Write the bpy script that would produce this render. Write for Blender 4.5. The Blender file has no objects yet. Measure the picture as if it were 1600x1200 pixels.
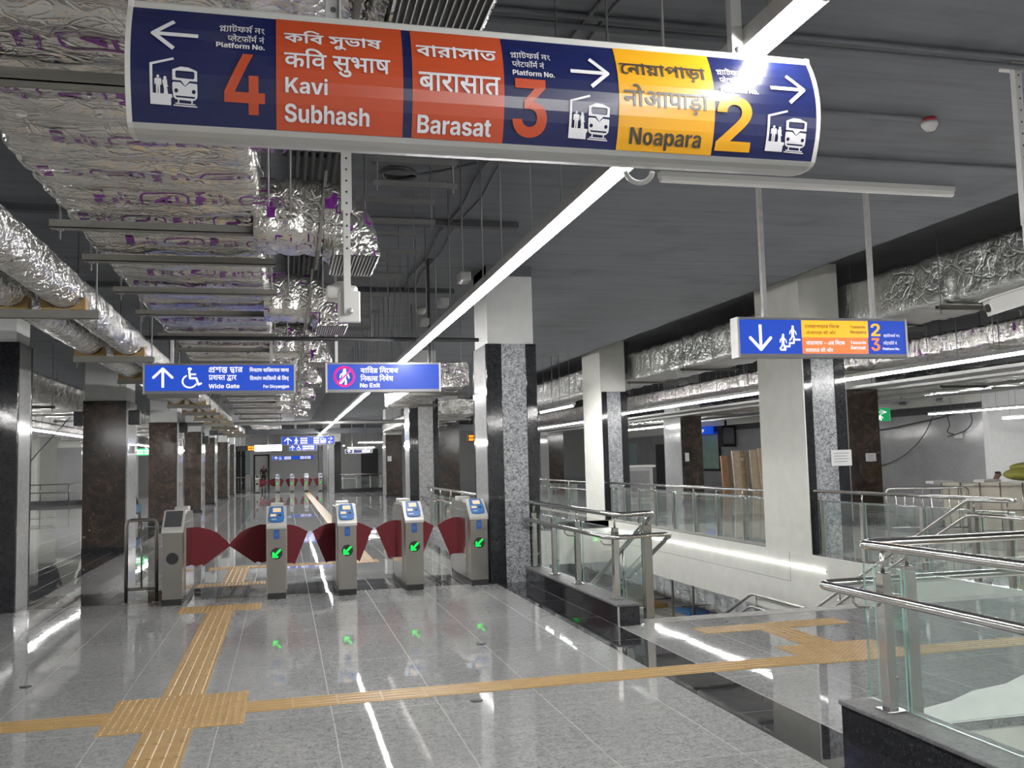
import bpy, bmesh, math, random
from mathutils import Vector, Matrix, noise
from mathutils.geometry import tessellate_polygon, delaunay_2d_cdt
random.seed(7)
SC = bpy.context.scene
COL = SC.collection
PI = math.pi

# ------------------------------------------------------------------ helpers
ORG = {}            # object name -> world origin its children's meshes are built around

def setp(o, label=None, cat=None, group=None, kind=None):
    if label: o['label'] = label
    if cat: o['category'] = cat
    if group: o['group'] = group
    if kind: o['kind'] = kind
    return o

def thing(name, label, cat, loc=(0, 0, 0), group=None, kind=None, parent=None):
    o = bpy.data.objects.new(name, None)
    COL.objects.link(o)
    o.empty_display_size = 0.1
    if parent is not None:
        o.parent = parent
        o.location = (0, 0, 0)
        ORG[o.name] = ORG[parent.name]
    else:
        o.location = loc
        ORG[o.name] = Vector(loc)
    setp(o, label, cat, group, kind)
    return o

class MB:
    """collects faces, then links them as ONE mesh object"""
    def __init__(s):
        s.v = []; s.f = []; s.sm = []
    def add(s, vs, fs, smooth=False):
        b = len(s.v)
        s.v += [Vector(p) for p in vs]
        for f in fs:
            s.f.append([b + i for i in f]); s.sm.append(smooth)
        return s
    def box(s, x0, x1, y0, y1, z0, z1):
        return s.add([(x0,y0,z0),(x1,y0,z0),(x1,y1,z0),(x0,y1,z0),(x0,y0,z1),(x1,y0,z1),(x1,y1,z1),(x0,y1,z1)],
                     [(3,2,1,0),(4,5,6,7),(0,1,5,4),(1,2,6,5),(2,3,7,6),(3,0,4,7)])
    def bbox(s, x0, x1, y0, y1, z0, z1, r=0.006):
        """box with chamfered edges"""
        bm = bmesh.new()
        bmesh.ops.create_cube(bm, size=1)
        for v in bm.verts:
            v.co = ((x0+x1)/2 + v.co.x*(x1-x0), (y0+y1)/2 + v.co.y*(y1-y0), (z0+z1)/2 + v.co.z*(z1-z0))
        bmesh.ops.bevel(bm, geom=bm.edges[:], offset=r, segments=2, affect='EDGES', profile=0.5)
        bm.verts.index_update()
        s.add([v.co.copy() for v in bm.verts], [[v.index for v in f.verts] for f in bm.faces])
        bm.free()
        return s
    def bar(s, p, q, w, h, up=(0, 0, 1)):
        """rectangular bar between two points"""
        p = Vector(p); q = Vector(q); d = (q-p).normalized(); up = Vector(up)
        if abs(d.dot(up)) > 0.98: up = Vector((0, 1, 0))
        a = d.cross(up).normalized(); b = a.cross(d).normalized()
        c = []
        for e in (p, q):
            for i, j in ((-1,-1),(1,-1),(1,1),(-1,1)):
                c.append(e + a*(i*w/2) + b*(j*h/2))
        return s.add(c, [(0,1,2,3),(7,6,5,4),(0,4,5,1),(1,5,6,2),(2,6,7,3),(3,7,4,0)])
    def tube(s, pts, r, n=10, caps=True, closed=False):
        pts = [Vector(p) for p in pts]
        m = len(pts); rr = r if isinstance(r, (list, tuple)) else [r]*m
        ring = []; ref = None
        for i, p in enumerate(pts):
            a = pts[i-1] if i > 0 else (pts[-1] if closed else p)
            b = pts[i+1] if i < m-1 else (pts[0] if closed else p)
            d = (b-a).normalized()
            if ref is None:
                ref = Vector((0, 0, 1)) if abs(d.z) < 0.9 else Vector((1, 0, 0))
            u = (ref - d*ref.dot(d))
            if u.length < 1e-4:
                ref = Vector((1, 0, 0)) if abs(d.x) < 0.9 else Vector((0, 1, 0)); u = ref - d*ref.dot(d)
            u.normalize(); ref = u
            w = d.cross(u)
            ring.append([p + (u*math.cos(2*PI*k/n) + w*math.sin(2*PI*k/n))*rr[i] for k in range(n)])
        vs = [v for R in ring for v in R]; fs = []
        for i in range(m if closed else m-1):
            j = (i+1) % m
            for k in range(n):
                k2 = (k+1) % n
                fs.append((i*n+k, i*n+k2, j*n+k2, j*n+k))
        if caps and not closed:
            fs.append(tuple(range(n-1, -1, -1))); fs.append(tuple((m-1)*n + k for k in range(n)))
        return s.add(vs, fs, True)
    def prism(s, prof, axis, a, b):
        """closed profile extruded along an axis; profile coordinates fill the two other axes in order"""
        def P(t, q):
            c = list(q); c.insert(axis, t); return tuple(c)
        n = len(prof)
        tri = tessellate_polygon([[Vector((p[0], p[1], 0)) for p in prof]])
        vs = [P(a, p) for p in prof] + [P(b, p) for p in prof]
        fs = [(i, (i+1) % n, n+(i+1) % n, n+i) for i in range(n)]
        for t in tri:
            fs.append(tuple(t)); fs.append(tuple(n+i for i in reversed(t)))
        return s.add(vs, fs)
    def poly(s, rings, fn):
        """flat filled outline with holes, mapped by fn(u, v)"""
        rings = [[Vector((p[0], p[1], 0)) for p in r] for r in rings if len(r) > 2]
        tri = tessellate_polygon(rings)
        flat = [p for r in rings for p in r]
        return s.add([fn(p.x, p.y) for p in flat], [tuple(t) for t in tri])
    def disc(s, cu, cv, r, fn, n=20, rv=None):
        rv = rv or r
        return s.poly([[(cu + r*math.cos(2*PI*k/n), cv + rv*math.sin(2*PI*k/n)) for k in range(n)]], fn)
    def stroke(s, pts, w, fn, ends=False):
        """thick flat line"""
        for (a, b) in zip(pts[:-1], pts[1:]):
            d = Vector((b[0]-a[0], b[1]-a[1], 0))
            if d.length < 1e-7: continue
            d.normalize(); nx, ny = -d.y*w/2, d.x*w/2
            s.poly([[(a[0]+nx, a[1]+ny), (a[0]-nx, a[1]-ny), (b[0]-nx, b[1]-ny), (b[0]+nx, b[1]+ny)]], fn)
        for p in (pts if ends else pts[1:-1]):
            s.disc(p[0], p[1], w/2, fn, 10)
        return s
    def sphere(s, c, r, n=10, m=7, sc=(1, 1, 1)):
        vs = []; fs = []
        for i in range(m+1):
            t = PI*i/m
            for k in range(n):
                a = 2*PI*k/n
                vs.append((c[0]+sc[0]*r*math.sin(t)*math.cos(a), c[1]+sc[1]*r*math.sin(t)*math.sin(a), c[2]+sc[2]*r*math.cos(t)))
        for i in range(m):
            for k in range(n):
                fs.append((i*n+k, (i+1)*n+k, (i+1)*n+(k+1) % n, i*n+(k+1) % n))
        return s.add(vs, fs, True)
    def build(s, name, mat, parent=None, label=None, cat=None, group=None, kind=None, recalc=True):
        if parent is not None:
            org = ORG[parent.name]
        else:
            xs = [v.x for v in s.v]; ys = [v.y for v in s.v]; zs = [v.z for v in s.v]
            org = Vector(((min(xs)+max(xs))/2, (min(ys)+max(ys))/2, min(zs)))
            if kind == 'structure': org = Vector((0, 0, 0))
        me = bpy.data.meshes.new(name)
        me.from_pydata([tuple(v-org) for v in s.v], [], s.f)
        me.polygons.foreach_set('use_smooth', s.sm)
        if recalc:
            bm = bmesh.new(); bm.from_mesh(me)
            bmesh.ops.recalc_face_normals(bm, faces=bm.faces[:])
            bm.to_mesh(me); bm.free()
        me.materials.append(mat)
        me.update()
        o = bpy.data.objects.new(name, me)
        COL.objects.link(o)
        if parent is not None:
            o.parent = parent
        else:
            o.location = org
        ORG[o.name] = org
        return setp(o, label, cat, group, kind)

def copy_tree(o, parent=None):
    c = o.copy(); COL.objects.link(c)
    if parent is not None: c.parent = parent
    for k in ('label', 'group'):
        if parent is None and k in c: del c[k]
    for ch in list(o.children): copy_tree(ch, c)
    return c

def place(proto, first, loc, label, group=None, rotz=0.0):
    o = proto if first else copy_tree(proto)
    o.location = loc; o.rotation_euler = (0, 0, rotz)
    o['label'] = label
    if group: o['group'] = group
    return o

ORD = ['first','second','third','fourth','fifth','sixth','seventh','eighth','ninth','tenth','eleventh','twelfth','thirteenth','fourteenth',
       'fifteenth','sixteenth','seventeenth','eighteenth','nineteenth','twentieth']
def ordinal(i):
    if i < 20: return ORD[i]
    tens = ['', '', 'twenty', 'thirty', 'forty', 'fifty']; n = i+1
    if n % 10 == 0: return {30: 'thirtieth', 40: 'fortieth', 50: 'fiftieth'}[n]
    return tens[n//10] + '-' + ORD[n % 10 - 1]

# ------------------------------------------------------------------ materials
class NT:
    def __init__(s, name):
        s.m = bpy.data.materials.new(name); s.m.use_nodes = True
        s.t = s.m.node_tree; s.t.nodes.clear()
        s.out = s.t.nodes.new('ShaderNodeOutputMaterial')
    def n(s, ty, **k):
        nd = s.t.nodes.new('ShaderNode' + ty)
        for a, b in k.items():
            if a == 'ins':
                for i, val in b.items():
                    if hasattr(val, 'is_linked') or hasattr(val, 'links'): s.t.links.new(val, nd.inputs[i])
                    else: nd.inputs[i].default_value = val
            else: setattr(nd, a, b)
        return nd
    def math(s, op, a, b=None, c=None):
        ins = {0: a}
        if b is not None: ins[1] = b
        if c is not None: ins[2] = c
        return s.n('Math', operation=op, ins=ins).outputs[0]
    def ramp(s, fac, stops, interp='LINEAR'):
        r = s.n('ValToRGB', ins={0: fac}); r.color_ramp.interpolation = interp
        e = r.color_ramp.elements
        while len(e) < len(stops): e.new(0.5)
        for el, (p, c) in zip(e, stops):
            el.position = p; el.color = (c[0], c[1], c[2], 1) if isinstance(c, (tuple, list)) else (c, c, c, 1)
        return r.outputs[0]
    def mix(s, fac, a, b, mode='MIX'):
        m = s.n('Mix', data_type='RGBA', blend_type=mode)
        for i, v in ((0, fac), (6, a), (7, b)):
            if hasattr(v, 'links'): s.t.links.new(v, m.inputs[i])
            else: m.inputs[i].default_value = v if i == 0 else ((*v, 1) if len(v) == 3 else v)
        return m.outputs[2]
    def bsdf(s, **k):
        b = s.n('BsdfPrincipled')
        for a, v in k.items():
            i = b.inputs[a.replace('_', ' ')]
            if hasattr(v, 'links'): s.t.links.new(v, i)
            elif isinstance(v, (tuple, list)) and len(v) == 3 and i.type == 'RGBA': i.default_value = (*v, 1)
            else: i.default_value = v
        s.t.links.new(b.outputs[0], s.out.inputs[0])
        return b
    def coord(s, kind='Object'):
        return s.n('TexCoord').outputs[kind]
    def pos(s):
        return s.n('NewGeometry').outputs['Position']
    def bump(s, h, strength=0.3, dist=0.02):
        return s.n('Bump', ins={'Height': h, 'Strength': strength, 'Distance': dist}).outputs[0]

def mat(name, col, rough=0.5, metal=0.0, grain=0.0, gscale=40, emit=0, ecol=None, bump=0.0, bscale=30):
    t = NT(name); kw = dict(Roughness=rough, Metallic=metal)
    P = t.pos()
    if grain:
        nz = t.n('TexNoise', ins={'Vector': P, 'Scale': gscale, 'Detail': 4.0}).outputs[0]
        kw['Base_Color'] = t.ramp(nz, [(0.25, tuple(c*(1-grain) for c in col)), (0.75, tuple(min(1, c*(1+grain)) for c in col))])
    else: kw['Base_Color'] = col
    if bump:
        nz = t.n('TexNoise', ins={'Vector': P, 'Scale': bscale, 'Detail': 4.0}).outputs[0]
        kw['Normal'] = t.bump(nz, bump, 0.02)
    if emit:
        kw['Emission_Color'] = ecol or col; kw['Emission_Strength'] = emit
    t.bsdf(**kw)
    return t.m

def granite(name, a, b, c, scale=90, rough=0.08, joints=None, bump=0.0):
    """speckled polished stone; joints=(pitch_x, off_x, pitch_y, off_y) draws grout lines on a floor"""
    t = NT(name); P = t.pos()
    n1 = t.n('TexNoise', ins={'Vector': P, 'Scale': scale, 'Detail': 3.0, 'Roughness': 0.7}).outputs[0]
    n2 = t.n('TexNoise', ins={'Vector': P, 'Scale': scale*0.35, 'Detail': 2.0}).outputs[0]
    mixn = t.math('ADD', t.math('MULTIPLY', n1, 0.7), t.math('MULTIPLY', n2, 0.3))
    colr = t.ramp(mixn, [(0.36, a), (0.47, b), (0.62, c)])
    big = t.n('TexNoise', ins={'Vector': P, 'Scale': 0.9, 'Detail': 3.0}).outputs[0]
    colr = t.mix(0.55, colr, t.ramp(big, [(0.3, 0.72), (0.7, 1.1)]), 'MULTIPLY')
    kw = {}
    if joints:
        px, ox, py, oy = joints
        sx = t.n('SeparateXYZ', ins={0: P})
        def line(o, p, off):
            f = t.math('FRACT', t.math('DIVIDE', t.math('SUBTRACT', o, off), p))
            return t.math('GREATER_THAN', t.math('ABSOLUTE', t.math('SUBTRACT', f, 0.5)), 0.5 - 0.0035/p)
        wob = t.n('TexNoise', ins={'Vector': P, 'Scale': 5.0, 'Detail': 3.0}).outputs[0]
        wx = t.math('ADD', sx.outputs[0], t.math('MULTIPLY', t.math('SUBTRACT', wob, 0.5), 0.012))
        j = t.math('MAXIMUM', line(wx, px, ox), line(sx.outputs[1], py, oy))
        cell = t.n('Combine' + 'XYZ', ins={0: t.math('FLOOR', t.math('DIVIDE', t.math('SUBTRACT', sx.outputs[0], ox), px)),
                                          1: t.math('FLOOR', t.math('DIVIDE', t.math('SUBTRACT', sx.outputs[1], oy), py))}).outputs[0]
        wn = t.n('TexWhiteNoise', noise_dimensions='3D', ins={0: cell})
        colr = t.mix(0.5, colr, t.ramp(wn.outputs[0], [(0, 0.86), (1, 1.06)]), 'MULTIPLY')
        colr = t.mix(t.math('MULTIPLY', j, 0.30), colr, (0.36, 0.32, 0.26))
        # every tile lies a hair out of level, and the polish ripples
        tilt = t.n('VectorMath', operation='SUBTRACT', ins={0: wn.outputs[1], 1: (0.5, 0.5, 0.5)}).outputs[0]
        tilt = t.n('VectorMath', operation='MULTIPLY', ins={0: tilt, 1: (0.004, 0.004, 0.0)}).outputs[0]
        rip = t.n('TexNoise', ins={'Vector': P, 'Scale': 3.5, 'Detail': 2.0}).outputs[0]
        nb = t.bump(rip, 0.014, 0.02)
        kw['Normal'] = t.n('VectorMath', operation='NORMALIZE', ins={0: t.n('VectorMath', operation='ADD', ins={0: nb, 1: tilt}).outputs[0]}).outputs[0]
        kw['Roughness'] = t.math('ADD', t.math('MULTIPLY', j, 0.4), t.ramp(big, [(0.3, rough), (0.7, rough+0.02)]))
    else:
        kw['Roughness'] = rough
        if bump: kw['Normal'] = t.bump(n2, bump, 0.03)
        else: kw['Normal'] = t.bump(t.n('TexNoise', ins={'Vector': P, 'Scale': 4.0, 'Detail': 2.0}).outputs[0], 0.05, 0.02)
    t.bsdf(Base_Color=colr, **kw)
    return t.m

def foil(name, tint=(0.75, 0.735, 0.695), rough=0.20, scale=5.0, printed=False, strength=0.6, stretch=(0.5, 2.0, 1.0)):
    """aluminium wrap: soft folds plus thin creases drawn out along one direction"""
    t = NT(name); P = t.pos()
    mp = t.n('Mapping', ins={'Vector': P, 'Scale': stretch}).outputs[0]
    n1 = t.n('TexNoise', ins={'Vector': mp, 'Scale': scale, 'Detail': 3.0, 'Roughness': 0.5, 'Distortion': 0.8}).outputs[0]
    warp = t.n('VectorMath', operation='ADD', ins={0: mp, 1: t.n('TexNoise', ins={'Vector': P, 'Scale': 2.5, 'Detail': 2.0}).outputs[1]}).outputs[0]
    v = t.n('TexVoronoi', feature='DISTANCE_TO_EDGE', ins={'Vector': warp, 'Scale': scale*1.3}).outputs[0]
    v2 = t.n('TexVoronoi', feature='DISTANCE_TO_EDGE', ins={'Vector': warp, 'Scale': scale*3.4}).outputs[0]
    h = t.math('ADD', t.math('MULTIPLY', n1, 1.1), t.math('ADD', t.math('MULTIPLY', t.math('MINIMUM', v, 0.10), 1.6), t.math('MULTIPLY', t.math('MINIMUM', v2, 0.10), 0.5)))
    nb = t.bump(h, strength, 0.06)
    grime = t.n('TexNoise', ins={'Vector': P, 'Scale': 2.0, 'Detail': 4.0}).outputs[0]
    colr = t.mix(0.5, tint, t.ramp(grime, [(0.3, 0.75), (0.7, 1.0)]), 'MULTIPLY')
    if printed:
        sx = t.n('SeparateXYZ', ins={0: P})
        g1 = t.n('TexNoise', ins={'Vector': t.n('Mapping', ins={'Vector': P, 'Scale': (1.0, 3.0, 1.0)}).outputs[0], 'Scale': 4.0, 'Detail': 2.0, 'Distortion': 0.5}).outputs[0]
        g2 = t.n('TexVoronoi', feature='F1', distance='CHEBYCHEV', ins={'Vector': P, 'Scale': 6.0}).outputs[0]
        msk = t.math('MULTIPLY', t.math('GREATER_THAN', g1, 0.50), t.math('MULTIPLY', t.math('LESS_THAN', g2, 0.34), t.math('GREATER_THAN', g2, 0.27)))
        colr = t.mix(msk, colr, (0.16, 0.02, 0.22))
        t.bsdf(Base_Color=colr, Metallic=t.math('SUBTRACT', 0.96, t.math('MULTIPLY', msk, 0.6)), Roughness=rough, Normal=nb)
    else:
        t.bsdf(Base_Color=colr, Metallic=0.96, Roughness=rough, Normal=nb)
    return t.m

def marble(name):
    t = NT(name); P = t.pos()
    n1 = t.n('TexNoise', ins={'Vector': P, 'Scale': 2.2, 'Detail': 8.0, 'Roughness': 0.65, 'Distortion': 2.0}).outputs[0]
    base = t.ramp(n1, [(0.3, (0.014, 0.012, 0.011)), (0.5, (0.034, 0.025, 0.021)), (0.66, (0.07, 0.046, 0.034)), (0.8, (0.10, 0.075, 0.06))])
    v = t.n('TexVoronoi', feature='DISTANCE_TO_EDGE', ins={'Vector': t.n('VectorMath', operation='ADD', ins={0: P, 1: t.n('TexNoise', ins={'Vector': P, 'Scale': 1.6, 'Detail': 4.0}).outputs[1]}).outputs[0], 'Scale': 1.3}).outputs[0]
    vein = t.ramp(v, [(0.0, 0.8), (0.012, 0.0)])
    base = t.mix(t.math('MULTIPLY', t.math('MULTIPLY', vein, n1), 0.45), base, (0.26, 0.17, 0.11))
    sp = t.n('TexNoise', ins={'Vector': P, 'Scale': 14.0, 'Detail': 3.0}).outputs[0]
    base = t.mix(t.ramp(sp, [(0.70, 0.0), (0.74, 0.8)]), base, (0.32, 0.27, 0.22))
    t.bsdf(Base_Color=base, Roughness=0.12)
    return t.m

def ceiling_mat(name, a):
    t = NT(name); P = t.pos()
    mp = t.n('Mapping', ins={'Vector': P, 'Scale': (0.25, 3.0, 1.0)}).outputs[0]
    n1 = t.n('TexNoise', ins={'Vector': mp, 'Scale': 2.5, 'Detail': 6.0, 'Roughness': 0.65}).outputs[0]
    n2 = t.n('TexNoise', ins={'Vector': P, 'Scale': 1.1, 'Detail': 5.0}).outputs[0]
    c = t.ramp(n1, [(0.25, tuple(x*0.72 for x in a)), (0.5, a), (0.8, tuple(x*1.2 for x in a))])
    c = t.mix(0.5, c, t.ramp(n2, [(0.34, 0.55), (0.42, 0.9), (0.6, 1.08)]), 'MULTIPLY')
    t.bsdf(Base_Color=c, Roughness=0.75, Normal=t.bump(n1, 0.25, 0.02))
    return t.m

def glass_mat(name, tint=(0.93, 0.965, 0.955)):
    t = NT(name)
    tr = t.n('BsdfTransparent', ins={0: (*tint, 1)}).outputs[0]
    P = t.pos()
    gl = t.n('BsdfGlossy', ins={'Color': (1, 1, 1, 1), 'Roughness': 0.02}).outputs[0]
    df = t.n('BsdfDiffuse', ins={'Color': (0.62, 0.70, 0.69, 1)}).outputs[0]
    smudge = t.n('TexNoise', ins={'Vector': P, 'Scale': 3.0, 'Detail': 6.0}).outputs[0]
    m0 = t.n('MixShader', ins={0: t.ramp(smudge, [(0.4, 0.02), (0.75, 0.075)]), 1: tr, 2: df}).outputs[0]
    back = t.n('NewGeometry').outputs['Backfacing']
    ior = t.math('ADD', t.math('MULTIPLY', back, 1/1.45-1.45), 1.45)
    fr = t.n('Fresnel', ins={'IOR': ior}).outputs[0]
    m = t.n('MixShader', ins={0: fr, 1: m0, 2: gl}).outputs[0]
    t.t.links.new(m, t.out.inputs[0])
    return t.m

M = {}
M['floor'] = granite('granite_floor', (0.17, 0.17, 0.17), (0.31, 0.315, 0.315), (0.44, 0.44, 0.435), 48, 0.012, joints=(0.72, 1.02, 1.62, 4.82))
M['black_floor'] = granite('black_floor', (0.006, 0.006, 0.007), (0.014, 0.014, 0.016), (0.045, 0.045, 0.05), 60, 0.012, joints=(0.41, 2.76, 1.25, 4.3))
M['black'] = granite('black_granite', (0.008, 0.008, 0.009), (0.014, 0.015, 0.018), (0.03, 0.03, 0.033), 80, 0.07)
M['light_granite'] = granite('light_granite', (0.24, 0.245, 0.25), (0.33, 0.335, 0.34), (0.42, 0.42, 0.42), 60, 0.10)
M['grey_granite'] = granite('grey_granite', (0.06, 0.065, 0.075), (0.26, 0.27, 0.285), (0.56, 0.57, 0.59), 42, 0.25)
M['rough_granite'] = granite('rough_granite', (0.16, 0.16, 0.16), (0.32, 0.32, 0.315), (0.5, 0.5, 0.49), 30, 0.6, bump=0.8)
M['wall_tile'] = granite('grey_wall_tile', (0.24, 0.245, 0.25), (0.30, 0.305, 0.31), (0.36, 0.36, 0.365), 30, 0.10)
M['marble'] = marble('brown_marble')
M['white_paint'] = mat('white_paint', (0.66, 0.67, 0.66), 0.6, grain=0.06, gscale=6, bump=0.12, bscale=8)
M['cream'] = mat('cream_plaster', (0.86, 0.86, 0.79), 0.6, grain=0.05, gscale=4, bump=0.08, bscale=10)
M['concrete'] = mat('concrete', (0.42, 0.41, 0.38), 0.8, grain=0.2, gscale=10, bump=0.3, bscale=30)
M['ceiling'] = ceiling_mat('ceiling_paint', (0.108, 0.117, 0.132))
M['ceiling_dark'] = ceiling_mat('ceiling_dark', (0.055, 0.058, 0.064))
M['foil'] = foil('foil_wrap')
M['foil_print'] = foil('foil_printed', printed=True, scale=5.0, stretch=(1.0, 1.6, 1.0))
M['foil_hood'] = foil('foil_hood', printed=True, scale=4.0, rough=0.2, stretch=(1.6, 0.7, 1.0), strength=0.45)
M['foil_round'] = foil('foil_round', (0.78, 0.77, 0.74), 0.15, 6.0, stretch=(1.0, 1.5, 1.0), strength=0.9)
M['foil_right'] = foil('foil_right', (0.84, 0.84, 0.82), 0.30, 2.2, stretch=(1.0, 1.2, 1.0), strength=0.5)
M['purple'] = mat('purple_ink', (0.17, 0.025, 0.23), 0.35, 0.3)
M['steel'] = mat('polished_steel', (0.62, 0.60, 0.57), 0.16, 1.0)
M['steel_dull'] = mat('brushed_steel', (0.33, 0.315, 0.285), 0.27, 1.0, grain=0.08, gscale=60)
M['steel_dark'] = mat('dark_steel', (0.30, 0.28, 0.25), 0.28, 1.0)
M['galv'] = mat('galvanised', (0.42, 0.42, 0.41), 0.5, 0.6, grain=0.12, gscale=14)
M['channel'] = mat('channel_grey', (0.17, 0.165, 0.145), 0.6, 0.2, grain=0.1, gscale=10)
M['rod'] = mat('rod_grey', (0.22, 0.22, 0.22), 0.5, 0.5)
M['dark_grey'] = mat('dark_grey', (0.045, 0.047, 0.05), 0.6)
M['black_plastic'] = mat('black_plastic', (0.010, 0.010, 0.011), 0.55)
M['white_plastic'] = mat('white_plastic', (0.52, 0.52, 0.50), 0.4)
M['silver'] = mat('silver_trim', (0.50, 0.50, 0.48), 0.42, 0.35)
M['grey_trim'] = mat('grey_trim', (0.20, 0.20, 0.21), 0.45, 0.3)
M['kerb_stone'] = granite('kerb_stone', (0.05, 0.05, 0.052), (0.10, 0.10, 0.105), (0.16, 0.16, 0.16), 45, 0.4)
M['silver_lip'] = mat('silver_lip', (0.66, 0.65, 0.62), 0.35, 0.4)
M['tape'] = mat('wood_block', (0.34, 0.21, 0.07), 0.7)
M['tactile'] = mat('yellow_tactile', (0.43, 0.265, 0.095), 0.42, grain=0.14, gscale=9)
M['maroon'] = mat('maroon_flap', (0.19, 0.014, 0.022), 0.75)
M['reader'] = mat('reader_blue', (0.03, 0.13, 0.38), 0.35)
M['reader_screen'] = mat('reader_screen', (0.75, 0.55, 0.32), 0.4, emit=0.35)
M['sticker'] = mat('sticker_blue', (0.015, 0.07, 0.36), 0.4)
M['white_ink'] = mat('white_ink', (0.54, 0.54, 0.57), 0.4)
M['dark_ink'] = mat('dark_ink', (0.02, 0.018, 0.015), 0.4)
M['navy'] = mat('sign_navy', (0.005, 0.008, 0.048), 0.25)
M['orange'] = mat('sign_orange', (0.36, 0.042, 0.012), 0.28)
M['yellow'] = mat('sign_yellow', (0.52, 0.235, 0.006), 0.28)
M['glow_blue'] = mat('glow_blue', (0.001, 0.010, 0.08), 0.6, emit=0.62, ecol=(0.004, 0.075, 0.80))
M['glow_white'] = mat('glow_white', (0.4, 0.4, 0.42), 0.3, emit=0.95, ecol=(0.92, 0.9, 1.0))
M['glow_yellow'] = mat('glow_yellow', (0.8, 0.4, 0.01), 0.3, emit=0.85, ecol=(1.0, 0.48, 0.01))
M['glow_orange'] = mat('glow_orange', (0.7, 0.15, 0.03), 0.3, emit=0.85, ecol=(0.95, 0.17, 0.03))
M['glow_pink'] = mat('glow_pink', (0.7, 0.02, 0.2), 0.3, emit=0.8, ecol=(0.85, 0.02, 0.22))
M['glow_brown'] = mat('glow_brown', (0.12, 0.05, 0.01), 0.3, emit=0.3, ecol=(0.15, 0.06, 0.01))
M['glow_green'] = mat('glow_green', (0.0, 0.5, 0.05), 0.3, emit=1.6, ecol=(0.0, 0.85, 0.05))
M['exit_green'] = mat('exit_green', (0.01, 0.3, 0.08), 0.3, emit=0.5, ecol=(0.01, 0.45, 0.12))
M['led'] = mat('led_orange', (0.9, 0.3, 0.0), 0.3, emit=1.6, ecol=(1.0, 0.22, 0.0))
M['tube'] = mat('tube_light', (1, 1, 1), 0.4, emit=112, ecol=(1.0, 0.985, 0.965))
M['tube_wall'] = mat('tube_light_soft', (1, 1, 1), 0.4, emit=20, ecol=(1.0, 0.985, 0.965))
M['tube_off'] = mat('tube_unlit', (0.70, 0.69, 0.66), 0.35)
M['glass'] = glass_mat('clear_glass')
M['glass_edge'] = mat('glass_edge', (0.30, 0.52, 0.46), 0.15)
M['window_glass'] = mat('window_glass', (0.30, 0.42, 0.40), 0.08)
M['screed'] = mat('pale_screed', (0.88, 0.86, 0.80), 0.35, grain=0.04, gscale=5)
M['wood'] = mat('pale_wood', (0.66, 0.53, 0.36), 0.65, grain=0.15, gscale=7)
M['wood_dark'] = mat('brown_wood', (0.36, 0.20, 0.10), 0.65, grain=0.2, gscale=7)
M['wood_tan'] = mat('tan_wood', (0.48, 0.35, 0.20), 0.65, grain=0.15, gscale=6)
M['paper'] = mat('paper', (0.72, 0.72, 0.72), 0.7)
M['tarp'] = mat('cream_sheet', (0.46, 0.43, 0.34), 0.55, grain=0.12, gscale=5, bump=0.4, bscale=4)
M['sack'] = mat('olive_sack', (0.26, 0.25, 0.04), 0.7, bump=0.5, bscale=9)
M['cyan_film'] = mat('green_film', (0.30, 0.46, 0.37), 0.4, grain=0.15, gscale=2)
M['skin'] = mat('skin', (0.20, 0.105, 0.07), 0.6)
M['denim'] = mat('denim', (0.16, 0.26, 0.40), 0.8)
M['dark_cloth'] = mat('dark_cloth', (0.015, 0.015, 0.018), 0.8)
M['white_cloth'] = mat('white_cloth', (0.6, 0.6, 0.6), 0.8)
M['red'] = mat('red_plastic', (0.30, 0.02, 0.02), 0.5)
M['lower'] = mat('lower_floor', (0.30, 0.29, 0.26), 0.7, grain=0.2, gscale=6)
M['blue_sheet'] = mat('blue_sheet', (0.04, 0.16, 0.4), 0.6)
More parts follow.
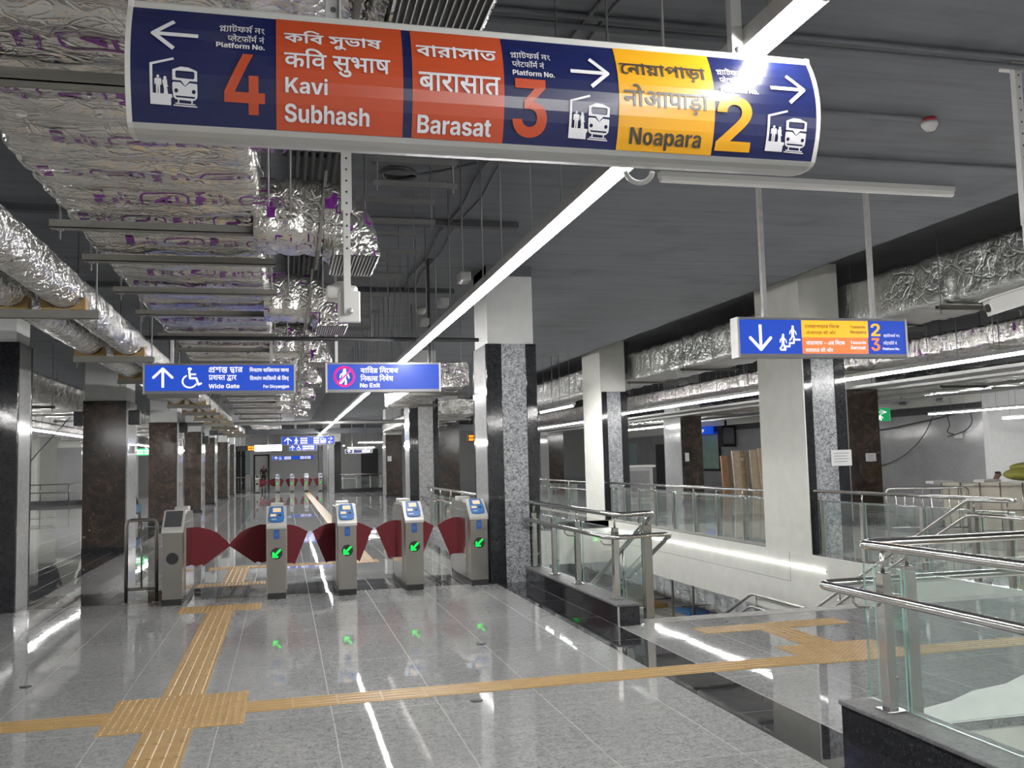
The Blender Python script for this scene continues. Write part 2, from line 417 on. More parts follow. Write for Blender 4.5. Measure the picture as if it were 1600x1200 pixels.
# ------------------------------------------------------------------ lettering: outlines of the letters used on the signs (x, y pairs; 4000 is added to x of a curve's control point)
GLYPH_POINTS = {
1380:(756,[[300,629,4352,629,4445,586,4542,499,601,432,547,352,4515,394,4456,459,4396,503,4332,526,297,526,4260,526,4200,502,4145,458,113,427,110,442,4135,458,4180,476,209,476,4246,476,4300,433,300,387,4300,378,4295,354,293,346,175,293,4191,306,4214,336,214,357,4214,375,4188,396,168,396,4152,396,4124,386,109,377,15,462,4062,517,4148,591,4241,629],[532,442,243,204,164,286,239,347,270,355,4280,366,4302,388,4324,407,335,415,464,518],[766,622,766,519,668,519,668,209,546,222,546,393,552,461,4550,482,4546,535,546,561,546,688,644,688,667,622],[273,206,4322,206,4390,172,416,143,4428,167,4463,185,485,185,4514,185,4557,157,581,130,549,142,4548,159,4546,192,546,208,546,232,668,230,668,-35,546,-35,546,118,565,32,4554,54,4519,91,500,91,4488,91,4471,74,471,54,4471,49,4473,33,474,28,372,23,4368,65,4323,110,292,110,4271,110,4250,90,250,77,4250,58,4276,34,309,22,269,-71,4206,-49,4134,29,134,85,4134,138,4209,206]]),
1202:(279,[[289,622,289,519,211,519,270,539,4240,512,4205,467,4191,421,191,392,4191,359,4208,287,4225,213,225,176,4225,136,4207,66,4158,9,4070,-36,0,-52,-28,49,4030,63,4085,101,4102,149,102,177,4102,215,4086,286,4069,356,69,391,4069,423,4083,470,4113,514,135,539,128,519,-10,519,-10,622]]),
1054:(297,[[307,622,307,519,209,519,209,0,88,0,88,449,4076,480,4031,519,-4,519,-10,519,-10,622,9,622,4032,622,4075,597,91,559,4090,564,4088,600,88,613,88,688,185,688,208,622]]),
1030:(588,[[598,622,598,519,205,519,205,216,4205,180,4214,148,221,140,4236,124,269,124,4298,124,4352,149,378,175,4402,197,4427,248,427,274,4427,295,4401,321,372,321,4360,321,4337,319,328,316,311,417,4332,422,4376,428,404,428,4454,428,4516,394,4547,334,547,294,4547,238,4499,140,460,102,4420,65,4319,21,262,21,4211,21,4152,41,132,60,4112,78,4084,145,84,215,84,519,-10,519,-10,622],[383,622,4382,655,4351,684,312,684,233,684,4159,684,4069,711,42,738,4022,759,4003,817,3,855,4003,870,4005,895,8,912,123,905,4122,895,4121,881,121,874,4121,853,4130,819,141,808,4152,797,4190,786,230,786,309,786,4366,786,4434,769,458,746,4476,728,4497,668,498,622]]),
1041:(876,[[886,622,886,519,155,519,163,527,4199,517,4265,482,4321,441,343,421,354,339,4324,327,4263,298,4203,269,177,253,174,261,4218,254,4316,218,4407,164,442,127,4441,144,4440,178,440,196,440,490,480,490,4545,490,4654,473,4744,434,781,399,4812,371,4842,302,842,264,4842,231,4815,171,4750,133,692,133,4672,133,4639,136,623,139,628,241,4633,240,4649,239,660,239,4699,239,4722,267,722,286,4722,319,4644,376,562,384,562,0,440,0,4401,50,4295,122,4162,168,79,180,34,288,4063,306,4125,341,4192,376,225,392,4184,417,4087,455,28,465,64,545,95,519,-10,519,-10,622]]),
1044:(641,[[651,622,651,519,553,519,553,0,431,0,431,131,449,78,4412,129,4343,206,4273,248,234,248,4208,248,4171,221,171,194,4171,167,4211,135,248,122,212,15,4153,32,4080,90,4045,161,45,198,4045,250,4094,318,4172,350,213,350,4264,350,4349,320,4420,262,453,217,434,205,4433,228,4431,277,431,301,431,519,-10,519,-10,622],[317,321,4317,316,4316,299,314,290,195,321,4193,370,4162,427,4090,457,25,463,49,559,103,543,4160,537,4242,503,4293,450,4317,373]]),
1131:(0,[[-293,737,50,917,99,830,-239,644]]),
1003:(260,[]),
1039:(628,[[638,622,638,519,541,519,541,0,419,0,419,216,438,163,4407,205,4334,272,4259,313,223,313,4196,313,4158,287,158,259,4158,236,4192,203,229,189,174,86,4108,112,4032,207,32,264,4032,317,4082,385,4160,418,201,418,4248,418,4331,389,4406,336,441,298,422,289,4420,313,4419,363,419,385,419,519,-10,519,-10,622]]),
1006:(438,[[138,317,4202,279,4311,179,4400,64,435,3,341,-46,4303,9,4225,103,4128,187,63,226],[67,476,4067,520,4107,585,4176,622,219,622,4262,622,4331,585,4371,520,371,476,4371,433,4331,367,4262,330,219,330,4176,330,4107,366,4067,433],[162,476,4162,450,4194,418,219,418,4244,418,4276,451,276,476,4276,501,4244,533,219,533,4194,533,4162,501]]),
1020:(848,[[858,622,858,519,532,519,532,459,533,423,533,0,412,0,4376,55,4271,141,4143,199,68,211,20,324,4113,376,4327,470,434,499,414,468,414,519,-10,519,-10,622],[412,412,433,388,4387,375,4301,342,4217,304,174,283,4218,274,4312,231,4400,164,432,121,416,112,4415,130,4412,175,412,201],[813,264,4813,231,4786,171,4721,133,664,133,4644,133,4610,136,595,139,600,241,4605,240,4620,239,632,239,4670,239,4694,267,694,286,4694,324,4604,380,518,394,519,497,4600,486,4733,425,4813,329]]),
1055:(297,[[307,622,307,519,209,519,209,0,88,0,88,519,-10,519,-10,622,86,622,4070,640,4034,685,20,705,4067,782,4160,875,4268,917,335,917,4384,917,4473,899,4568,858,4680,792,752,746,689,663,4610,716,4497,783,4401,814,349,814,4300,814,4228,778,4175,721,156,689,4164,673,4189,637,203,622]]),
1042:(623,[[633,622,633,519,535,519,535,0,413,0,4378,55,4273,141,4143,199,68,211,20,324,4113,377,4329,472,436,500,417,466,417,519,-10,519,-10,622],[413,413,434,390,4367,370,4240,316,174,283,4217,274,4312,232,4401,165,434,120,417,112,4416,135,4413,181,413,204]]),
1050:(703,[[713,622,713,519,615,519,615,0,494,0,494,323,518,276,4496,304,4461,334,445,334,4433,334,4412,320,4383,277,357,234,4329,189,4280,132,4228,108,193,108,4163,108,4109,128,4057,179,29,225,115,279,4137,244,4166,216,186,216,4199,216,4224,230,4256,274,280,320,305,348,4332,398,4380,438,413,438,4442,438,4486,411,515,383,498,379,4497,399,4494,440,494,460,494,519,-10,519,-10,622],[247,251,4238,314,4218,388,195,409,4170,430,4089,451,27,458,60,566,128,533,4185,523,4256,495,4298,452,4317,387,321,340]]),
1057:(0,[[-302,-266,3665,-266,3594,-241,3545,-188,-455,-144,3545,-89,3627,-24,-296,-24,3774,-24,3897,-63,4020,-138,91,-193,25,-271,3965,-217,3858,-145,3762,-109,-282,-109,3686,-109,3657,-130,-343,-147,3657,-167,3684,-185,-294,-185,3733,-185,3767,-159,3784,-121,3791,-78,-209,-60,-209,14,-88,14,-88,-35,3912,-67,3898,-146,3854,-218,3768,-266]]),
1043:(745,[[438,32,4369,32,4245,70,4138,162,4051,317,18,435,134,467,4169,344,4254,201,4362,139,430,139,4479,139,4547,169,4584,226,584,265,4584,291,4572,333,4551,366,538,378,631,461,4669,409,4705,306,705,251,4705,188,4645,89,4526,32],[403,261,4336,261,4258,326,258,382,4258,406,4270,450,279,467,390,439,4385,430,4379,412,379,402,4379,381,4403,364,421,364,4440,364,4473,377,4509,412,529,443,631,461,634,399,4602,355,4533,293,4452,261],[755,622,755,519,-10,519,-10,622]]),
1049:(665,[[675,622,675,519,577,519,577,0,455,0,4410,51,4301,122,4165,168,79,180,34,288,4077,315,4188,373,240,395,318,420,352,344,4310,326,4218,282,179,260,4226,253,4324,217,4418,164,457,127,4457,144,4455,178,455,197,455,310,459,353,4458,374,4455,425,455,450,455,519,-10,519,-10,622],[63,545,163,526,4221,509,4347,449,4464,373,509,329,477,234,4440,274,4330,348,4204,409,4079,454,28,465]]),
1046:(623,[[633,622,633,519,535,519,535,0,413,0,4378,55,4273,141,4143,199,68,211,20,324,4113,377,4329,472,436,500,417,466,417,519,-10,519,-10,622],[413,413,434,390,4367,370,4240,316,174,283,4217,274,4312,232,4401,165,434,120,417,112,4416,135,4413,181,413,204],[173,-11,4143,-11,4102,30,102,61,4102,92,4143,133,173,133,4204,133,4243,92,243,61,4243,30,4204,-11]]),
1035:(727,[[426,36,4334,36,4180,111,4060,285,18,435,134,467,4166,356,4242,213,4344,144,412,144,4453,144,4511,160,4549,193,4567,240,567,269,4567,305,4540,354,4497,380,471,380,4445,380,4413,354,413,330,4413,319,4417,297,421,286,305,268,4296,290,4288,329,288,345,4288,393,4336,453,4415,481,460,481,4533,481,4635,423,4689,323,689,259,4689,199,4634,97,4518,36],[737,622,737,519,-10,519,-10,622]]),
1061:(389,[[399,622,399,519,349,519,4316,504,4251,456,4199,390,4168,310,168,263,4168,201,4205,129,4261,101,289,101,4308,101,4342,108,364,120,411,28,4380,9,4316,-5,282,-5,4210,-5,4102,57,4044,176,44,260,4044,331,4096,452,4190,542,252,564,188,523,4172,521,4131,519,100,519,-10,519,-10,622]]),
1070:(658,[[668,622,668,519,570,519,570,0,448,0,4408,51,4301,122,4165,168,79,180,34,288,4063,306,4125,341,4192,376,225,392,4184,417,4087,455,28,465,64,545,95,519,-10,519,-10,622],[448,519,156,519,163,527,4199,517,4265,482,4321,441,343,421,354,339,4324,327,4263,298,4203,269,177,253,174,261,4227,253,4339,211,4440,144,473,100,455,93,4450,118,4448,169,448,197],[174,-23,4144,-23,4103,18,103,49,4103,80,4144,121,174,121,4204,121,4244,80,244,49,4244,18,4204,-23]]),
1040:(756,[[766,622,766,519,668,519,668,0,546,0,546,393,555,339,4523,385,4459,454,4398,502,4334,526,300,526,4260,526,4195,496,4141,444,114,410,110,429,4129,441,4173,460,202,460,4254,460,4301,404,301,367,4301,352,4299,326,297,321,269,329,4279,341,4305,368,4335,395,348,407,469,514,542,439,249,171,164,250,255,334,218,285,179,261,4196,278,4214,315,214,332,4214,357,4187,379,166,379,4152,379,4125,371,109,361,15,449,4060,505,4145,586,4239,629,296,629,4348,629,4433,593,4515,526,559,478,552,461,4550,482,4546,535,546,561,546,688,644,688,667,622]]),
1068:(736,[[746,622,746,519,394,519,394,381,4394,363,4406,341,422,341,4436,341,4468,361,4503,399,521,425,627,444,4661,396,4695,297,695,241,4695,178,4635,79,4517,21,430,21,4364,21,4243,60,4139,154,4051,314,18,435,134,467,4168,344,4252,195,4357,128,420,128,4494,128,4574,195,574,254,4574,294,4547,347,529,369,620,379,4585,330,4513,268,4440,237,402,237,4372,237,4324,255,307,273,4290,291,4273,349,273,399,273,519,-10,519,-10,622],[370,-172,4340,-172,4299,-131,299,-100,4299,-69,4340,-28,370,-28,4400,-28,4440,-69,440,-100,4440,-131,4400,-172]]),
1224:(805,[[815,622,815,519,717,519,717,133,595,133,595,393,604,339,4571,385,4508,454,4446,502,4383,526,349,526,4309,526,4244,496,4189,444,162,410,158,429,4178,441,4222,460,251,460,4303,460,4349,404,349,367,4349,352,4348,326,346,321,318,329,4328,341,4354,368,4383,395,397,407,518,514,591,439,297,171,212,250,304,334,267,285,228,261,4244,278,4263,315,263,332,4263,357,4236,379,214,379,4201,379,4173,371,158,361,63,449,4108,505,4193,586,4288,629,345,629,4397,629,4481,593,4563,526,608,478,601,461,4599,482,4595,535,595,561,595,688,693,688,716,622],[717,-43,597,-43,4589,-21,4558,6,4513,19,483,19,4437,19,4330,2,267,2,4230,2,4149,16,4077,56,4034,134,34,199,4034,220,4040,270,44,289,161,273,4157,260,4152,224,152,206,4152,165,4186,122,4243,106,279,106,4332,106,4421,123,473,123,4510,123,4573,96,595,69,595,194,717,194]]),
1048:(707,[[717,622,717,519,619,519,619,0,498,0,498,508,502,530,4500,549,4498,586,498,605,498,688,595,688,619,622],[349,629,4391,629,4456,599,4508,543,528,506,527,377,4495,444,4416,526,365,526,4335,526,4293,493,293,459,4293,423,4353,385,415,383,402,271,4331,275,4245,326,4207,409,207,461,4207,519,4246,593,4312,629],[81,629,4126,629,4204,592,4251,512,251,447,4251,403,4212,322,4125,271,55,271,43,382,4090,384,4142,405,4163,438,163,457,4163,491,4117,526,77,526,4056,526,4021,522,0,516,-11,620,4014,625,4059,629]]),
1435:(743,[[515,273,4443,273,4341,342,315,397,331,399,4323,369,4288,311,4230,272,188,272,4158,272,4102,291,4049,342,20,390,106,443,4130,404,4161,381,180,381,4201,381,4233,406,4252,469,253,527,370,527,4376,495,4398,439,4431,397,4474,375,501,375,4530,375,4559,407,559,436,4559,469,4519,529,490,551,615,567,4631,553,4662,508,4683,450,683,416,4683,349,4597,273],[753,622,753,519,-10,519,-10,622],[440,-79,4355,-79,4207,-18,4091,114,51,220,166,258,4197,180,4270,77,4370,26,441,26,4511,26,4570,71,570,114,4570,136,4551,170,4514,189,487,189,4470,189,4446,179,4432,160,432,146,4432,139,4436,123,438,116,325,100,4319,115,4313,153,313,168,4313,208,4356,261,4431,288,479,288,4551,288,4645,239,4691,159,691,112,4691,57,4641,-30,4530,-79]]),
1262:(644,[[654,622,654,519,196,519,196,266,169,291,4228,343,4390,432,488,464,556,394,556,93,434,133,434,402,492,351,4449,338,4337,282,4222,208,173,165,74,231,74,519,-10,519,-10,622],[556,222,556,-117,434,-117,4398,-85,4328,-44,4249,-18,200,-9,153,96,4194,119,4288,164,4388,206,434,222],[434,121,4407,113,4345,89,4281,60,250,43,260,64,4311,55,4401,17,437,-14,4436,-2,4434,26,434,36]]),
1037:(632,[[642,622,642,519,198,519,198,238,172,258,4209,299,4306,372,4423,437,490,464,577,390,4562,363,4542,305,4532,240,532,203,4532,162,4548,67,566,15,447,-10,4429,44,4410,146,410,205,4410,243,4423,312,4447,373,459,398,494,351,4436,327,4324,255,4222,172,176,128,76,193,76,519,-10,519,-10,622]]),
1307:(743,[[220,66,4170,66,4097,122,65,175,150,228,4170,198,4198,174,214,174,4231,174,4259,194,275,213,4289,228,4301,262,301,281,4301,307,4281,355,4242,385,214,385,4191,385,4166,363,166,345,4166,338,4170,320,173,312,60,294,4051,313,4046,355,46,368,4046,409,4093,460,4166,483,204,483,4266,483,4357,432,4407,344,407,288,4407,275,4404,243,402,228,305,220,4328,256,4407,325,4527,381,612,393,686,313,4664,278,4646,199,646,163,4646,129,4660,51,674,15,554,-10,4539,36,4523,127,523,172,4523,212,4541,294,564,331,629,287,4568,281,4471,247,4399,195,374,162,4350,131,4305,87,4254,66],[100,571,146,560,4203,537,4253,481,257,438,137,435,4132,468,4082,516,35,527],[526,392,4459,392,4347,478,318,547,435,561,4445,527,4473,491,4504,479,519,479,4545,479,4570,508,570,528,4570,545,4543,565,521,566,661,579,4670,566,4680,536,680,517,4680,475,4638,420,4568,392],[753,622,753,519,619,519,604,524,414,524,402,519,-10,519,-10,622]]),
1287:(988,[[538,505,4620,505,4703,437,703,377,4703,335,4655,266,4570,214,515,195,472,290,4530,308,4585,344,585,372,4585,389,4560,408,532,408,4503,408,4451,393,4411,370,4388,346,388,336,4388,326,4403,312,430,310,403,205,4334,213,4267,278,267,323,4267,363,4314,430,4393,479,4490,505],[714,168,4714,91,4581,0,464,0,4390,0,4257,38,4144,128,4053,282,18,396,133,428,4168,310,4260,169,4381,106,459,106,4516,106,4592,142,592,179,4592,207,4544,243,509,253,618,302,4661,279,4714,211],[804,459,4878,459,4954,382,954,321,4954,285,4920,216,4846,161,785,144,754,243,4798,253,4838,291,838,313,4838,339,4808,360,784,360,4760,360,4695,324,663,281,607,307,4639,364,4703,431,4769,459],[998,622,998,519,-10,519,-10,622]]),
1027:(982,[[433,36,4363,36,4240,76,4136,166,4050,321,18,435,134,467,4169,346,4252,204,4359,144,428,144,4499,144,4563,197,563,242,4563,275,4548,319,540,334,626,330,4595,302,4533,259,4461,233,413,233,4371,233,4304,262,4266,320,266,365,4266,406,4314,486,376,521,4357,520,4322,519,301,519,-10,519,-10,622,992,622,992,519,693,519,4666,519,4602,522,577,523,4513,500,4429,450,4388,401,388,378,4388,356,4412,336,428,336,4457,336,4502,361,531,383,666,342,4673,322,4683,269,683,239,4683,189,4634,96,4524,36],[881,199,4881,157,4897,65,914,15,795,-10,4776,45,4758,147,758,207,4758,247,4770,321,782,351,4707,361,4599,405,4526,472,502,515,628,529,4641,509,4687,474,4761,452,815,452,4827,452,4849,454,864,455,921,361,4901,325,4881,247]]),
1051:(565,[[259,488,4349,488,4455,433,4503,350,503,306,4503,224,4398,136,300,122,283,158,4332,145,4431,105,4529,51,576,17,510,-69,4460,-32,4356,27,4242,75,4117,111,46,123,67,221,4102,212,4168,202,205,202,4270,202,4346,229,4380,275,380,305,4380,344,4321,390,269,390,4239,390,4202,379,4186,357,186,342,4186,336,4190,321,192,316,78,299,4072,314,4064,352,64,368,4064,404,4112,458,4199,488],[151,435,4146,468,4096,516,49,527,115,571,161,560,4217,537,4267,481,271,438],[575,622,575,519,-10,519,-10,622]]),
1038:(623,[[633,622,633,519,535,519,535,0,413,0,4378,55,4273,141,4143,199,68,211,20,324,4113,377,4329,472,436,500,413,466,413,622],[413,413,434,390,4367,370,4240,316,174,283,4217,274,4312,232,4401,165,434,120,417,112,4416,135,4413,183,413,214],[238,629,4253,629,4283,626,298,624,290,528,4286,529,4272,530,262,530,4235,530,4210,509,210,494,4210,468,4256,435,304,424,230,353,4188,374,4126,420,4094,475,94,511,4094,539,4120,593,4184,629]]),
11392:(646,[[488,358,488,238,157,238,157,358]]),
1016:(790,[[529,628,4576,628,4635,609,658,592,4677,576,4704,520,704,467,704,0,584,0,4573,25,4546,56,4505,71,473,71,4436,71,4374,63,4311,55,272,55,4231,55,4147,70,4077,115,4034,201,34,272,4034,298,4042,355,46,377,165,361,4161,347,4155,307,155,278,4155,239,4178,193,4216,169,4263,162,288,162,4336,162,4415,176,455,176,4496,176,4553,155,582,125,582,440,4582,473,4574,502,564,511,4549,525,519,525,4490,525,4440,499,4401,459,4378,417,378,402,4378,393,4386,377,4408,367,430,367,4441,367,4458,369,468,370,474,270,4462,266,4425,260,398,260,4339,260,4258,322,258,387,4258,428,4300,513,4375,584,4473,628]]),
3203:(308,[[160,551,160,369,4160,328,4166,280,4179,251,190,240,4213,217,263,217,4304,217,4375,257,400,282,436,214,4396,186,4313,146,254,146,4214,146,4149,173,128,194,4103,221,4079,294,79,358,79,551,0,551,0,622,322,622,322,551]]),
3054:(678,[[0,551,0,622,693,622,693,551,589,551,589,0,508,0,508,355,4502,356,494,356,4470,356,4420,332,4374,269,356,208,279,232,4291,278,311,313,4287,331,4239,353,209,353,4169,353,4126,307,126,271,4126,233,4169,164,4251,89,309,40,255,-12,4197,38,4101,129,4045,222,45,275,4045,328,4094,395,4168,426,204,426,4248,426,4321,397,354,370,4412,426,499,426,4504,426,508,426,508,551]]),
3075:(0,[[-169,615,3810,694,3769,785,3719,823,-315,823,3663,823,3629,814,-385,809,-409,882,3630,896,-318,896,3736,896,3815,845,3878,722,-94,615]]),
3035:(504,[[519,551,371,551,371,349,316,349,4268,349,4204,333,181,318,4126,280,126,215,4126,167,4170,104,4241,74,283,74,4337,74,4413,99,455,121,482,47,4438,27,4339,0,286,0,4217,0,4108,52,4046,150,46,220,4046,285,4114,374,4225,420,288,420,290,420,290,551,0,551,0,622,519,622]]),
3047:(771,[[460,551,460,349,4485,373,4543,399,578,399,4643,399,4725,316,725,239,4725,193,4695,89,660,39,588,80,4613,112,4645,196,645,237,4645,284,4605,330,570,330,4517,330,460,257,460,0,379,0,379,193,4355,174,4291,146,248,146,4208,146,4144,175,125,197,4100,226,4079,297,79,354,79,551,0,551,0,622,786,622,786,551],[160,551,160,360,4160,305,4172,257,188,240,4208,217,248,217,4289,217,4353,251,379,278,379,551]]),
3077:(259,[[170,551,170,0,89,0,89,551,0,551,0,622,273,622,273,551],[298,863,4275,763,4168,680,91,680,4019,680,3911,769,-123,863,-52,887,3974,817,4041,749,94,749,4151,749,4206,822,222,889]]),
3050:(598,[[509,551,509,0,428,0,428,250,207,250,207,213,4207,180,4178,151,159,151,4140,151,4098,176,4062,215,4039,259,39,278,4039,296,4066,321,100,321,126,321,126,551,0,551,0,622,612,622,612,551],[428,551,207,551,207,321,428,321]]),
3181:(0,[[-190,615,3789,650,3760,726,-240,762,3760,829,3849,896,-85,896,3947,896,4001,883,21,872,-1,806,3982,815,3944,827,-78,827,3882,827,3840,782,-160,747,3840,714,3867,651,-108,615]]),
3003:(260,[]),
3044:(555,[[0,622,569,622,569,551,466,551,466,0,385,0,385,298,204,298,204,244,4204,216,4176,188,153,188,4129,188,4075,230,4037,290,37,318,4037,341,4064,369,98,369,385,369,385,551,0,551]]),
3006:(0,[[-185,772,3815,796,3848,830,-130,830,3893,830,3925,796,-75,772,3925,748,3893,714,-130,714,3848,714,3815,748]]),
3025:(762,[[777,551,452,551,452,349,4500,399,569,399,4634,399,4716,316,716,239,4716,193,4686,89,651,39,579,80,4604,112,4636,196,636,237,4636,284,4597,330,562,330,4508,330,452,258,452,0,371,0,371,174,4347,154,4276,118,226,118,4179,118,4096,156,4046,233,46,290,4046,370,4156,464,244,464,4267,464,4324,457,339,454,333,381,4317,385,4268,391,249,391,4191,391,4127,339,127,292,4127,239,4188,188,228,188,4272,188,4341,230,371,260,371,551,0,551,0,622,777,622]]),
3067:(259,[[89,551,0,551,0,622,80,622,4068,644,4053,694,53,724,4053,802,4169,896,266,896,4407,896,4625,743,704,615,620,615,4467,824,283,824,4213,824,4134,765,134,714,4134,684,4153,639,165,622,273,622,273,551,170,551,170,0,89,0]]),
3057:(556,[[571,551,467,551,467,0,387,0,387,165,4361,147,4286,118,233,118,4179,118,4095,160,4046,235,46,286,4046,372,4161,464,255,464,4268,464,4307,461,4344,457,354,454,349,381,4330,385,4282,391,259,391,4197,391,4127,337,127,287,4127,236,4190,188,235,188,4287,188,4362,233,387,260,387,551,0,551,0,622,571,622]]),
3060:(676,[[587,551,587,0,506,0,506,266,4477,257,4419,251,380,251,4338,251,4245,266,212,277,4192,264,167,253,4208,201,4319,91,380,42,326,-12,4270,37,4171,137,4095,225,73,256,4051,287,4040,323,40,340,4040,359,4070,393,104,393,4129,393,4166,370,181,350,4202,369,4217,428,217,458,4217,488,4208,536,201,551,0,551,0,622,691,622,691,551],[369,322,4408,322,4472,330,506,339,506,551,281,551,4288,534,4298,488,298,458,4298,416,4279,354,262,333,4314,322]]),
3069:(0,[[-248,-12,3806,11,-136,11,3939,11,4022,-66,22,-129,4022,-190,3929,-268,-157,-268,3746,-268,3605,-176,-455,-100,-394,-57,3645,-105,3715,-167,3794,-196,-157,-196,3949,-196,-51,-122,3949,-89,3900,-57,-131,-57,3842,-57,3799,-68,-222,-79]]),
3049:(703,[[174,632,4211,632,4269,611,291,586,4309,567,4332,499,332,437,332,321,533,321,533,551,402,551,402,622,717,622,717,551,614,551,614,0,533,0,533,250,332,250,332,213,4332,180,4303,151,283,151,4264,151,4222,176,4186,215,4164,259,164,278,4164,296,4191,321,224,321,253,321,253,426,4253,473,4243,523,232,538,4212,568,169,568,4142,568,4114,542,114,521,4114,493,4161,463,218,460,210,389,4135,395,4046,456,46,520,4046,579,4122,632]]),
3066:(259,[[170,551,170,0,89,0,89,551,0,551,0,622,273,622,273,551]]),
3059:(578,[[593,622,593,551,489,551,489,0,408,0,408,191,4378,174,4304,146,254,146,4214,146,4149,173,128,194,4103,221,4079,294,79,358,79,551,0,551,0,622],[408,551,205,551,408,287],[189,240,4212,217,262,217,4288,217,4338,233,360,245,159,507,159,369,4159,328,4165,280,4178,251]]),
3048:(571,[[585,551,482,551,482,0,401,0,401,165,4374,147,4297,118,241,118,4185,118,4096,160,4046,235,46,286,4046,372,4167,464,265,464,4279,464,4319,461,4358,457,369,454,363,385,4343,389,4293,395,268,395,4248,395,230,392,365,224,4384,238,401,256,401,551,0,551,0,622,585,622],[127,287,4127,235,4194,184,242,184,4260,184,4293,190,308,195,168,370,4127,342]]),
3052:(409,[[395,42,341,-12,4282,37,4178,137,4098,225,75,256,4053,287,4040,323,40,340,4040,359,4070,393,104,393,4129,393,4166,370,181,349,4220,369,4256,429,256,468,4256,491,4246,536,239,551,0,551,0,622,424,622,424,551,320,551,4336,516,336,458,4336,403,4292,327,4216,274,167,254,4212,202,4331,91]]),
3040:(570,[[481,551,481,0,400,0,400,328,291,328,4230,328,4169,316,150,299,4126,280,126,237,4126,188,4200,97,271,40,217,-12,4171,28,4092,108,4045,194,45,242,4045,277,4072,333,93,351,4122,376,4204,399,272,399,400,399,400,551,0,551,0,622,584,622,584,551]]),
3079:(259,[[170,551,170,0,89,0,89,551,0,551,0,622,273,622,273,551],[90,615,4069,694,4028,785,3978,823,-56,823,3922,823,3888,814,-126,809,-150,882,3889,896,-59,896,3995,896,4074,845,4137,722,165,615]]),
3010:(1023,[[470,218,4470,148,4379,80,312,80,4226,80,4092,208,29,356,100,382,4143,276,4243,153,305,153,4343,153,4391,188,391,227,4391,264,4350,322,318,347,4291,342,260,341,255,411,4323,413,4380,457,380,494,4380,530,4333,562,302,562,4265,562,4205,542,171,525,146,594,4172,608,4249,632,298,632,4376,632,4459,554,459,495,4459,417,392,375,4403,365,412,355,4450,350,486,350,4518,350,4568,356,594,363,594,551,521,551,521,622,1038,622,1038,551,934,551,934,0,853,0,853,551,675,551,675,0,594,0,594,290,4570,284,4524,279,498,279,4481,279,455,282,4470,252]]),
3046:(568,[[479,551,479,0,398,0,398,191,4369,172,4301,146,254,146,4214,146,4149,173,128,194,4103,221,4079,294,79,358,79,551,0,551,0,622,583,622,583,551],[398,551,160,551,160,369,4160,328,4166,280,4179,251,190,240,4213,217,263,217,4303,217,4373,255,398,280]]),
3096:(577,[[358,222,4329,222,4271,208,248,197,4201,225,4137,301,137,352,4137,380,4157,420,174,433,4197,450,4259,465,308,465,401,465,401,551,0,551,0,622,592,622,592,551,482,551,482,394,298,394,4267,394,4241,388,232,381,4217,369,217,347,4217,323,4245,290,261,277,4307,294,362,294,4436,294,4534,219,534,154,4534,87,4436,0,337,0,4239,0,4084,88,25,158,86,207,4143,139,4262,74,337,74,4453,74,453,152,4453,187,4404,222],[257,-134,4257,-110,4290,-76,312,-76,4335,-76,4367,-110,367,-134,4367,-159,4335,-192,312,-192,4290,-192,4257,-159]]),
3274:(568,[[45,53,214,153,4160,162,128,194,4103,221,4079,294,79,358,79,551,0,551,0,622,583,622,583,551,479,551,479,0,398,0,398,193,92,-13],[398,551,160,551,160,369,4160,328,4166,280,4179,251,190,240,4213,217,262,217,4301,217,4373,255,398,280]]),
3058:(680,[[122,189,4087,189,4040,224,40,255,4040,284,4076,314,104,314,4122,314,4161,299,191,276,4241,292,4305,378,305,443,4305,499,4246,566,199,566,4168,566,4138,539,138,516,4138,501,4157,466,4214,442,270,440,253,370,4159,376,4066,459,66,517,4066,568,4137,632,204,632,4251,632,4333,589,4384,504,384,440,4384,371,4315,254,254,221,4299,182,4383,87,414,43,350,-1,4299,71,4216,164,179,194,4152,189],[591,551,591,0,510,0,510,551,421,551,421,622,695,622,695,551]]),
3215:(389,[[369,322,4400,322,4450,327,478,332,486,260,4461,255,4409,251,380,251,4338,251,4245,266,212,277,4192,264,167,253,4208,201,4319,91,380,42,326,-12,4270,37,4171,137,4095,225,73,256,4051,287,4040,323,40,340,4040,359,4070,393,104,393,4129,393,4166,370,181,350,4202,369,4217,428,217,458,4217,488,4208,536,201,551,0,551,0,622,403,622,403,551,281,551,4288,534,4298,488,298,458,4298,416,4279,354,262,333,4314,322]]),
3529:(620,[[227,-125,4171,-125,4087,-84,4040,-13,40,33,4040,92,4106,171,163,187,4146,224,146,272,4146,316,4177,379,202,401,4236,430,4331,456,390,456,395,456,395,551,0,551,0,622,634,622,634,551,476,551,476,385,427,385,4369,385,4298,371,273,355,4227,324,227,262,4227,209,4306,140,390,140,4394,140,4404,140,411,141,4406,161,406,176,4406,211,4448,240,473,240,4516,240,4561,191,561,162,4561,130,4527,93,501,83,585,-138,516,-166,459,-6,4417,-54,4308,-125],[119,34,4119,-15,4186,-56,229,-56,4273,-56,4345,-18,4404,40,428,72,4418,71,4400,70,394,70,4346,70,4247,96,210,127,4171,118,4119,70]]),
3042:(520,[[413,-58,4392,-24,4354,46,342,73,4330,71,4302,68,287,68,4245,68,4160,89,4089,136,4046,215,46,272,4046,316,4077,379,102,401,4135,430,4231,456,290,456,295,456,295,551,0,551,0,622,534,622,534,551,376,551,376,385,327,385,4269,385,4198,371,173,355,4151,340,4126,294,126,262,4126,209,4205,140,287,140,4293,140,4305,140,312,141,4306,161,306,176,4306,211,4348,240,373,240,4416,240,4461,191,461,162,4461,130,4432,95,410,86,4422,62,4455,11,480,-24]]),
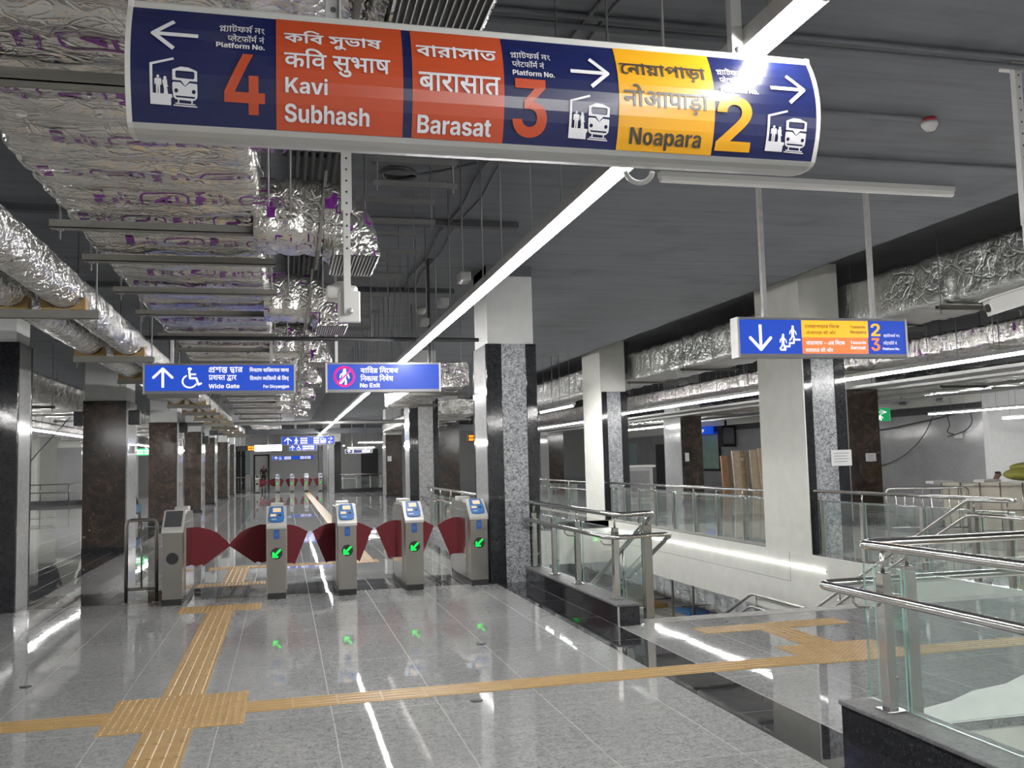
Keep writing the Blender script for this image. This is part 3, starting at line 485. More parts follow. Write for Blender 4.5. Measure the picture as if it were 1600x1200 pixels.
3557:(922,[[255,464,4268,464,4307,461,4344,457,354,454,349,381,4330,385,4282,391,259,391,4197,391,4127,337,127,287,4127,236,4191,188,240,188,4284,188,4369,233,400,274,4386,310,380,353,4442,366,4502,413,502,457,4502,485,4479,533,465,551,0,551,0,622,937,622,937,551,833,551,833,0,752,0,752,179,4724,161,4646,132,595,132,4546,132,4468,170,440,204,4416,182,4359,143,4284,118,233,118,4181,118,4096,160,4046,235,46,286,4046,372,4161,464],[471,301,4491,252,4552,203,601,203,4651,203,4725,245,752,274,752,551,553,551,4582,499,582,445,4582,337]]),
3027:(563,[[208,551,208,234,4208,208,4183,178,160,178,4134,178,4079,220,4041,280,41,308,4041,331,4068,359,102,359,127,359,127,551,0,551,0,622,578,622,578,551,474,551,474,0,393,0,393,551]]),
3494:(859,[[312,-12,4266,28,4188,108,4141,193,141,242,4141,270,4166,316,182,329,38,327,38,399,467,399,467,551,0,551,0,622,873,622,873,551,548,551,548,349,4573,373,4630,399,666,399,4730,399,4813,316,813,239,4813,193,4782,89,748,39,675,80,4701,112,4732,196,732,237,4732,284,4693,330,658,330,4604,330,548,257,548,0,467,0,467,328,366,328,4317,328,4264,316,245,299,4222,280,222,237,4222,188,4295,97,366,40]]),
3051:(580,[[595,622,595,551,491,551,491,0,410,0,410,179,4382,161,4304,132,253,132,4163,132,4052,253,38,353,4100,366,4160,413,160,457,4160,485,4137,533,123,551,0,551,0,622],[129,301,4149,252,4210,203,259,203,4309,203,4383,245,410,274,410,551,211,551,4240,499,240,445,4240,337]]),
3019:(553,[[568,551,474,551,474,380,4474,329,4459,269,441,246,4404,198,323,192,307,266,4329,270,4360,281,370,292,4382,304,4393,339,393,380,393,551,160,551,160,353,4160,307,4166,249,4186,211,4226,180,260,160,370,98,4433,62,4486,-3,486,-53,4486,-93,4453,-164,439,-184,367,-142,4380,-122,4403,-77,403,-55,4403,-36,4387,-7,4339,28,290,56,203,106,4164,129,4109,178,95,212,4079,248,79,316,79,551,0,551,0,622,568,622]]),
3043:(615,[[630,551,526,551,526,0,445,0,445,150,4414,130,4341,103,283,103,4206,103,4111,184,111,251,4111,278,4129,328,148,348,4101,366,4042,437,42,493,4042,553,4124,632,187,632,4240,632,4311,576,311,531,4311,484,271,443,210,482,4221,492,4230,515,230,526,4230,541,4210,568,184,568,4156,568,4116,524,116,489,4116,457,4147,418,4196,400,223,397,4253,405,288,405,4299,405,4326,403,333,402,326,332,4320,333,4303,333,298,333,4248,333,4191,292,191,254,4191,213,4248,173,292,173,4345,173,4419,216,445,245,445,551,383,551,383,622,630,622]]),
3068:(259,[[-185,615,3798,650,3780,714,-220,748,3780,813,3864,896,-61,896,3999,896,4079,839,4137,718,163,622,273,622,273,551,170,551,170,0,89,0,89,551,0,551,0,622,87,622,4059,726,3998,825,-57,825,3903,825,3861,776,-139,733,3861,699,3881,644,-105,615]]),
3023:(1023,[[470,218,4470,148,4379,80,312,80,4226,80,4092,208,29,356,100,382,4143,276,4243,153,305,153,4343,153,4391,188,391,227,4391,264,4350,322,318,347,4291,342,260,341,255,411,4323,413,4380,457,380,494,4380,530,4333,562,302,562,4265,562,4205,542,171,525,146,594,4172,608,4249,632,298,632,4376,632,4459,554,459,495,4459,417,392,375,4403,365,412,355,4450,350,486,350,4518,350,4568,356,594,363,594,551,521,551,521,622,1038,622,1038,551,934,551,934,0,853,0,853,551,675,551,675,0,594,0,594,290,4570,284,4524,279,498,279,4481,279,455,282,4470,252],[854,615,4833,694,4792,785,4742,823,708,823,4686,823,4652,814,638,809,614,882,4653,896,705,896,4759,896,4838,845,4901,722,929,615]]),
10271:(723,[[178,161,178,300,4200,341,4243,410,4294,479,328,521,503,728,690,728,383,370,370,375],[64,0,64,728,218,728,218,533,215,345,218,270,218,0],[517,0,305,325,402,439,698,0]]),
10507:(582,[[214,-10,4162,-10,4079,26,4033,98,33,152,4033,198,4066,260,4123,297,4197,317,238,321,4285,325,4343,334,4370,352,370,369,370,372,4370,394,4350,425,4313,442,286,442,4259,442,4218,426,4192,398,187,380,48,402,4061,449,4126,517,4225,553,287,553,4332,553,4416,531,4482,487,4521,417,521,368,521,0,378,0,378,76,373,76,4359,50,4315,11,4254,-10],[257,94,4291,94,4342,121,4371,167,371,195,371,253,4364,248,4339,241,4308,235,4277,230,265,228,4239,225,4199,207,4177,179,177,157,4177,137,4198,109,4234,94]]),
10980:(603,[[215,0,14,546,175,546,264,266,4281,213,4306,103,319,45,288,45,4300,103,4325,212,341,266,430,546,588,546,388,0]]),
10689:(274,[[61,0,61,546,212,546,212,0],[137,616,4103,616,4055,661,55,692,4055,724,4103,769,137,769,4171,769,4219,724,219,692,4219,661,4171,616]]),
10397:(656,[[334,-10,4246,-10,4115,44,4042,150,40,229,189,229,4192,192,4229,143,4292,119,332,119,4371,119,4429,141,4461,182,461,209,4461,233,4432,266,4377,289,337,299,258,318,4165,341,4059,437,59,517,4059,583,4131,682,4255,737,335,737,4417,737,4538,682,4605,583,606,518,458,518,4454,561,4389,609,334,609,4297,609,4244,587,4217,550,217,527,4217,501,4249,467,4301,445,332,437,397,422,4444,411,4524,375,4583,323,4616,253,616,208,4616,141,4549,43,4422,-10]]),
10915:(625,[[249,-7,4193,-7,4108,43,4061,135,61,199,61,546,212,546,212,226,4212,176,4264,119,309,119,4340,119,4386,146,4413,196,413,231,413,546,564,546,564,0,421,0,419,137,427,137,4406,68,4318,-7]]),
10578:(632,[[371,-9,4328,-9,4266,21,4227,65,217,88,210,88,210,0,61,0,61,728,212,728,212,454,217,454,4227,476,4265,522,4326,553,372,553,4432,553,4532,491,4593,366,593,272,4593,181,4534,56,4434,-9],[324,112,4361,112,4412,153,4438,225,438,272,4438,320,4412,392,4361,432,324,432,4287,432,4236,393,4209,321,209,272,4209,224,4236,152,4287,112]]),
10670:(625,[[212,315,212,0,61,0,61,728,210,728,210,409,198,409,4219,477,4306,553,376,553,4433,553,4517,503,4564,411,564,347,564,0,413,0,413,320,4413,370,4361,427,316,427,4286,427,4239,400,4212,351]]),
10871:(563,[[281,-11,4214,-11,4111,28,4046,100,37,151,178,174,4188,137,4241,99,285,99,4326,99,4373,130,373,153,4373,174,4339,201,303,208,209,227,4130,243,4051,321,51,383,4051,436,4109,512,4213,553,282,553,4348,553,4444,517,4503,451,513,406,379,383,4370,411,4324,445,285,445,4250,445,4202,416,202,392,4202,372,4233,344,271,336,370,317,4450,301,4527,228,527,169,4527,115,4464,34,4353,-11]]),
10375:(649,[[64,0,64,728,351,728,4433,728,4550,664,4612,553,612,481,4612,408,4549,298,4431,236,347,236,164,236,164,359,322,359,4366,359,4424,390,4453,445,453,481,4453,517,4424,571,4366,601,321,601,218,601,218,0]]),
10751:(312,[[227,-3,4141,-3,4061,69,61,143,61,728,212,728,212,163,4212,138,4231,115,252,115,4264,115,4277,117,281,118,305,9,4293,5,4253,-3]]),
10889:(369,[[337,546,337,431,10,431,10,546],[84,676,236,676,236,161,4236,136,4258,112,284,112,4293,112,4323,116,331,118,352,5,4327,-2,4277,-8,255,-8,4172,-8,4084,72,84,148]]),
10647:(400,[[369,546,369,431,10,431,10,546],[105,0,105,585,4105,644,4152,723,4233,762,284,762,4319,762,4377,751,391,746,364,633,4355,636,4330,641,316,641,4283,641,4256,610,256,582,256,0]]),
10790:(614,[[307,-11,4225,-11,4104,60,4039,187,39,271,4039,355,4104,482,4225,553,307,553,4390,553,4511,482,4576,355,576,271,4576,187,4511,60,4390,-11],[307,108,4345,108,4396,150,4422,224,422,271,4422,319,4396,392,4345,434,307,434,4269,434,4219,392,4193,319,193,271,4193,224,4219,150,4269,108]]),
10852:(410,[[61,0,61,546,208,546,208,450,214,450,4228,501,4299,553,344,553,4356,553,4382,550,392,548,392,414,4382,417,4344,421,328,421,4295,421,4242,393,4212,342,212,308,212,0]]),
10766:(915,[[61,0,61,546,201,546,209,409,198,409,4211,460,4260,524,4327,554,364,554,4422,554,4495,479,512,399,495,399,4507,453,4563,521,4638,554,680,554,4730,554,4809,510,4854,427,854,368,854,0,703,0,703,338,4703,383,4654,428,618,428,4591,428,4552,405,4531,363,531,334,531,0,385,0,385,342,4385,381,4338,428,301,428,4276,428,4236,405,4212,361,212,329,212,0]]),
11422:(269,[]),
10300:(763,[[64,0,64,728,235,728,459,367,4477,338,4514,271,4551,189,570,138,555,138,4551,178,4545,271,4542,357,542,386,542,728,699,728,699,0,528,0,323,327,4300,366,4260,437,4218,523,189,582,209,582,4212,530,4218,432,4221,353,221,328,221,0]]),
11376:(269,[[135,-9,4099,-9,4049,40,49,76,4049,112,4099,161,135,161,4172,161,4221,112,221,76,4221,40,4172,-9]]),
10065:(662,[[64,0,64,728,355,728,4436,728,4543,680,4597,596,597,541,4597,498,4562,434,4503,393,465,385,465,377,4507,376,4580,332,4625,255,625,201,4625,143,4568,52,4457,0,375,0],[218,126,343,126,4407,126,4466,175,466,216,4466,247,4437,293,4384,319,347,319,218,319],[218,423,332,423,4363,423,4413,445,4441,487,441,515,4441,554,4385,603,335,603,218,603]]),
10843:(632,[[61,-204,61,546,210,546,210,454,217,454,4227,476,4265,522,4326,553,372,553,4432,553,4532,491,4593,366,593,272,4593,181,4534,56,4434,-9,371,-9,4328,-9,4266,21,4227,65,217,88,212,88,212,-204],[324,112,4361,112,4412,153,4438,225,438,272,4438,320,4412,392,4361,432,324,432,4287,432,4236,393,4209,321,209,272,4209,224,4236,152,4287,112]]),
10459:(1042,[[219,0,24,728,192,728,274,377,4284,331,4301,227,4318,122,326,74,298,74,4307,122,4325,227,4344,331,355,377,441,728,600,728,687,377,4698,331,4717,227,4734,122,743,74,715,74,4723,122,4740,227,4758,331,767,377,849,728,1018,728,823,0,647,0,553,365,4537,428,4515,576,502,653,540,653,4525,578,4505,432,488,365,394,0]]),
10597:(632,[[260,-9,4198,-9,4097,56,4039,181,39,272,4039,366,4099,491,4200,553,259,553,4305,553,4367,522,4405,476,415,454,419,454,419,728,571,728,571,0,422,0,422,88,415,88,4405,65,4366,21,4305,-9],[308,112,4344,112,4396,152,4423,224,423,272,4423,321,4396,393,4345,432,308,432,4271,432,4220,392,4194,320,194,272,4194,225,4220,153,4271,112]]),
10614:(597,[[309,-11,4226,-11,4104,58,4039,184,39,270,4039,355,4104,482,4222,553,302,553,4357,553,4450,518,4521,449,4560,345,560,276,560,234,99,234,99,328,487,328,416,303,4416,345,4390,406,4341,440,304,440,4266,440,4215,406,4188,347,188,309,188,243,4188,197,4219,134,4275,102,312,102,4337,102,4378,117,4408,145,415,165,552,140,4538,95,4473,27,4374,-11]]),
10141:(751,[[388,-10,4286,-10,4131,81,4045,248,45,363,4045,481,4135,648,4289,737,385,737,4447,737,4553,702,4636,636,4689,546,696,492,540,492,4533,518,4506,558,4467,586,4418,601,388,601,4332,601,4248,546,4201,440,201,364,4201,288,4247,182,4332,126,390,126,4441,126,4515,163,4555,232,555,278,586,274,399,274,399,389,704,389,704,298,4704,202,4622,64,4480,-10]]),
10137:(587,[[64,0,64,728,546,728,546,600,218,600,218,401,514,401,514,276,218,276,218,0]]),
10084:(722,[[322,0,133,0,133,132,315,132,4384,132,4477,180,4524,283,524,364,4524,445,4477,547,4384,595,315,595,129,595,129,728,324,728,4434,728,4592,640,4678,477,678,364,4678,251,4592,87,4433,0],[218,728,218,0,64,0,64,728]]),
10998:(605,[[58,-193,92,-80,111,-85,4141,-92,4187,-85,4214,-56,216,-30,219,-2,14,546,175,546,264,266,4281,212,4302,104,315,45,281,45,4294,104,4320,213,338,266,432,546,591,546,359,-63,4343,-107,4291,-172,4212,-208,156,-208,4126,-208,4074,-199]]),
10773:(625,[[212,315,212,0,61,0,61,546,204,546,206,409,198,409,4219,477,4306,553,376,553,4433,553,4517,503,4564,411,564,347,564,0,413,0,413,320,4413,370,4361,427,316,427,4286,427,4239,400,4212,351]]),
10658:(633,[[305,-216,4237,-216,4134,-181,4070,-120,59,-80,189,-46,4196,-61,4224,-89,4270,-107,305,-107,4360,-107,4423,-56,423,-3,423,96,411,96,4401,74,4364,33,4304,8,260,8,4199,8,4098,65,4039,183,39,274,4039,367,4100,491,4201,553,260,553,4306,553,4368,522,4407,476,417,454,423,454,423,546,572,546,572,6,4572,-68,4504,-167,4384,-216],[308,122,4345,122,4396,158,4423,227,423,274,4423,322,4396,393,4345,432,308,432,4271,432,4220,392,4194,321,194,274,4194,228,4220,159,4271,122]]),
10719:(274,[[61,546,212,546,212,-27,4213,-91,4162,-168,4070,-204,5,-204,-25,-204,-25,-86,-5,-86,4031,-86,4061,-55,61,-25],[137,616,4103,616,4055,661,55,692,4055,724,4103,769,137,769,4171,769,4219,724,219,692,4219,661,4171,616]]),
10095:(608,[[64,0,64,728,555,728,555,600,218,600,218,430,529,430,529,305,218,305,218,127,555,127,555,0]]),
10993:(583,[[20,0,231,339,230,221,30,546,193,546,241,461,4264,419,4302,335,321,296,264,296,4284,335,4322,419,346,461,396,546,556,546,352,220,352,336,563,0,402,0,343,101,4319,143,4280,227,260,266,317,266,4298,227,4262,143,238,101,179,0]]),
10411:(669,[[36,600,36,728,634,728,634,600,412,600,412,0,258,0,258,600]]),
10984:(853,[[174,0,14,546,172,546,218,347,4230,292,4258,165,270,88,253,88,4266,163,4296,292,309,347,358,546,496,546,543,347,4555,292,4586,164,598,88,582,88,4594,164,4620,291,632,347,678,546,839,546,677,0,523,0,464,208,4455,238,4437,315,4421,395,413,429,439,429,4431,395,4414,315,4397,238,388,208,328,0]]),
10586:(590,[[307,-11,4224,-11,4104,60,4039,187,39,271,4039,355,4104,482,4224,553,307,553,4357,553,4439,527,4503,479,4544,411,552,369,411,343,4407,364,4389,398,4363,422,4329,434,309,434,4271,434,4219,394,4193,320,193,271,4193,223,4219,149,4271,108,309,108,4330,108,4364,121,4390,145,4408,181,412,203,552,177,4545,133,4504,64,4440,15,4357,-11]]),
10727:(582,[[198,157,198,339,221,339,395,546,569,546,335,271,298,271],[61,0,61,728,212,728,212,0],[402,0,242,237,342,345,579,0]]),
10073:(740,[[384,-10,4287,-10,4133,78,4045,245,45,363,4045,482,4134,650,4288,737,384,737,4446,737,4554,703,4637,636,4691,539,699,477,543,477,4538,506,4511,552,4471,584,4418,601,387,601,4331,601,4247,545,4201,439,201,363,4201,286,4248,180,4331,126,387,126,4417,126,4470,143,4511,175,4538,221,544,250,699,250,4693,200,4646,107,4565,33,4454,-10]]),
11359:(646,[[323,-10,4230,-10,4106,79,4043,245,43,363,4043,481,4106,648,4231,737,323,737,4416,737,4540,648,4603,481,603,363,4603,245,4541,79,4416,-10],[323,117,4366,117,4423,171,4451,281,451,363,4451,447,4423,557,4366,611,323,611,4280,611,4223,557,4195,447,195,363,4195,281,4223,171,4280,117]]),
11360:(646,[[85,0,85,124,580,124,580,0],[429,728,429,0,276,0,276,593,271,593,105,476,105,615,266,728]]),
11361:(646,[[67,0,67,111,327,351,4359,382,4404,433,4428,482,428,512,4428,544,4399,590,4349,615,317,615,4284,615,4234,588,4207,538,207,503,60,503,4060,575,4125,680,4242,737,318,737,4396,737,4512,682,4577,585,577,522,4577,481,4545,401,4463,303,387,235,281,131,281,126,586,126,586,0]]),
11371:(646,[[316,-10,4236,-10,4113,44,4041,141,39,206,194,206,4196,179,4230,139,4283,117,316,117,4351,117,4405,142,4435,190,435,224,4435,254,4405,305,4344,336,299,336,218,336,218,437,381,597,381,601,76,601,76,728,566,728,566,616,324,387,324,420,4406,431,4528,380,4596,279,596,214,4596,146,4523,46,4396,-10]]),
11372:(646,[[30,128,30,249,301,728,449,728,184,257,184,251,616,251,616,128],[379,0,379,164,383,219,383,454,523,454,523,0]]),
11364:(646,[[317,-10,4241,-10,4123,46,4055,143,53,206,203,206,4204,178,4235,135,4286,111,317,111,4353,111,4408,144,4439,201,439,239,4439,277,4407,336,4351,368,314,368,4282,368,4223,342,206,319,68,344,103,728,548,728,548,601,230,601,212,419,216,419,4235,446,4312,481,360,481,4409,481,4493,447,4554,382,4588,295,588,243,4588,169,4520,55,4398,-10]]),
11373:(646,[[325,-10,4253,-10,4132,48,4059,159,59,236,4059,294,4105,408,152,478,321,728,475,728,248,395,205,395,4215,412,4260,444,4323,464,361,464,4428,464,4530,410,4587,309,587,239,4587,165,4519,52,4401,-10],[324,111,4359,111,4412,143,4443,199,443,235,4443,272,4412,328,4359,359,324,359,4290,359,4236,328,4206,272,206,236,4206,200,4236,143,4290,111]]),
11366:(646,[[117,0,418,597,418,601,67,601,67,728,578,728,578,599,277,0]]),
11367:(646,[[323,-10,4241,-10,4113,44,4041,137,41,196,4041,241,4083,317,4154,368,199,376,199,380,4140,392,4067,482,67,542,4067,598,4133,686,4249,737,323,737,4396,737,4512,686,4578,598,578,542,4578,482,4505,392,447,380,447,376,4491,368,4563,317,4605,241,605,196,4605,137,4532,44,4405,-10],[323,103,4359,103,4414,130,4444,177,444,208,4444,239,4413,288,4358,316,323,316,4288,316,4232,288,4201,240,201,208,4201,177,4231,130,4286,103],[323,428,4353,428,4400,453,4428,497,428,525,4428,554,4401,597,4354,621,323,621,4292,621,4244,597,4218,554,218,525,4218,497,4244,453,4292,428]]),
11374:(646,[[321,737,4393,737,4514,679,4587,569,587,491,4587,434,4541,319,494,250,325,0,171,0,398,333,441,333,4431,316,4386,284,4323,263,285,263,4218,263,4116,317,4059,418,59,489,4059,563,4127,675,4245,737],[322,617,4287,617,4234,585,4203,529,203,492,4203,456,4234,400,4287,368,322,368,4356,368,4410,400,4440,456,440,492,4440,528,4410,585,4356,617]]),
10466:(743,[[25,0,326,429,326,312,49,728,227,728,305,608,4327,574,4355,517,4379,466,394,439,352,439,4367,466,4391,517,4421,574,443,608,522,728,696,728,424,321,424,432,718,0,536,0,437,150,4417,181,4392,224,4373,262,359,285,383,285,4371,262,4351,224,4326,181,305,150,203,0]]),
10234:(479,[[35,0,35,127,163,127,163,600,35,600,35,728,444,728,444,600,317,600,317,127,444,127,444,0]]),
11377:(269,[[135,-9,4099,-9,4049,40,49,76,4049,112,4099,161,135,161,4172,161,4221,112,221,76,4221,40,4172,-9],[135,350,4099,350,4049,399,49,435,4049,472,4099,521,135,521,4172,521,4221,472,221,435,4221,399,4172,350]]),
10384:(658,[[64,0,64,728,351,728,4433,728,4550,669,4612,562,612,490,4612,417,4549,313,4431,258,347,258,155,258,155,382,322,382,4366,382,4424,406,4453,454,453,490,4453,526,4424,576,4366,601,321,601,218,601,218,0],[468,0,291,331,457,331,638,0]]),
10002:(751,[[24,0,271,728,473,728,728,0,556,0,443,344,4421,415,4377,580,354,676,387,676,4364,579,4324,413,303,344,194,0],[181,166,181,286,570,286,570,166]]),
10292:(934,[[64,0,64,728,301,728,413,404,4421,380,4440,303,4460,215,4477,132,483,102,453,102,4458,131,4475,214,4495,303,4514,380,522,404,633,728,870,728,870,0,716,0,716,337,4716,361,4717,433,4720,517,4722,603,722,640,732,640,4722,599,4700,511,4677,429,4656,360,649,337,532,0,403,0,284,337,4276,360,4256,428,4232,510,4209,598,199,640,211,640,4211,604,4213,519,4215,435,4217,362,217,337,217,0]]),
10424:(731,[[365,-10,4275,-10,4139,57,4064,176,64,256,64,728,218,728,218,269,4218,227,4255,162,4321,126,365,126,4410,126,4477,162,4513,227,513,269,513,728,667,728,667,256,4667,176,4592,57,4456,-10]]),
10281:(565,[[64,0,64,728,218,728,218,127,530,127,530,0]]),
11455:(391,[[378,762,143,-109,13,-109,247,762]]),
}
PHRASES = {
'platform_bn': [1380, 1202, 1054, 1030, 1041, 1044, 1131, 1003, 1039, 1006],
'kavi_bn': [1020, 1055, 1042, 1003, 1050, 1057, 1043, 1054, 1049],
'barasat_bn': [1042, 1054, 1046, 1054, 1050, 1054, 1035],
'noapara_bn': [1061, 1039, 1054, 1070, 1054, 1040, 1054, 1068, 1054],
'wide_bn': [1224, 1048, 1435, 1003, 1262, 1054, 1046],
'divyang_bn': [1055, 1037, 1042, 1202, 1054, 1307, 1003, 1042, 1202, 1055, 1287, 1061, 1037, 1046, 1003, 1027, 1039, 1202],
'noexit_bn': [1042, 1054, 1055, 1051, 1046, 1003, 1055, 1039, 1061, 1049, 1038],
'tonoa_bn': [1061, 1039, 1054, 1070, 1054, 1040, 1054, 1068, 1054, 1046, 1003, 1055, 1037, 1061, 1020],
'tobara_bn': [1042, 1054, 1046, 1054, 1050, 1054, 1035, 1003, 11392, 1003, 1016, 1046, 1003, 1055, 1037, 1061, 1020],
'platform_hi': [3203, 3054, 3075, 3035, 3047, 3077, 3050, 3181, 3003, 3044, 3006],
'kavi_hi': [3025, 3067, 3057, 3003, 3060, 3069, 3049, 3066, 3059],
'barasat_hi': [3048, 3066, 3052, 3066, 3060, 3066, 3040],
'noapara_hi': [3044, 3079, 3010, 3046, 3066, 3096, 3066],
'wide_hi': [3274, 3058, 3215, 3040, 3003, 3529, 3066, 3052],
'divyang_hi': [3067, 3042, 3557, 3066, 3006, 3027, 3003, 3557, 3067, 3494, 3051, 3079, 3006, 3003, 3025, 3075, 3003, 3067, 3054, 3019],
'noexit_hi': [3067, 3044, 3025, 3066, 3060, 3003, 3067, 3044, 3059, 3075, 3043],
'tonoa_hi': [3044, 3079, 3010, 3046, 3066, 3096, 3066, 3003, 3025, 3068, 3003, 3023, 3052],
'tobara_hi': [3048, 3066, 3052, 3066, 3060, 3066, 3040, 3003, 3025, 3068, 3003, 3023, 3052],
}
LATIN = {
32: 11422, 45: 11392, 46: 11376, 47: 11455, 48: 11359, 49: 11360, 50: 11361, 51: 11371, 52: 11372, 53: 11364, 54: 11373, 55: 11366, 56: 11367, 57: 11374, 58: 11377, 65: 10002, 66: 10065, 67: 10073, 68: 10084, 69: 10095, 70: 10137, 71: 10141, 73: 10234, 75: 10271, 76: 10281, 77: 10292, 78: 10300, 80: 10375, 82: 10384, 83: 10397, 84: 10411, 85: 10424, 87: 10459, 88: 10466, 97: 10507, 98: 10578, 99: 10586, 100: 10597, 101: 10614, 102: 10647, 103: 10658, 104: 10670, 105: 10689, 106: 10719, 107: 10727, 108: 10751, 109: 10766, 110: 10773, 111: 10790, 112: 10843, 114: 10852, 115: 10871, 116: 10889, 117: 10915, 118: 10980, 119: 10984, 120: 10993, 121: 10998
}
_cache = {}
def glyph(key, thin=0):
    if (key, thin) in _cache: return _cache[(key, thin)]
    adv, cons = GLYPH_POINTS[key]
    rings = []
    fat = (15 if 3000 <= key < 10000 else 0) - thin          # the Devanagari letters are drawn bolder
    for c in cons:
        pts = [(c[i]-4000, c[i+1], 0) if c[i] > 2500 else (c[i], c[i+1], 1) for i in range(0, len(c), 2)]
        full = []
        for i, p in enumerate(pts):
            q = pts[(i+1) % len(pts)]
            full.append(p)
            if not p[2] and not q[2]: full.append(((p[0]+q[0])/2, (p[1]+q[1])/2, 1))
        k = next((i for i, p in enumerate(full) if p[2]), 0)
        full = full[k:] + full[:k]
        out = []
        i = 0; n = len(full)
        while i < n:
            p = full[i]; q = full[(i+1) % n]
            out.append((p[0], p[1]))
            if not q[2]:
                r = full[(i+2) % n]
                for t in (1/3, 2/3):
                    out.append(((1-t)**2*p[0]+2*t*(1-t)*q[0]+t*t*r[0], (1-t)**2*p[1]+2*t*(1-t)*q[1]+t*t*r[1]))
                i += 2
            else: i += 1
        ded = [out[0]]
        for p in out[1:]:
            if abs(p[0]-ded[-1][0])+abs(p[1]-ded[-1][1]) > 0.5: ded.append(p)
        out = ded
        if len(out) < 3: continue
        if fat:
            m = len(out); o2 = []
            for i in range(m):
                a, b, d = Vector(out[i-1]), Vector(out[i]), Vector(out[(i+1) % m])
                u = (b-a).normalized(); w = (d-b).normalized()
                nrm = Vector((-(u.y+w.y), u.x+w.x))
                if nrm.length > 1e-6: nrm.normalize()
                o2.append((b.x+nrm.x*fat, b.y+nrm.y*fat))
            out = o2
        rings.append(out)
    def area(r): return sum(r[i-1][0]*r[i][1]-r[i][0]*r[i-1][1] for i in range(len(r)))/2
    def inside(p, r):
        c = False
        for i in range(len(r)):
            a, b = r[i-1], r[i]
            if (a[1] > p[1]) != (b[1] > p[1]) and p[0] < (b[0]-a[0])*(p[1]-a[1])/(b[1]-a[1])+a[0]: c = not c
        return c
    outer = [[r] for r in rings if area(r) < 0]
    for h in (r for r in rings if area(r) > 0):
        for g in outer:
            if inside(h[0], g[0]): g.append(h)
    _cache[(key, thin)] = (adv, outer)
    return _cache[(key, thin)]

def text_shapes(key):
    """'=Latin text' or the name of a Bengali / Hindi phrase -> list of outline groups"""
    keys = [LATIN[ord(c)] for c in key[1:]] if key[0] == '=' else PHRASES[key]
    x = 0; out = []
    for k in keys:
        adv, gs = glyph(k, 17 if key == 'platform_bn' else 13 if key == 'platform_hi' else 0)
        for g in gs: out.append([[(px+x, py) for px, py in r] for r in g])
        x += adv - (14 if k >= 10000 else 0)
    return out

def fill(mb, rings, fn):
    """fills an outline with holes; tolerates outlines that cross themselves"""
    vs = []; fs = []
    for r in rings:
        fs.append(list(range(len(vs), len(vs)+len(r)))); vs += [Vector((p[0]*100, p[1]*100)) for p in r]
    es = [(f[i-1], f[i]) for f in fs for i in range(len(f))]
    v2, _, f2, _, _, _ = delaunay_2d_cdt(vs, es, [], 0, 1e-5)
    def wind(p):
        w = 0
        for f in fs:
            for i in range(len(f)):
                a, b = vs[f[i-1]], vs[f[i]]
                if a.y <= p[1] < b.y:
                    if (b.x-a.x)*(p[1]-a.y)-(p[0]-a.x)*(b.y-a.y) > 0: w += 1
                elif b.y <= p[1] < a.y:
                    if (b.x-a.x)*(p[1]-a.y)-(p[0]-a.x)*(b.y-a.y) < 0: w -= 1
        return w
    keep = []
    for f in f2:
        c = sum((v2[i] for i in f), Vector((0, 0)))/len(f)
        if wind(c) != 0: keep.append(tuple(f))
    mb.add([fn(p.x/100, p.y/100) for p in v2], keep)

def put_text(mb, key, u0, u1, v0, v1, fn, cuts=None):
    sh = text_shapes(key)
    xs = [p[0] for g in sh for p in g[0]]; ys = [p[1] for g in sh for p in g[0]]
    X0, X1, Y0, Y1 = min(xs), max(xs), min(ys), max(ys)
    for g in sh:
        fill(mb, [[(u0+(px-X0)/(X1-X0)*(u1-u0), v0+(py-Y0)/(Y1-Y0)*(v1-v0)) for px, py in r] for r in g], fn)

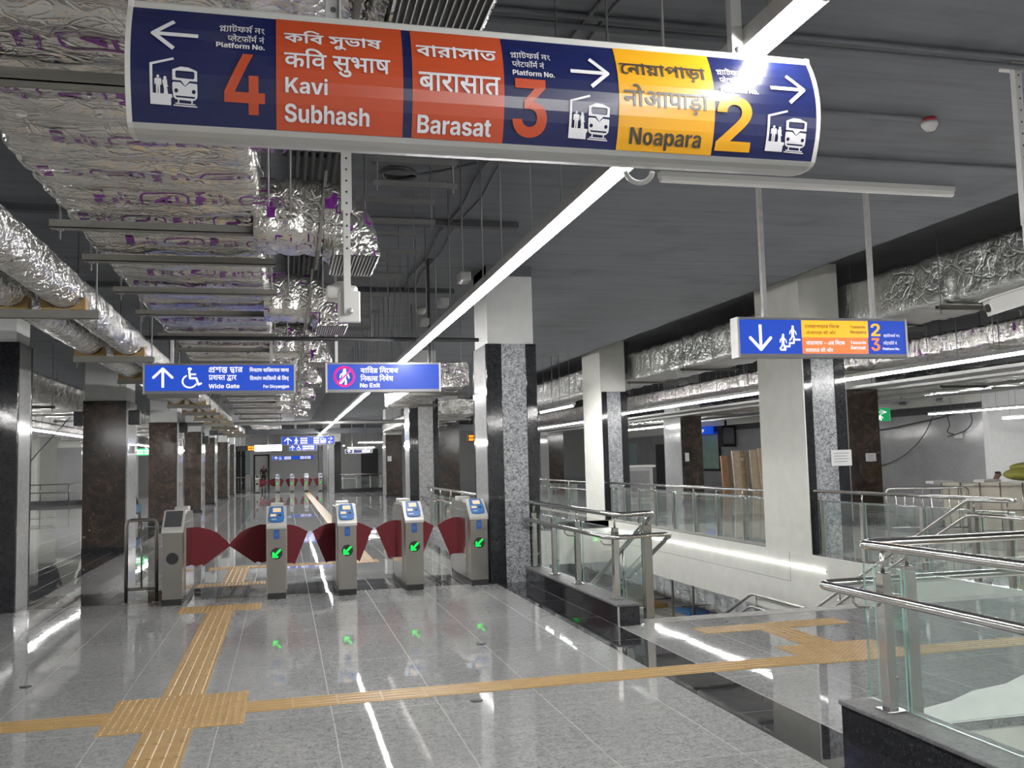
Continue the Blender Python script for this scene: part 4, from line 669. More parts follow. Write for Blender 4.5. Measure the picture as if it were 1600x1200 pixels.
def icon(mb, name, u0, u1, v0, v1, fn, ink=None):
    """pictograms drawn in a unit square"""
    W, H = u1-u0, v1-v0
    P = lambda x, y: (u0+x*W, v0+y*H)
    S = lambda pts: [P(*p) for p in pts]
    if name in ('arrow_left', 'arrow_right'):
        f = (lambda x: 1-x) if name == 'arrow_left' else (lambda x: x)
        w = 0.095*min(W, H*1.3)
        mb.stroke(S([(f(0.0), .5), (f(.95), .5)]), w, fn)
        mb.stroke(S([(f(.52), .97), (f(.96), .5), (f(.52), .03)]), w, fn)
    elif name in ('arrow_up', 'arrow_down'):
        f = (lambda y: y) if name == 'arrow_up' else (lambda y: 1-y)
        w = 0.13*W
        mb.stroke(S([(.5, f(0.0)), (.5, f(.93))]), w, fn)
        mb.stroke(S([(.04, f(.50)), (.5, f(.94)), (.96, f(.50))]), w, fn, True)
    elif name == 'train':
        def Z(x, y): return P((x-130)/930, (1085-(y-(x-130)*0.048+8))/935)
        def poly(*rings): mb.poly([[Z(*p) for p in r] for r in rings], fn)
        def circ(x, y, r, n=14): return [(x+r*math.cos(2*PI*k/n), y+r*math.sin(2*PI*k/n)) for k in range(n)]
        poly([(130,260),(590,150),(603,190),(182,295),(182,825),(560,850),(560,910),(535,915),(535,1045),(130,1020)])
        poly(circ(288, 520, 28)); poly(circ(425, 547, 30))
        poly([(220,570),(240,553),(335,555),(355,570),(358,680),(335,682),(330,600),(326,835),(295,835),(292,700),(282,700),(280,832),(250,832),(248,600),(242,670),(218,670)])
        poly([(385,580),(440,565),(465,585),(470,680),(490,712),(460,715),(482,845),(395,842),(405,760),(390,680),(372,620)])
        poly([(570,385),(735,328),(890,345),(1060,420),(1060,615),(910,605),(820,700),(740,595),(570,580)], [(650,405),(985,425),(1010,450),(1005,550),(985,572),(650,545),(630,520),(630,425)])
        poly([(570,640),(590,622),(725,630),(820,714),(905,645),(1050,660),(1060,680),(1060,860),(1055,910),(1020,950),(960,970),(690,945),(620,930),(585,890),(580,830),(570,770)],
             circ(642, 780, 40), circ(988, 806, 40), [(620,868),(1012,895),(1008,930),(640,903)])
        for q in ([(670,940),(697,942),(695,1002),(665,1000)], [(935,962),(962,962),(962,1020),(935,1018)], [(620,998),(1015,1028),(1015,1045),(620,1018)], [(580,1030),(1050,1064),(1050,1085),(580,1050)]): poly(q)
    elif name == 'wheelchair':
        w = 0.11*W
        mb.disc(*P(.40, .92), .115*W, fn, 16, .075*H)
        mb.stroke(S([(.38, .80), (.42, .47), (.74, .47), (.86, .16), (.99, .22)]), w, fn, True)
        mb.stroke(S([(.40, .66), (.70, .66)]), w*.8, fn, True)
        mb.stroke(S([(.40+.37*math.cos(a), .32+.30*math.sin(a)) for a in [2.05+i*(3.75/18) for i in range(19)]]), w*.75, fn, True)
    elif name == 'person_walk':
        w = .16*W
        mb.disc(*P(.52, .90), .13*W, fn, 14, .085*H)
        mb.stroke(S([(.50, .76), (.48, .45)]), w*1.9, fn, True)
        mb.stroke(S([(.48, .45), (.62, .24), (.60, .03)]), w, fn, True)
        mb.stroke(S([(.46, .45), (.36, .22), (.14, .06)]), w, fn, True)
        mb.stroke(S([(.55, .72), (.80, .58), (.86, .42)]), w*.7, fn, True)
        mb.stroke(S([(.44, .72), (.22, .62), (.16, .46)]), w*.7, fn, True)
    elif name == 'line':       # a line of words too small to read
        for a, b in ((0, .38), (.44, .62), (.68, 1.0)):
            mb.poly([[P(a, 0), P(b, 0), P(b, 1), P(a, 1)]], fn)
    elif name == 'steps':
        mb.stroke(S([(.10, .03), (.30, .03), (.30, .16), (.50, .16), (.50, .29), (.70, .29), (.70, .42), (.98, .42)]), .075*W, fn, True)
        for dx, dy in ((.0, .04), (.46, .36)):
            icon(mb, 'person_walk', u0+dx*W, u0+(dx+.42)*W, v0+dy*H, v0+(dy+.62)*H, fn)

def bisect_levels(mb, zs):
    """cuts a mesh builder's faces at heights zs so they can follow a curved face"""
    me = bpy.data.meshes.new('tmp'); me.from_pydata([tuple(v) for v in mb.v], [], mb.f)
    bm = bmesh.new(); bm.from_mesh(me); bpy.data.meshes.remove(me)
    for z in zs:
        bmesh.ops.bisect_plane(bm, geom=bm.verts[:]+bm.edges[:]+bm.faces[:], dist=1e-6, plane_co=(0, 0, z), plane_no=(0, 0, 1))
    bm.verts.index_update()
    out = MB(); out.v = [v.co.copy() for v in bm.verts]; out.f = [[v.index for v in f.verts] for f in bm.faces]; out.sm = [False]*len(out.f)
    bm.free()
    return out

def part_name(k):
    if k == 'line': return 'small_lettering'
    if k[0] == '=': return 'english_lettering'
    if k.endswith('_bn'): return 'bengali_lettering'
    if k.endswith('_hi'): return 'hindi_lettering'
    return {'train': 'train_symbol', 'wheelchair': 'wheelchair_symbol', 'steps': 'stairs_symbol', 'person_walk': 'walking_symbol'}.get(k, 'arrow')
# ------------------------------------------------------------------ the big platform sign (convex face)
CEIL = 4.35
def main_sign():
    r = thing('platform_sign', 'large convex hanging sign reading Kavi Subhash, Barasat and Noapara', 'sign', (0.645, 2.72, 2.55))
    vm, hh = 2.7675, 0.166
    def front(v, off=0.0): return 2.648 - off - 0.047*(1-((v-vm)/hh)**2)
    FL = lambda off: (lambda u, v: (u, 0, v))
    lv = [2.6015+i*0.332/10 for i in range(11)]
    def curved(mb, off):
        mb = bisect_levels(mb, lv)
        for p in mb.v: p.y = front(p.z, off)
        return mb
    X0, X1 = -0.405, 1.692
    prof = [(front(v), v) for v in lv] + [(2.650, 2.934), (2.651, 2.952), (2.656, 2.957), (2.79, 2.957), (2.81, 2.94), (2.81, 2.615), (2.795, 2.600), (2.74, 2.589), (2.69, 2.586), (2.662, 2.592)]
    MB().prism(prof, 0, X0+.004, X1-.004).build('housing', M['silver'], r)
    caps = [(min(p[0]-0.004, 9), p[1]) for p in prof]
    MB().prism(caps, 0, X0-.010, X0+.004).build('end_cap', M['silver_lip'], r)
    MB().prism(caps, 0, X1-.004, X1+.010).build('end_cap', M['silver_lip'], r)
    def block(name, m, u0, u1, off):
        mb = MB(); mb.add([(u0, 0, 2.6035), (u1, 0, 2.6035), (u1, 0, 2.9315), (u0, 0, 2.9315)], [(0, 1, 2, 3)])
        return curved(mb, off).build(name, m, r)
    bd = block('sign_face', M['navy'], X0+.004, X1-.004, 0.002)
    o1 = block('colour_field', M['orange'], -0.017, 0.341, 0.004)
    o2 = block('colour_field', M['orange'], 0.368, 0.643, 0.004)
    ye = block('colour_field', M['yellow'], 1.006, 1.327, 0.004)
    W = [('arrow_left', -0.349, -0.226, 2.797, 2.889), ('platform_bn', -0.171, -0.048, 2.866, 2.896), ('platform_hi', -0.148, -0.049, 2.836, 2.861),
         ('=Platform No.', -0.178, -0.048, 2.815, 2.831), ('train', -0.351, -0.228, 2.640, 2.771),
         ('kavi_bn', 0.005, 0.280, 2.836, 2.894), ('kavi_hi', 0.005, 0.304, 2.753, 2.833), ('=Kavi', 0.008, 0.125, 2.699, 2.744), ('=Subhash', 0.006, 0.244, 2.624, 2.671),
         ('barasat_bn', 0.382, 0.622, 2.838, 2.879), ('barasat_hi', 0.386, 0.631, 2.731, 2.787), ('=Barasat', 0.384, 0.605, 2.616, 2.664),
         ('platform_bn', 0.667, 0.792, 2.857, 2.886), ('platform_hi', 0.670, 0.770, 2.827, 2.852), ('=Platform No.', 0.670, 0.801, 2.800, 2.817),
         ('arrow_right', 0.853, 0.977, 2.778, 2.878), ('train', 0.847, 0.975, 2.619, 2.752),
         ('platform_bn', 1.343, 1.468, 2.857, 2.885), ('platform_hi', 1.350, 1.438, 2.829, 2.853), ('=Platform No.', 1.350, 1.481, 2.797, 2.815),
         ('arrow_right', 1.527, 1.651, 2.774, 2.876), ('train', 1.511, 1.651, 2.617, 2.749)]
    for k, a, b, c, d in W:
        mb = MB()
        if k in ('train', 'arrow_left', 'arrow_right'): icon(mb, k, a, b, c, d, FL(0))
        else: put_text(mb, k, a, b, c, d, FL(0))
        curved(mb, 0.0065).build(part_name(k), M['white_ink'], r)
    for k, a, b, c, d in [('noapara_bn', 1.015, 1.304, 2.822, 2.876), ('noapara_hi', 1.021, 1.306, 2.714, 2.801), ('=Noapara', 1.046, 1.286, 2.608, 2.668)]:
        mb = MB(); put_text(mb, k, a, b, c, d, FL(0))
        curved(mb, 0.0065).build(part_name(k), M['dark_ink'], r)
    for k, m, a, b, c, d in [('=4', 'orange', -0.157, -0.048, 2.636, 2.799), ('=3', 'orange', 0.669, 0.776, 2.621, 2.789), ('=2', 'yellow', 1.334, 1.457, 2.617, 2.784)]:
        mb = MB(); put_text(mb, k, a, b, c, d, FL(0))
        curved(mb, 0.0065).build('platform_number', M[m], r)
    # hangers: a perforated channel at the left, a flat post at the right
    h = MB().box(.1245, .1695, 2.675, 2.69, 2.95, CEIL).box(.1245, .1305, 2.66, 2.69, 2.95, CEIL).box(.1635, .1695, 2.66, 2.69, 2.95, CEIL).build('hanger', M['galv'], r)
    hb = MB()
    for i in range(12): hb.disc(.147, 2.99+i*.11, .009, lambda u, v: (u, 2.6735, v), 10)
    hb.build('perforation', M['dark_grey'], h)
    h = MB().box(1.452, 1.490, 2.70, 2.735, 2.95, CEIL).build('hanger', M['white_plastic'], r)
    MB().tube([(1.471, 2.70, 2.99), (1.471, 2.694, 2.99)], .010, 10).build('screw', M['dark_grey'], h)
    # white cable conduit curling under the light by the sign
    MB().tube([(1.168+.050*math.cos(q), 2.86, 2.622+.050*math.sin(q)) for q in [-2.9+i*.30 for i in range(10)]], .009, 8).build('conduit', M['white_plastic'], r)
main_sign()

# ------------------------------------------------------------------ back-lit flat signs
def lit_sign(name, label, x0, x1, z0, z1, y, depth=.13, face='glow_blue', curve=0.0):
    r = thing(name, label, 'sign', ((x0+x1)/2, y+depth/2, z0))
    fr = MB()
    t = .028
    fr.box(x0, x1, y+.012, y+depth, z0+.012, z1-.01)
    fr.box(x0, x1, y-.004, y+depth+.004, z1-.022, z1).box(x0, x1, y-.004, y+depth+.004, z0, z0+.034)
    fr.build('housing', M['grey_trim'], r)
    MB().box(x0-.012, x0+.008, y-.006, y+depth+.006, z0, z1).build('end_cap', M['silver'], r)
    MB().box(x1-.008, x1+.012, y-.006, y+depth+.006, z0, z1).build('end_cap', M['silver'], r)
    f = MB().box(x0+.012, x1-.012, y+.002, y+.02, z0+.036, z1-.024).build('sign_face', M[face], r)
    return r
def letters(r, y, items, m, name=None):
    fn = lambda u, v: (u, y, v)
    for k, a, b, c, d in items:
        mb = MB()
        if k in ('arrow_up', 'arrow_down', 'arrow_left', 'arrow_right', 'wheelchair', 'steps', 'train', 'person_walk', 'line'): icon(mb, k, a, b, c, d, fn)
        else: put_text(mb, k, a, b, c, d, fn)
        mb.build(name or part_name(k), M[m], r)
def sign_hangers(r, xs, y, z, m, w=.03, top=CEIL):
    for x, mm in zip(xs, m):
        MB().box(x-w/2, x+w/2, y-w/2, y+w/2, z, top-.008).box(x-.06, x+.06, y-.05, y+.05, top-.010, top).build('hanger', M[mm], r)

r = lit_sign('wide_gate_sign', 'blue lit sign reading Wide Gate with an up arrow and a wheelchair', -1.663, 0.131, 2.569, 2.945, 12.0)
letters(r, 11.996, [('arrow_up', -1.563, -1.326, 2.645, 2.893), ('wheelchair', -1.222, -0.996, 2.639, 2.895), ('wide_bn', -0.908, -0.500, 2.822, 2.905), ('wide_hi', -0.908, -0.575, 2.722, 2.799),
        ('=Wide Gate', -0.908, -0.539, 2.633, 2.689), ('divyang_bn', -0.420, 0.061, 2.835, 2.898), ('divyang_hi', -0.416, 0.060, 2.721, 2.791), ('=For Divyangjan', -0.252, 0.062, 2.622, 2.675)], 'glow_white')
sign_hangers(r, (-1.345, -0.155), 12.06, 2.94, ('white_paint', 'galv'), .035, 3.268)

r = lit_sign('no_exit_sign', 'blue lit sign reading No Exit beside a red ringed walking figure', 0.531, 1.994, 2.574, 2.956, 12.0)
letters(r, 11.996, [('noexit_bn', 0.959, 1.445, 2.815, 2.907), ('noexit_hi', 0.958, 1.381, 2.713, 2.804), ('=No Exit', 0.952, 1.209, 2.633, 2.691)], 'glow_white')
letters(r, 11.9955, [('person_walk', 0.675, 0.835, 2.668, 2.88)], 'glow_white', 'walking_figure')
mb = MB(); fn = lambda u, v: (u, 11.993, v)
mb.stroke([(0.7535+.122*math.cos(2*PI*k/36), 2.7745+.122*math.sin(2*PI*k/36)) for k in range(37)], .026, fn)
mb.stroke([(0.7535-.085, 2.7745-.085), (0.7535+.085, 2.7745+.085)], .022, lambda u, v: (u, 11.9925, v))
mb.build('prohibition_ring', M['glow_pink'], r)
sign_hangers(r, (0.66, 1.87), 12.06, 2.95, ('white_paint', 'black_plastic'), .035)

def stairs_sign():
    y = 8.0
    r = lit_sign('stairs_sign', 'lit sign with down arrow, stairs figure and yellow over orange fields', 4.227, 6.072, 2.574, 2.963, y)
    fn = lambda u, v: (u, y-.001, v)
    MB().box(4.903, 5.640, y-.001, y+.003, 2.770, 2.938).build('colour_field', M['glow_yellow'], r)
    MB().box(4.903, 5.632, y-.001, y+.003, 2.611, 2.770).build('colour_field', M['glow_orange'], r)
    letters(r, y-.004, [('arrow_down', 4.338, 4.573, 2.634, 2.891), ('steps', 4.645, 4.881, 2.639, 2.894), ('tobara_bn', 4.944, 5.370, 2.697, 2.747), ('tobara_hi', 4.933, 5.236, 2.626, 2.673),
            ('=Towards', 5.431, 5.607, 2.706, 2.737), ('=Barasat', 5.435, 5.599, 2.654, 2.690), ('platform_bn', 5.807, 5.995, 2.776, 2.815), ('platform_hi', 5.803, 5.958, 2.701, 2.742),
            ('=Platform No.', 5.793, 5.985, 2.648, 2.674)], 'glow_white')
    letters(r, y-.004, [('tonoa_bn', 4.940, 5.317, 2.854, 2.904), ('tonoa_hi', 4.946, 5.273, 2.794, 2.839), ('=Towards', 5.437, 5.606, 2.862, 2.892), ('=Noapara', 5.440, 5.612, 2.803, 2.842)], 'glow_brown')
    letters(r, y-.004, [('=2', 5.669, 5.774, 2.787, 2.913)], 'glow_yellow', 'platform_number')
    letters(r, y-.004, [('=3', 5.665, 5.764, 2.639, 2.768)], 'glow_orange', 'platform_number')
    sign_hangers(r, (4.545, 5.745), 8.06, 2.95, ('galv', 'galv'), .042)
stairs_sign()

# small signs far down the hall
def far_sign(label, x0, x1, z0, z1, y, items, hang=True, face='glow_blue'):
    r = lit_sign('direction_sign', label, x0, x1, z0, z1, y, .2, face)
    letters(r, y-.01, items, 'glow_white')
    if hang: sign_hangers(r, (x0+.25*(x1-x0), x1-.25*(x1-x0)), y+.1, z1-.01, ('galv', 'galv'), .05)
def wl(x0, x1, z0, z1, n):      # short lines of unreadably small lettering
    h = (z1-z0)/n
    return [('line', x0, x1, z0+i*h+.2*h, z0+i*h+.8*h) for i in range(n)]
far_sign('small blue lit sign at the far end of the central tube line', -0.12, 2.2, 2.56, 2.95, 42.4,
         [('arrow_up', 0.0, .32, 2.6, 2.9), ('person_walk', .42, .62, 2.6, 2.9)] + wl(.70, 1.0, 2.6, 2.9, 3) + wl(1.28, 1.52, 2.6, 2.9, 3) + [('train', 1.58, 1.82, 2.62, 2.88), ('arrow_right', 1.9, 2.12, 2.76, 2.9), ('arrow_left', 1.9, 2.12, 2.6, 2.74)])
far_sign('blue lit wheelchair sign hanging over the far gates', 0.3, 1.95, 2.56, 2.95, 59.0, [('arrow_up', .36, .62, 2.6, 2.9), ('wheelchair', .75, 1.0, 2.6, 2.9)] + wl(1.1, 1.8, 2.62, 2.88, 2))
far_sign('blue lit strip sign low on the grey end wall, left of the wheelchair sign', -0.9, 2.2, 2.10, 2.42, 74.0, [('arrow_up', -.75, -.5, 2.15, 2.38), ('wheelchair', -.4, -.2, 2.15, 2.38)] + wl(0, .5, 2.15, 2.38, 2) + wl(1.2, 2.0, 2.15, 2.38, 2), False)
far_sign('dark blue unlit sign above the far glass balustrade', 3.6, 5.2, 2.30, 2.55, 57.0, [('arrow_up', 3.7, 3.9, 2.33, 2.52), ('person_walk', 4.0, 4.12, 2.33, 2.52)] + wl(4.6, 5.1, 2.34, 2.52, 2), True, 'navy')
def box_sign(name, label, x0, x1, z0, z1, y, face, items, ink='glow_white', cat='sign'):
    r = thing(name, label, cat, ((x0+x1)/2, y, z0))
    MB().bbox(x0, x1, y, y+.12, z0, z1, .012).build('casing', M['black_plastic'] if face == 'dark_grey' else M[face], r)
    letters(r, y-.004, items, ink)
    return r
c = box_sign('led_clock', 'black display box with orange digits in front of the left columns', -2.75, -1.75, 2.60, 2.92, 58.0, 'dark_grey', [('line', -2.12, -1.80, 2.78, 2.89), ('line', -2.12, -1.80, 2.64, 2.74)], 'led', 'display')

MB().box(-2.3, -2.26, 58.05, 58.09, 2.9, CEIL).build('hanger', M['rod'], c)
r = thing('light_box', 'bright white light box next to the orange digit display', 'light', (-.9, 58, 2.6))
MB().bbox(-1.72, -.18, 57.98, 58.1, 2.62, 2.9, .02).build('diffuser', M['tube'], r)
MB().box(-.97, -.93, 58.02, 58.06, 2.9, CEIL).build('hanger', M['rod'], r)
MB().box(-1.74, -.16, 58.1, 58.2, 2.58, 2.94).build('casing', M['white_plastic'], r)
c = box_sign('led_clock', 'small orange digit display seen between the two right-hand pillars', 7.05, 7.62, 2.42, 2.72, 36.0, 'dark_grey', [('line', 7.10, 7.57, 2.59, 2.68), ('line', 7.10, 7.57, 2.46, 2.55)], 'led', 'display')
MB().box(7.3, 7.34, 36.04, 36.08, 2.7, CEIL).build('hanger', M['rod'], c)
c = box_sign('emergency_exit_sign', 'green lit exit sign at the end of the dark trim, right of the brown pillar', 13.55, 14.60, 2.38, 2.70, 20.0, 'exit_green', wl(13.62, 14.02, 2.42, 2.66, 3) + [('arrow_right', 14.1, 14.5, 2.54, 2.66), ('person_walk', 14.2, 14.4, 2.40, 2.53)])
MB().box(14.0, 14.04, 20.04, 20.08, 2.70, CEIL+.45).build('hanger', M['rod'], c)
c = box_sign('emergency_exit_sign', 'green lit exit sign in the left aisle behind the second brown pillar', -6.9, -5.6, 2.30, 2.62, 46.0, 'exit_green', wl(-6.8, -5.7, 2.34, 2.58, 2))
MB().box(-6.3, -6.26, 46.04, 46.08, 2.6, CEIL).build('hanger', M['rod'], c)
# ------------------------------------------------------------------ the setting
def struct(name, mb, m, parent=None, label=None):
    return mb.build(name, M[m], parent, label=label, kind='structure' if parent is None else None)

# floor: concourse slab with the stair opening (x 3.40..8.40, y 9.0..23) and the void at the right (x>3.41, y<4.92)
def slab(rects, z0, z1):
    mb = MB()
    for x0, x1, y0, y1 in rects: mb.box(x0, x1, y0, y1, z0, z1)
    return mb
OPX0, OPX1 = 3.40, 8.40
struct('floor', slab([(-30, 2.764, -8, 80), (2.764, 3.41, -8, 80), (3.41, 30, 4.92, 9.0), (8.30, 30, 9.0, 80), (3.41, 8.27, 23.2, 80)], -.18, 0), 'floor')
struct('trim_1', MB().box(2.764, 3.168, -8, 12.30, .0, .0022), 'black_floor', label='black granite border strip running along the floor beside the glass balustrades')
struct('trim_2', MB().box(-3.1, 2.70, 12.42, 13.55, .0, .0022), 'black_floor', label='black granite band across the floor under the row of ticket gates')
struct('trim_3', MB().box(-3.98, -3.12, 12.9, 20.3, .0, .0022), 'black_floor', label='black granite strip on the floor between the left pillars')
struct('trim_4', MB().box(-3.98, -3.12, 21.6, 28.3, .0, .0022), 'black_floor', label='black granite strip between the second and third left pillars')
struct('trim_5', MB().box(2.70, 3.30, 13.3, 22.0, .0, .0022), 'black_floor', label='black granite strip beyond the large speckled pillar')
struct('trim_6', MB().box(3.41, 8.38, 8.78, 9.0, .0, .003), 'concrete', label='rough unfinished edge at the head of the stairs')

mb = MB(); ed = [(3.415, 4.93), (3.45, 5.02), (3.94, 5.26), (4.24, 5.36), (4.55, 5.53), (4.9, 5.62), (5.2, 5.79), (6.6, 6.2), (8.8, 6.45), (8.8, 4.93)]
mb.poly([ed], lambda u, v: (u, v, .003)); mb.poly([ed], lambda u, v: (u, v, .0005))
struct('trim_14', mb, 'screed', label='pale unfinished screed on the floor behind the near glass')
# ceiling, with the raised strip over the ducts at the right
struct('ceiling', slab([(-30, 7.62, -8, 12.55), (-30, 7.62, 12.57, 80)], CEIL, CEIL+.2), 'ceiling')
struct('ceiling.001', slab([(7.62, 30, -8, 80)], 4.80, 5.0), 'ceiling_dark')
struct('trim_7', MB().box(-4, 7.62, 12.55, 12.57, CEIL+.01, CEIL+.2), 'ceiling_dark')
struct('trim_8', MB().box(7.60, 7.62, -8, 80, CEIL, 4.8), 'ceiling_dark')
for i, (y, r_) in enumerate(((10.0, .05), (14.1, .05))):
    struct('trim_%d' % (9+i), MB().box(-2.9, 2.6, y, y+.12, CEIL-.07, CEIL), 'ceiling_dark', label='shallow dark downstand across the ceiling')

# outer walls
struct('wall_far', slab([(-30, -2.3, 78, 78.3), (-1.3, 30, 78, 78.3), (-2.3, -1.3, 78, 78.3)], 0, CEIL+.5), 'white_paint')
struct('wall_left', MB().box(-16.4, -16.0, 20, 80, 0, CEIL), 'white_paint')
struct('wall_left.001', MB().box(-16.4, -9.5, 66, 66.3, 0, CEIL), 'cream')
struct('wall_right', MB().box(26.0, 26.3, 30.1, 80, 0, 3.14), 'wall_tile')
struct('wall_right.001', MB().box(26.0, 26.3, 30.1, 80, 3.14, 5.0), 'cream')
struct('wall_right.002', MB().box(26.0, 30, 29.8, 30.1, 0, 5.0), 'white_paint')
struct('wall_right.003', MB().box(29.7, 30.0, -8, 29.8, 0, 5.0), 'white_paint')
struct('trim_11', MB().box(25.93, 26.0, 30.1, 60, 3.10, 3.42), 'dark_grey', label='dark metal trim along the top of the grey tiled wall')
struct('wall_back', MB().box(-30, 30, -8.3, -8.0, -5, 5.0), 'white_paint')

# stairwell: white side wall, stairs, landing and the level below
struct('wall_stairwell', MB().box(8.262, 8.75, 4.92, 30, -1.06, -.002), 'cream', label='cream plastered wall of the stair opening')
struct('trim_12', MB().box(8.256, 8.264, 14.2, 22.4, -.50, -.488).box(8.256, 8.264, 14.2, 14.21, -.49, -.01), 'concrete', label='faint plaster seam on the cream wall')
struct('wall_stairwell.001', MB().box(3.41, 8.4, 23.2, 23.5, -1.06, 0), 'cream')
struct('wall_stairwell.002', MB().box(3.20, 3.405, 9.0, 23.2, -1.06, -.18), 'cream')
struct('wall_stairwell.003', MB().box(8.41, 8.75, 9.0, 13.5, -4.6, -1.06), 'cream')
st = MB()
for i in range(12):
    st.box(3.65, 8.25, 9.0+.33*i, 9.0+.33*(i+1), -.157*(i+1)-.25, -.157*(i+1))
st.box(3.65, 8.25, 12.96, 15.6, -2.13, -1.884)
for i in range(12):
    st.box(3.65, 8.25, 15.6+.33*i, 15.6+.33*(i+1), -1.884-.157*(i+1)-.25, -1.884-.157*(i+1))
struct('stair_floor', st, 'floor', label='granite stairs going down from the concourse')
struct('floor.001', MB().box(-2, 30, -8, 40, -4.8, -4.5), 'lower')
# the void at the right: bright walls
struct('wall_void', MB().box(3.41, 14, 4.92, 5.2, -4.5, -.18).box(3.41, 14, 4.90, 4.93, -1.3, -.05), 'cream', label='bright cream wall inside the open void at the right')
struct('wall_void.001', MB().box(3.16, 3.41, -8, 4.92, -4.5, -.18), 'cream')

# ------------------------------------------------------------------ pillars
def pillar(label, x0, x1, y0, y1, side, top=3.23, ceil=CEIL, front=None, core='white_paint', base=True, edge='black'):
    """side: 'L' or 'R' = the clad face that looks into the hall; front: list of (x0, x1, material)"""
    r = thing('pillar', label, 'pillar', ((x0+x1)/2, (y0+y1)/2, 0), kind='structure')
    i = .03
    MB().box(x0+i, x1-i, y0+i, y1-i, top-.02, ceil).build('plastered_top', M[core], r)
    MB().box(x0+i, x1-i, y0+i, y1-i, 0, top).build('core', M['concrete'], r)
    for a, b, m in front:
        MB().bbox(a+.001, b-.001, y0-.002 if m == 'black' else y0+.004, y0+.03, .0, top, .004).build('front_panel', M[m], r)
    xs = (x0-.0, x0+.03) if side == 'L' else (x1-.03, x1)
    MB().bbox(xs[0], xs[1], y0+.06, y1-.06, 0, top, .004).build('side_panel', M['light_granite'], r)
    for ya, yb in ((y0+.0, y0+.06), (y1-.06, y1)):
        MB().bbox(xs[0]-(.004 if side == 'L' else 0), xs[1]+(.004 if side == 'R' else 0), ya, yb, 0, top, .004).build('corner_strip', M[edge], r)
    if base:
        MB().box(x0-.004, x1+.004, y0-.006, y0+.03, 0, .10).build('plinth', M['black'], r)
    return r

P1 = pillar('large pillar with speckled grey front between black strips, right of the ticket gates', 2.69, 3.40, 12.30, 13.22, 'L', 3.25,
            front=[(2.69, 2.905, 'black'), (2.905, 3.25, 'grey_granite'), (3.25, 3.40, 'black')], base=False)
MB().box(2.72, 3.37, 12.325, 13.19, 4.20, CEIL-.002).build('grey_collar', M['ceiling'], P1)
pillar('pillar at the left edge with black front and pale granite side', -4.0, -3.115, 12.20, 12.86, 'R', 3.23, front=[(-4.0, -3.55, 'grey_granite'), (-3.55, -3.115, 'black')], base=False)
r = pillar('wide brown marble pillar behind the left railing', -3.97, -3.12, 20.3, 21.5, 'R', 3.07, front=[(-3.97, -3.12, 'marble')], edge='light_granite')
pillar('brown marble pillar behind the leftmost ticket gate, a person sitting beside it', -3.86, -3.04, 28.9, 30.2, 'R', 3.02, front=[(-3.86, -3.04, 'marble')], edge='light_granite')
pillar('brown marble pillar fourth in the left row', -3.60, -2.98, 36.3, 37.6, 'R', 3.0, front=[(-3.60, -2.98, 'marble')], edge='light_granite')
pillar('brown marble pillar fifth in the left row', -3.52, -3.0, 43.5, 44.8, 'R', 3.0, front=[(-3.52, -3.0, 'marble')], edge='light_granite')
pillar('brown marble pillar sixth in the left row', -3.45, -2.9, 51.5, 52.8, 'R', 3.0, front=[(-3.45, -2.9, 'marble')], edge='light_granite')
pillar('brown marble pillar seventh in the left row', -3.3, -2.85, 57.0, 58.2, 'R', 3.0, front=[(-3.3, -2.85, 'marble')], edge='light_granite')
pillar('grey pillar with black strips beyond the left row of brown ones', -3.5, -2.75, 62.5, 63.5, 'R', 3.0, front=[(-3.5, -3.1, 'light_granite'), (-3.1, -2.75, 'black')], base=False)
pillar('grey and black pillar standing nearest the far wall at left', -3.5, -2.7, 68.5, 69.5, 'R', 3.0, front=[(-3.5, -3.0, 'light_granite'), (-3.0, -2.7, 'black')], base=False)
pillar('white plastered pillar behind the stairs sign with black strips on its front', 8.27, 9.06, 13.55, 14.95, 'L', 3.25, 4.80,
       front=[(8.29, 8.44, 'black'), (8.44, 8.86, 'grey_granite'), (8.86, 9.06, 'black')], base=False, core='cream')
pillar('white plastered pillar farther along the stair opening with black strips', 8.27, 9.02, 23.5, 24.95, 'L', 3.42, 4.80,
       front=[(8.29, 8.44, 'black'), (8.44, 8.83, 'grey_granite'), (8.83, 9.02, 'black')], base=False, core='cream')
# the two stair-side pillars are plastered white on the side facing the stairs
for k, (ya, yb) in enumerate(((13.52, 14.98), (23.47, 24.98))):
    struct('wall_pillar_face', MB().box(8.255, 8.275, ya, yb, .0, 4.79), 'cream', label='cream plaster face of a pillar rising from the stair opening')
pillar('pillar with rough grey stone front between black strips, behind the fourth gate', 2.90, 3.60, 22.0, 22.95, 'L', 3.3,
       front=[(2.90, 3.11, 'black'), (3.11, 3.47, 'rough_granite'), (3.47, 3.60, 'black')], base=False)
pillar('dark brown marble pillar right of the rough stone one', 5.40, 6.23, 33.4, 34.6, 'L', 3.3, front=[(5.40, 6.23, 'marble')], edge='light_granite')
pillar('brown marble pillar with a white square switch, right of the far atrium glass', 4.85, 5.68, 46.0, 47.2, 'L', 3.05, front=[(4.85, 5.68, 'marble')], edge='light_granite')
for k, (xa, ya, lb) in enumerate(((2.50, 55.5, 'nearest the atrium glass'), (2.42, 62.0, 'second from the atrium glass'), (2.40, 69.0, 'third from the atrium glass'))):
    pillar('narrow grey and black pillar of the far right row, ' + lb, xa, xa+.75, ya, ya+1.0, 'L', 3.0, front=[(xa, xa+.35, 'light_granite'), (xa+.35, xa+.75, 'black')], base=False)
pillar('grey and brown pillar with paper notices across the stair opening', 13.51, 14.34, 30.15, 31.6, 'L', 3.05, 4.80, front=[(13.51, 14.34, 'marble')], edge='light_granite')
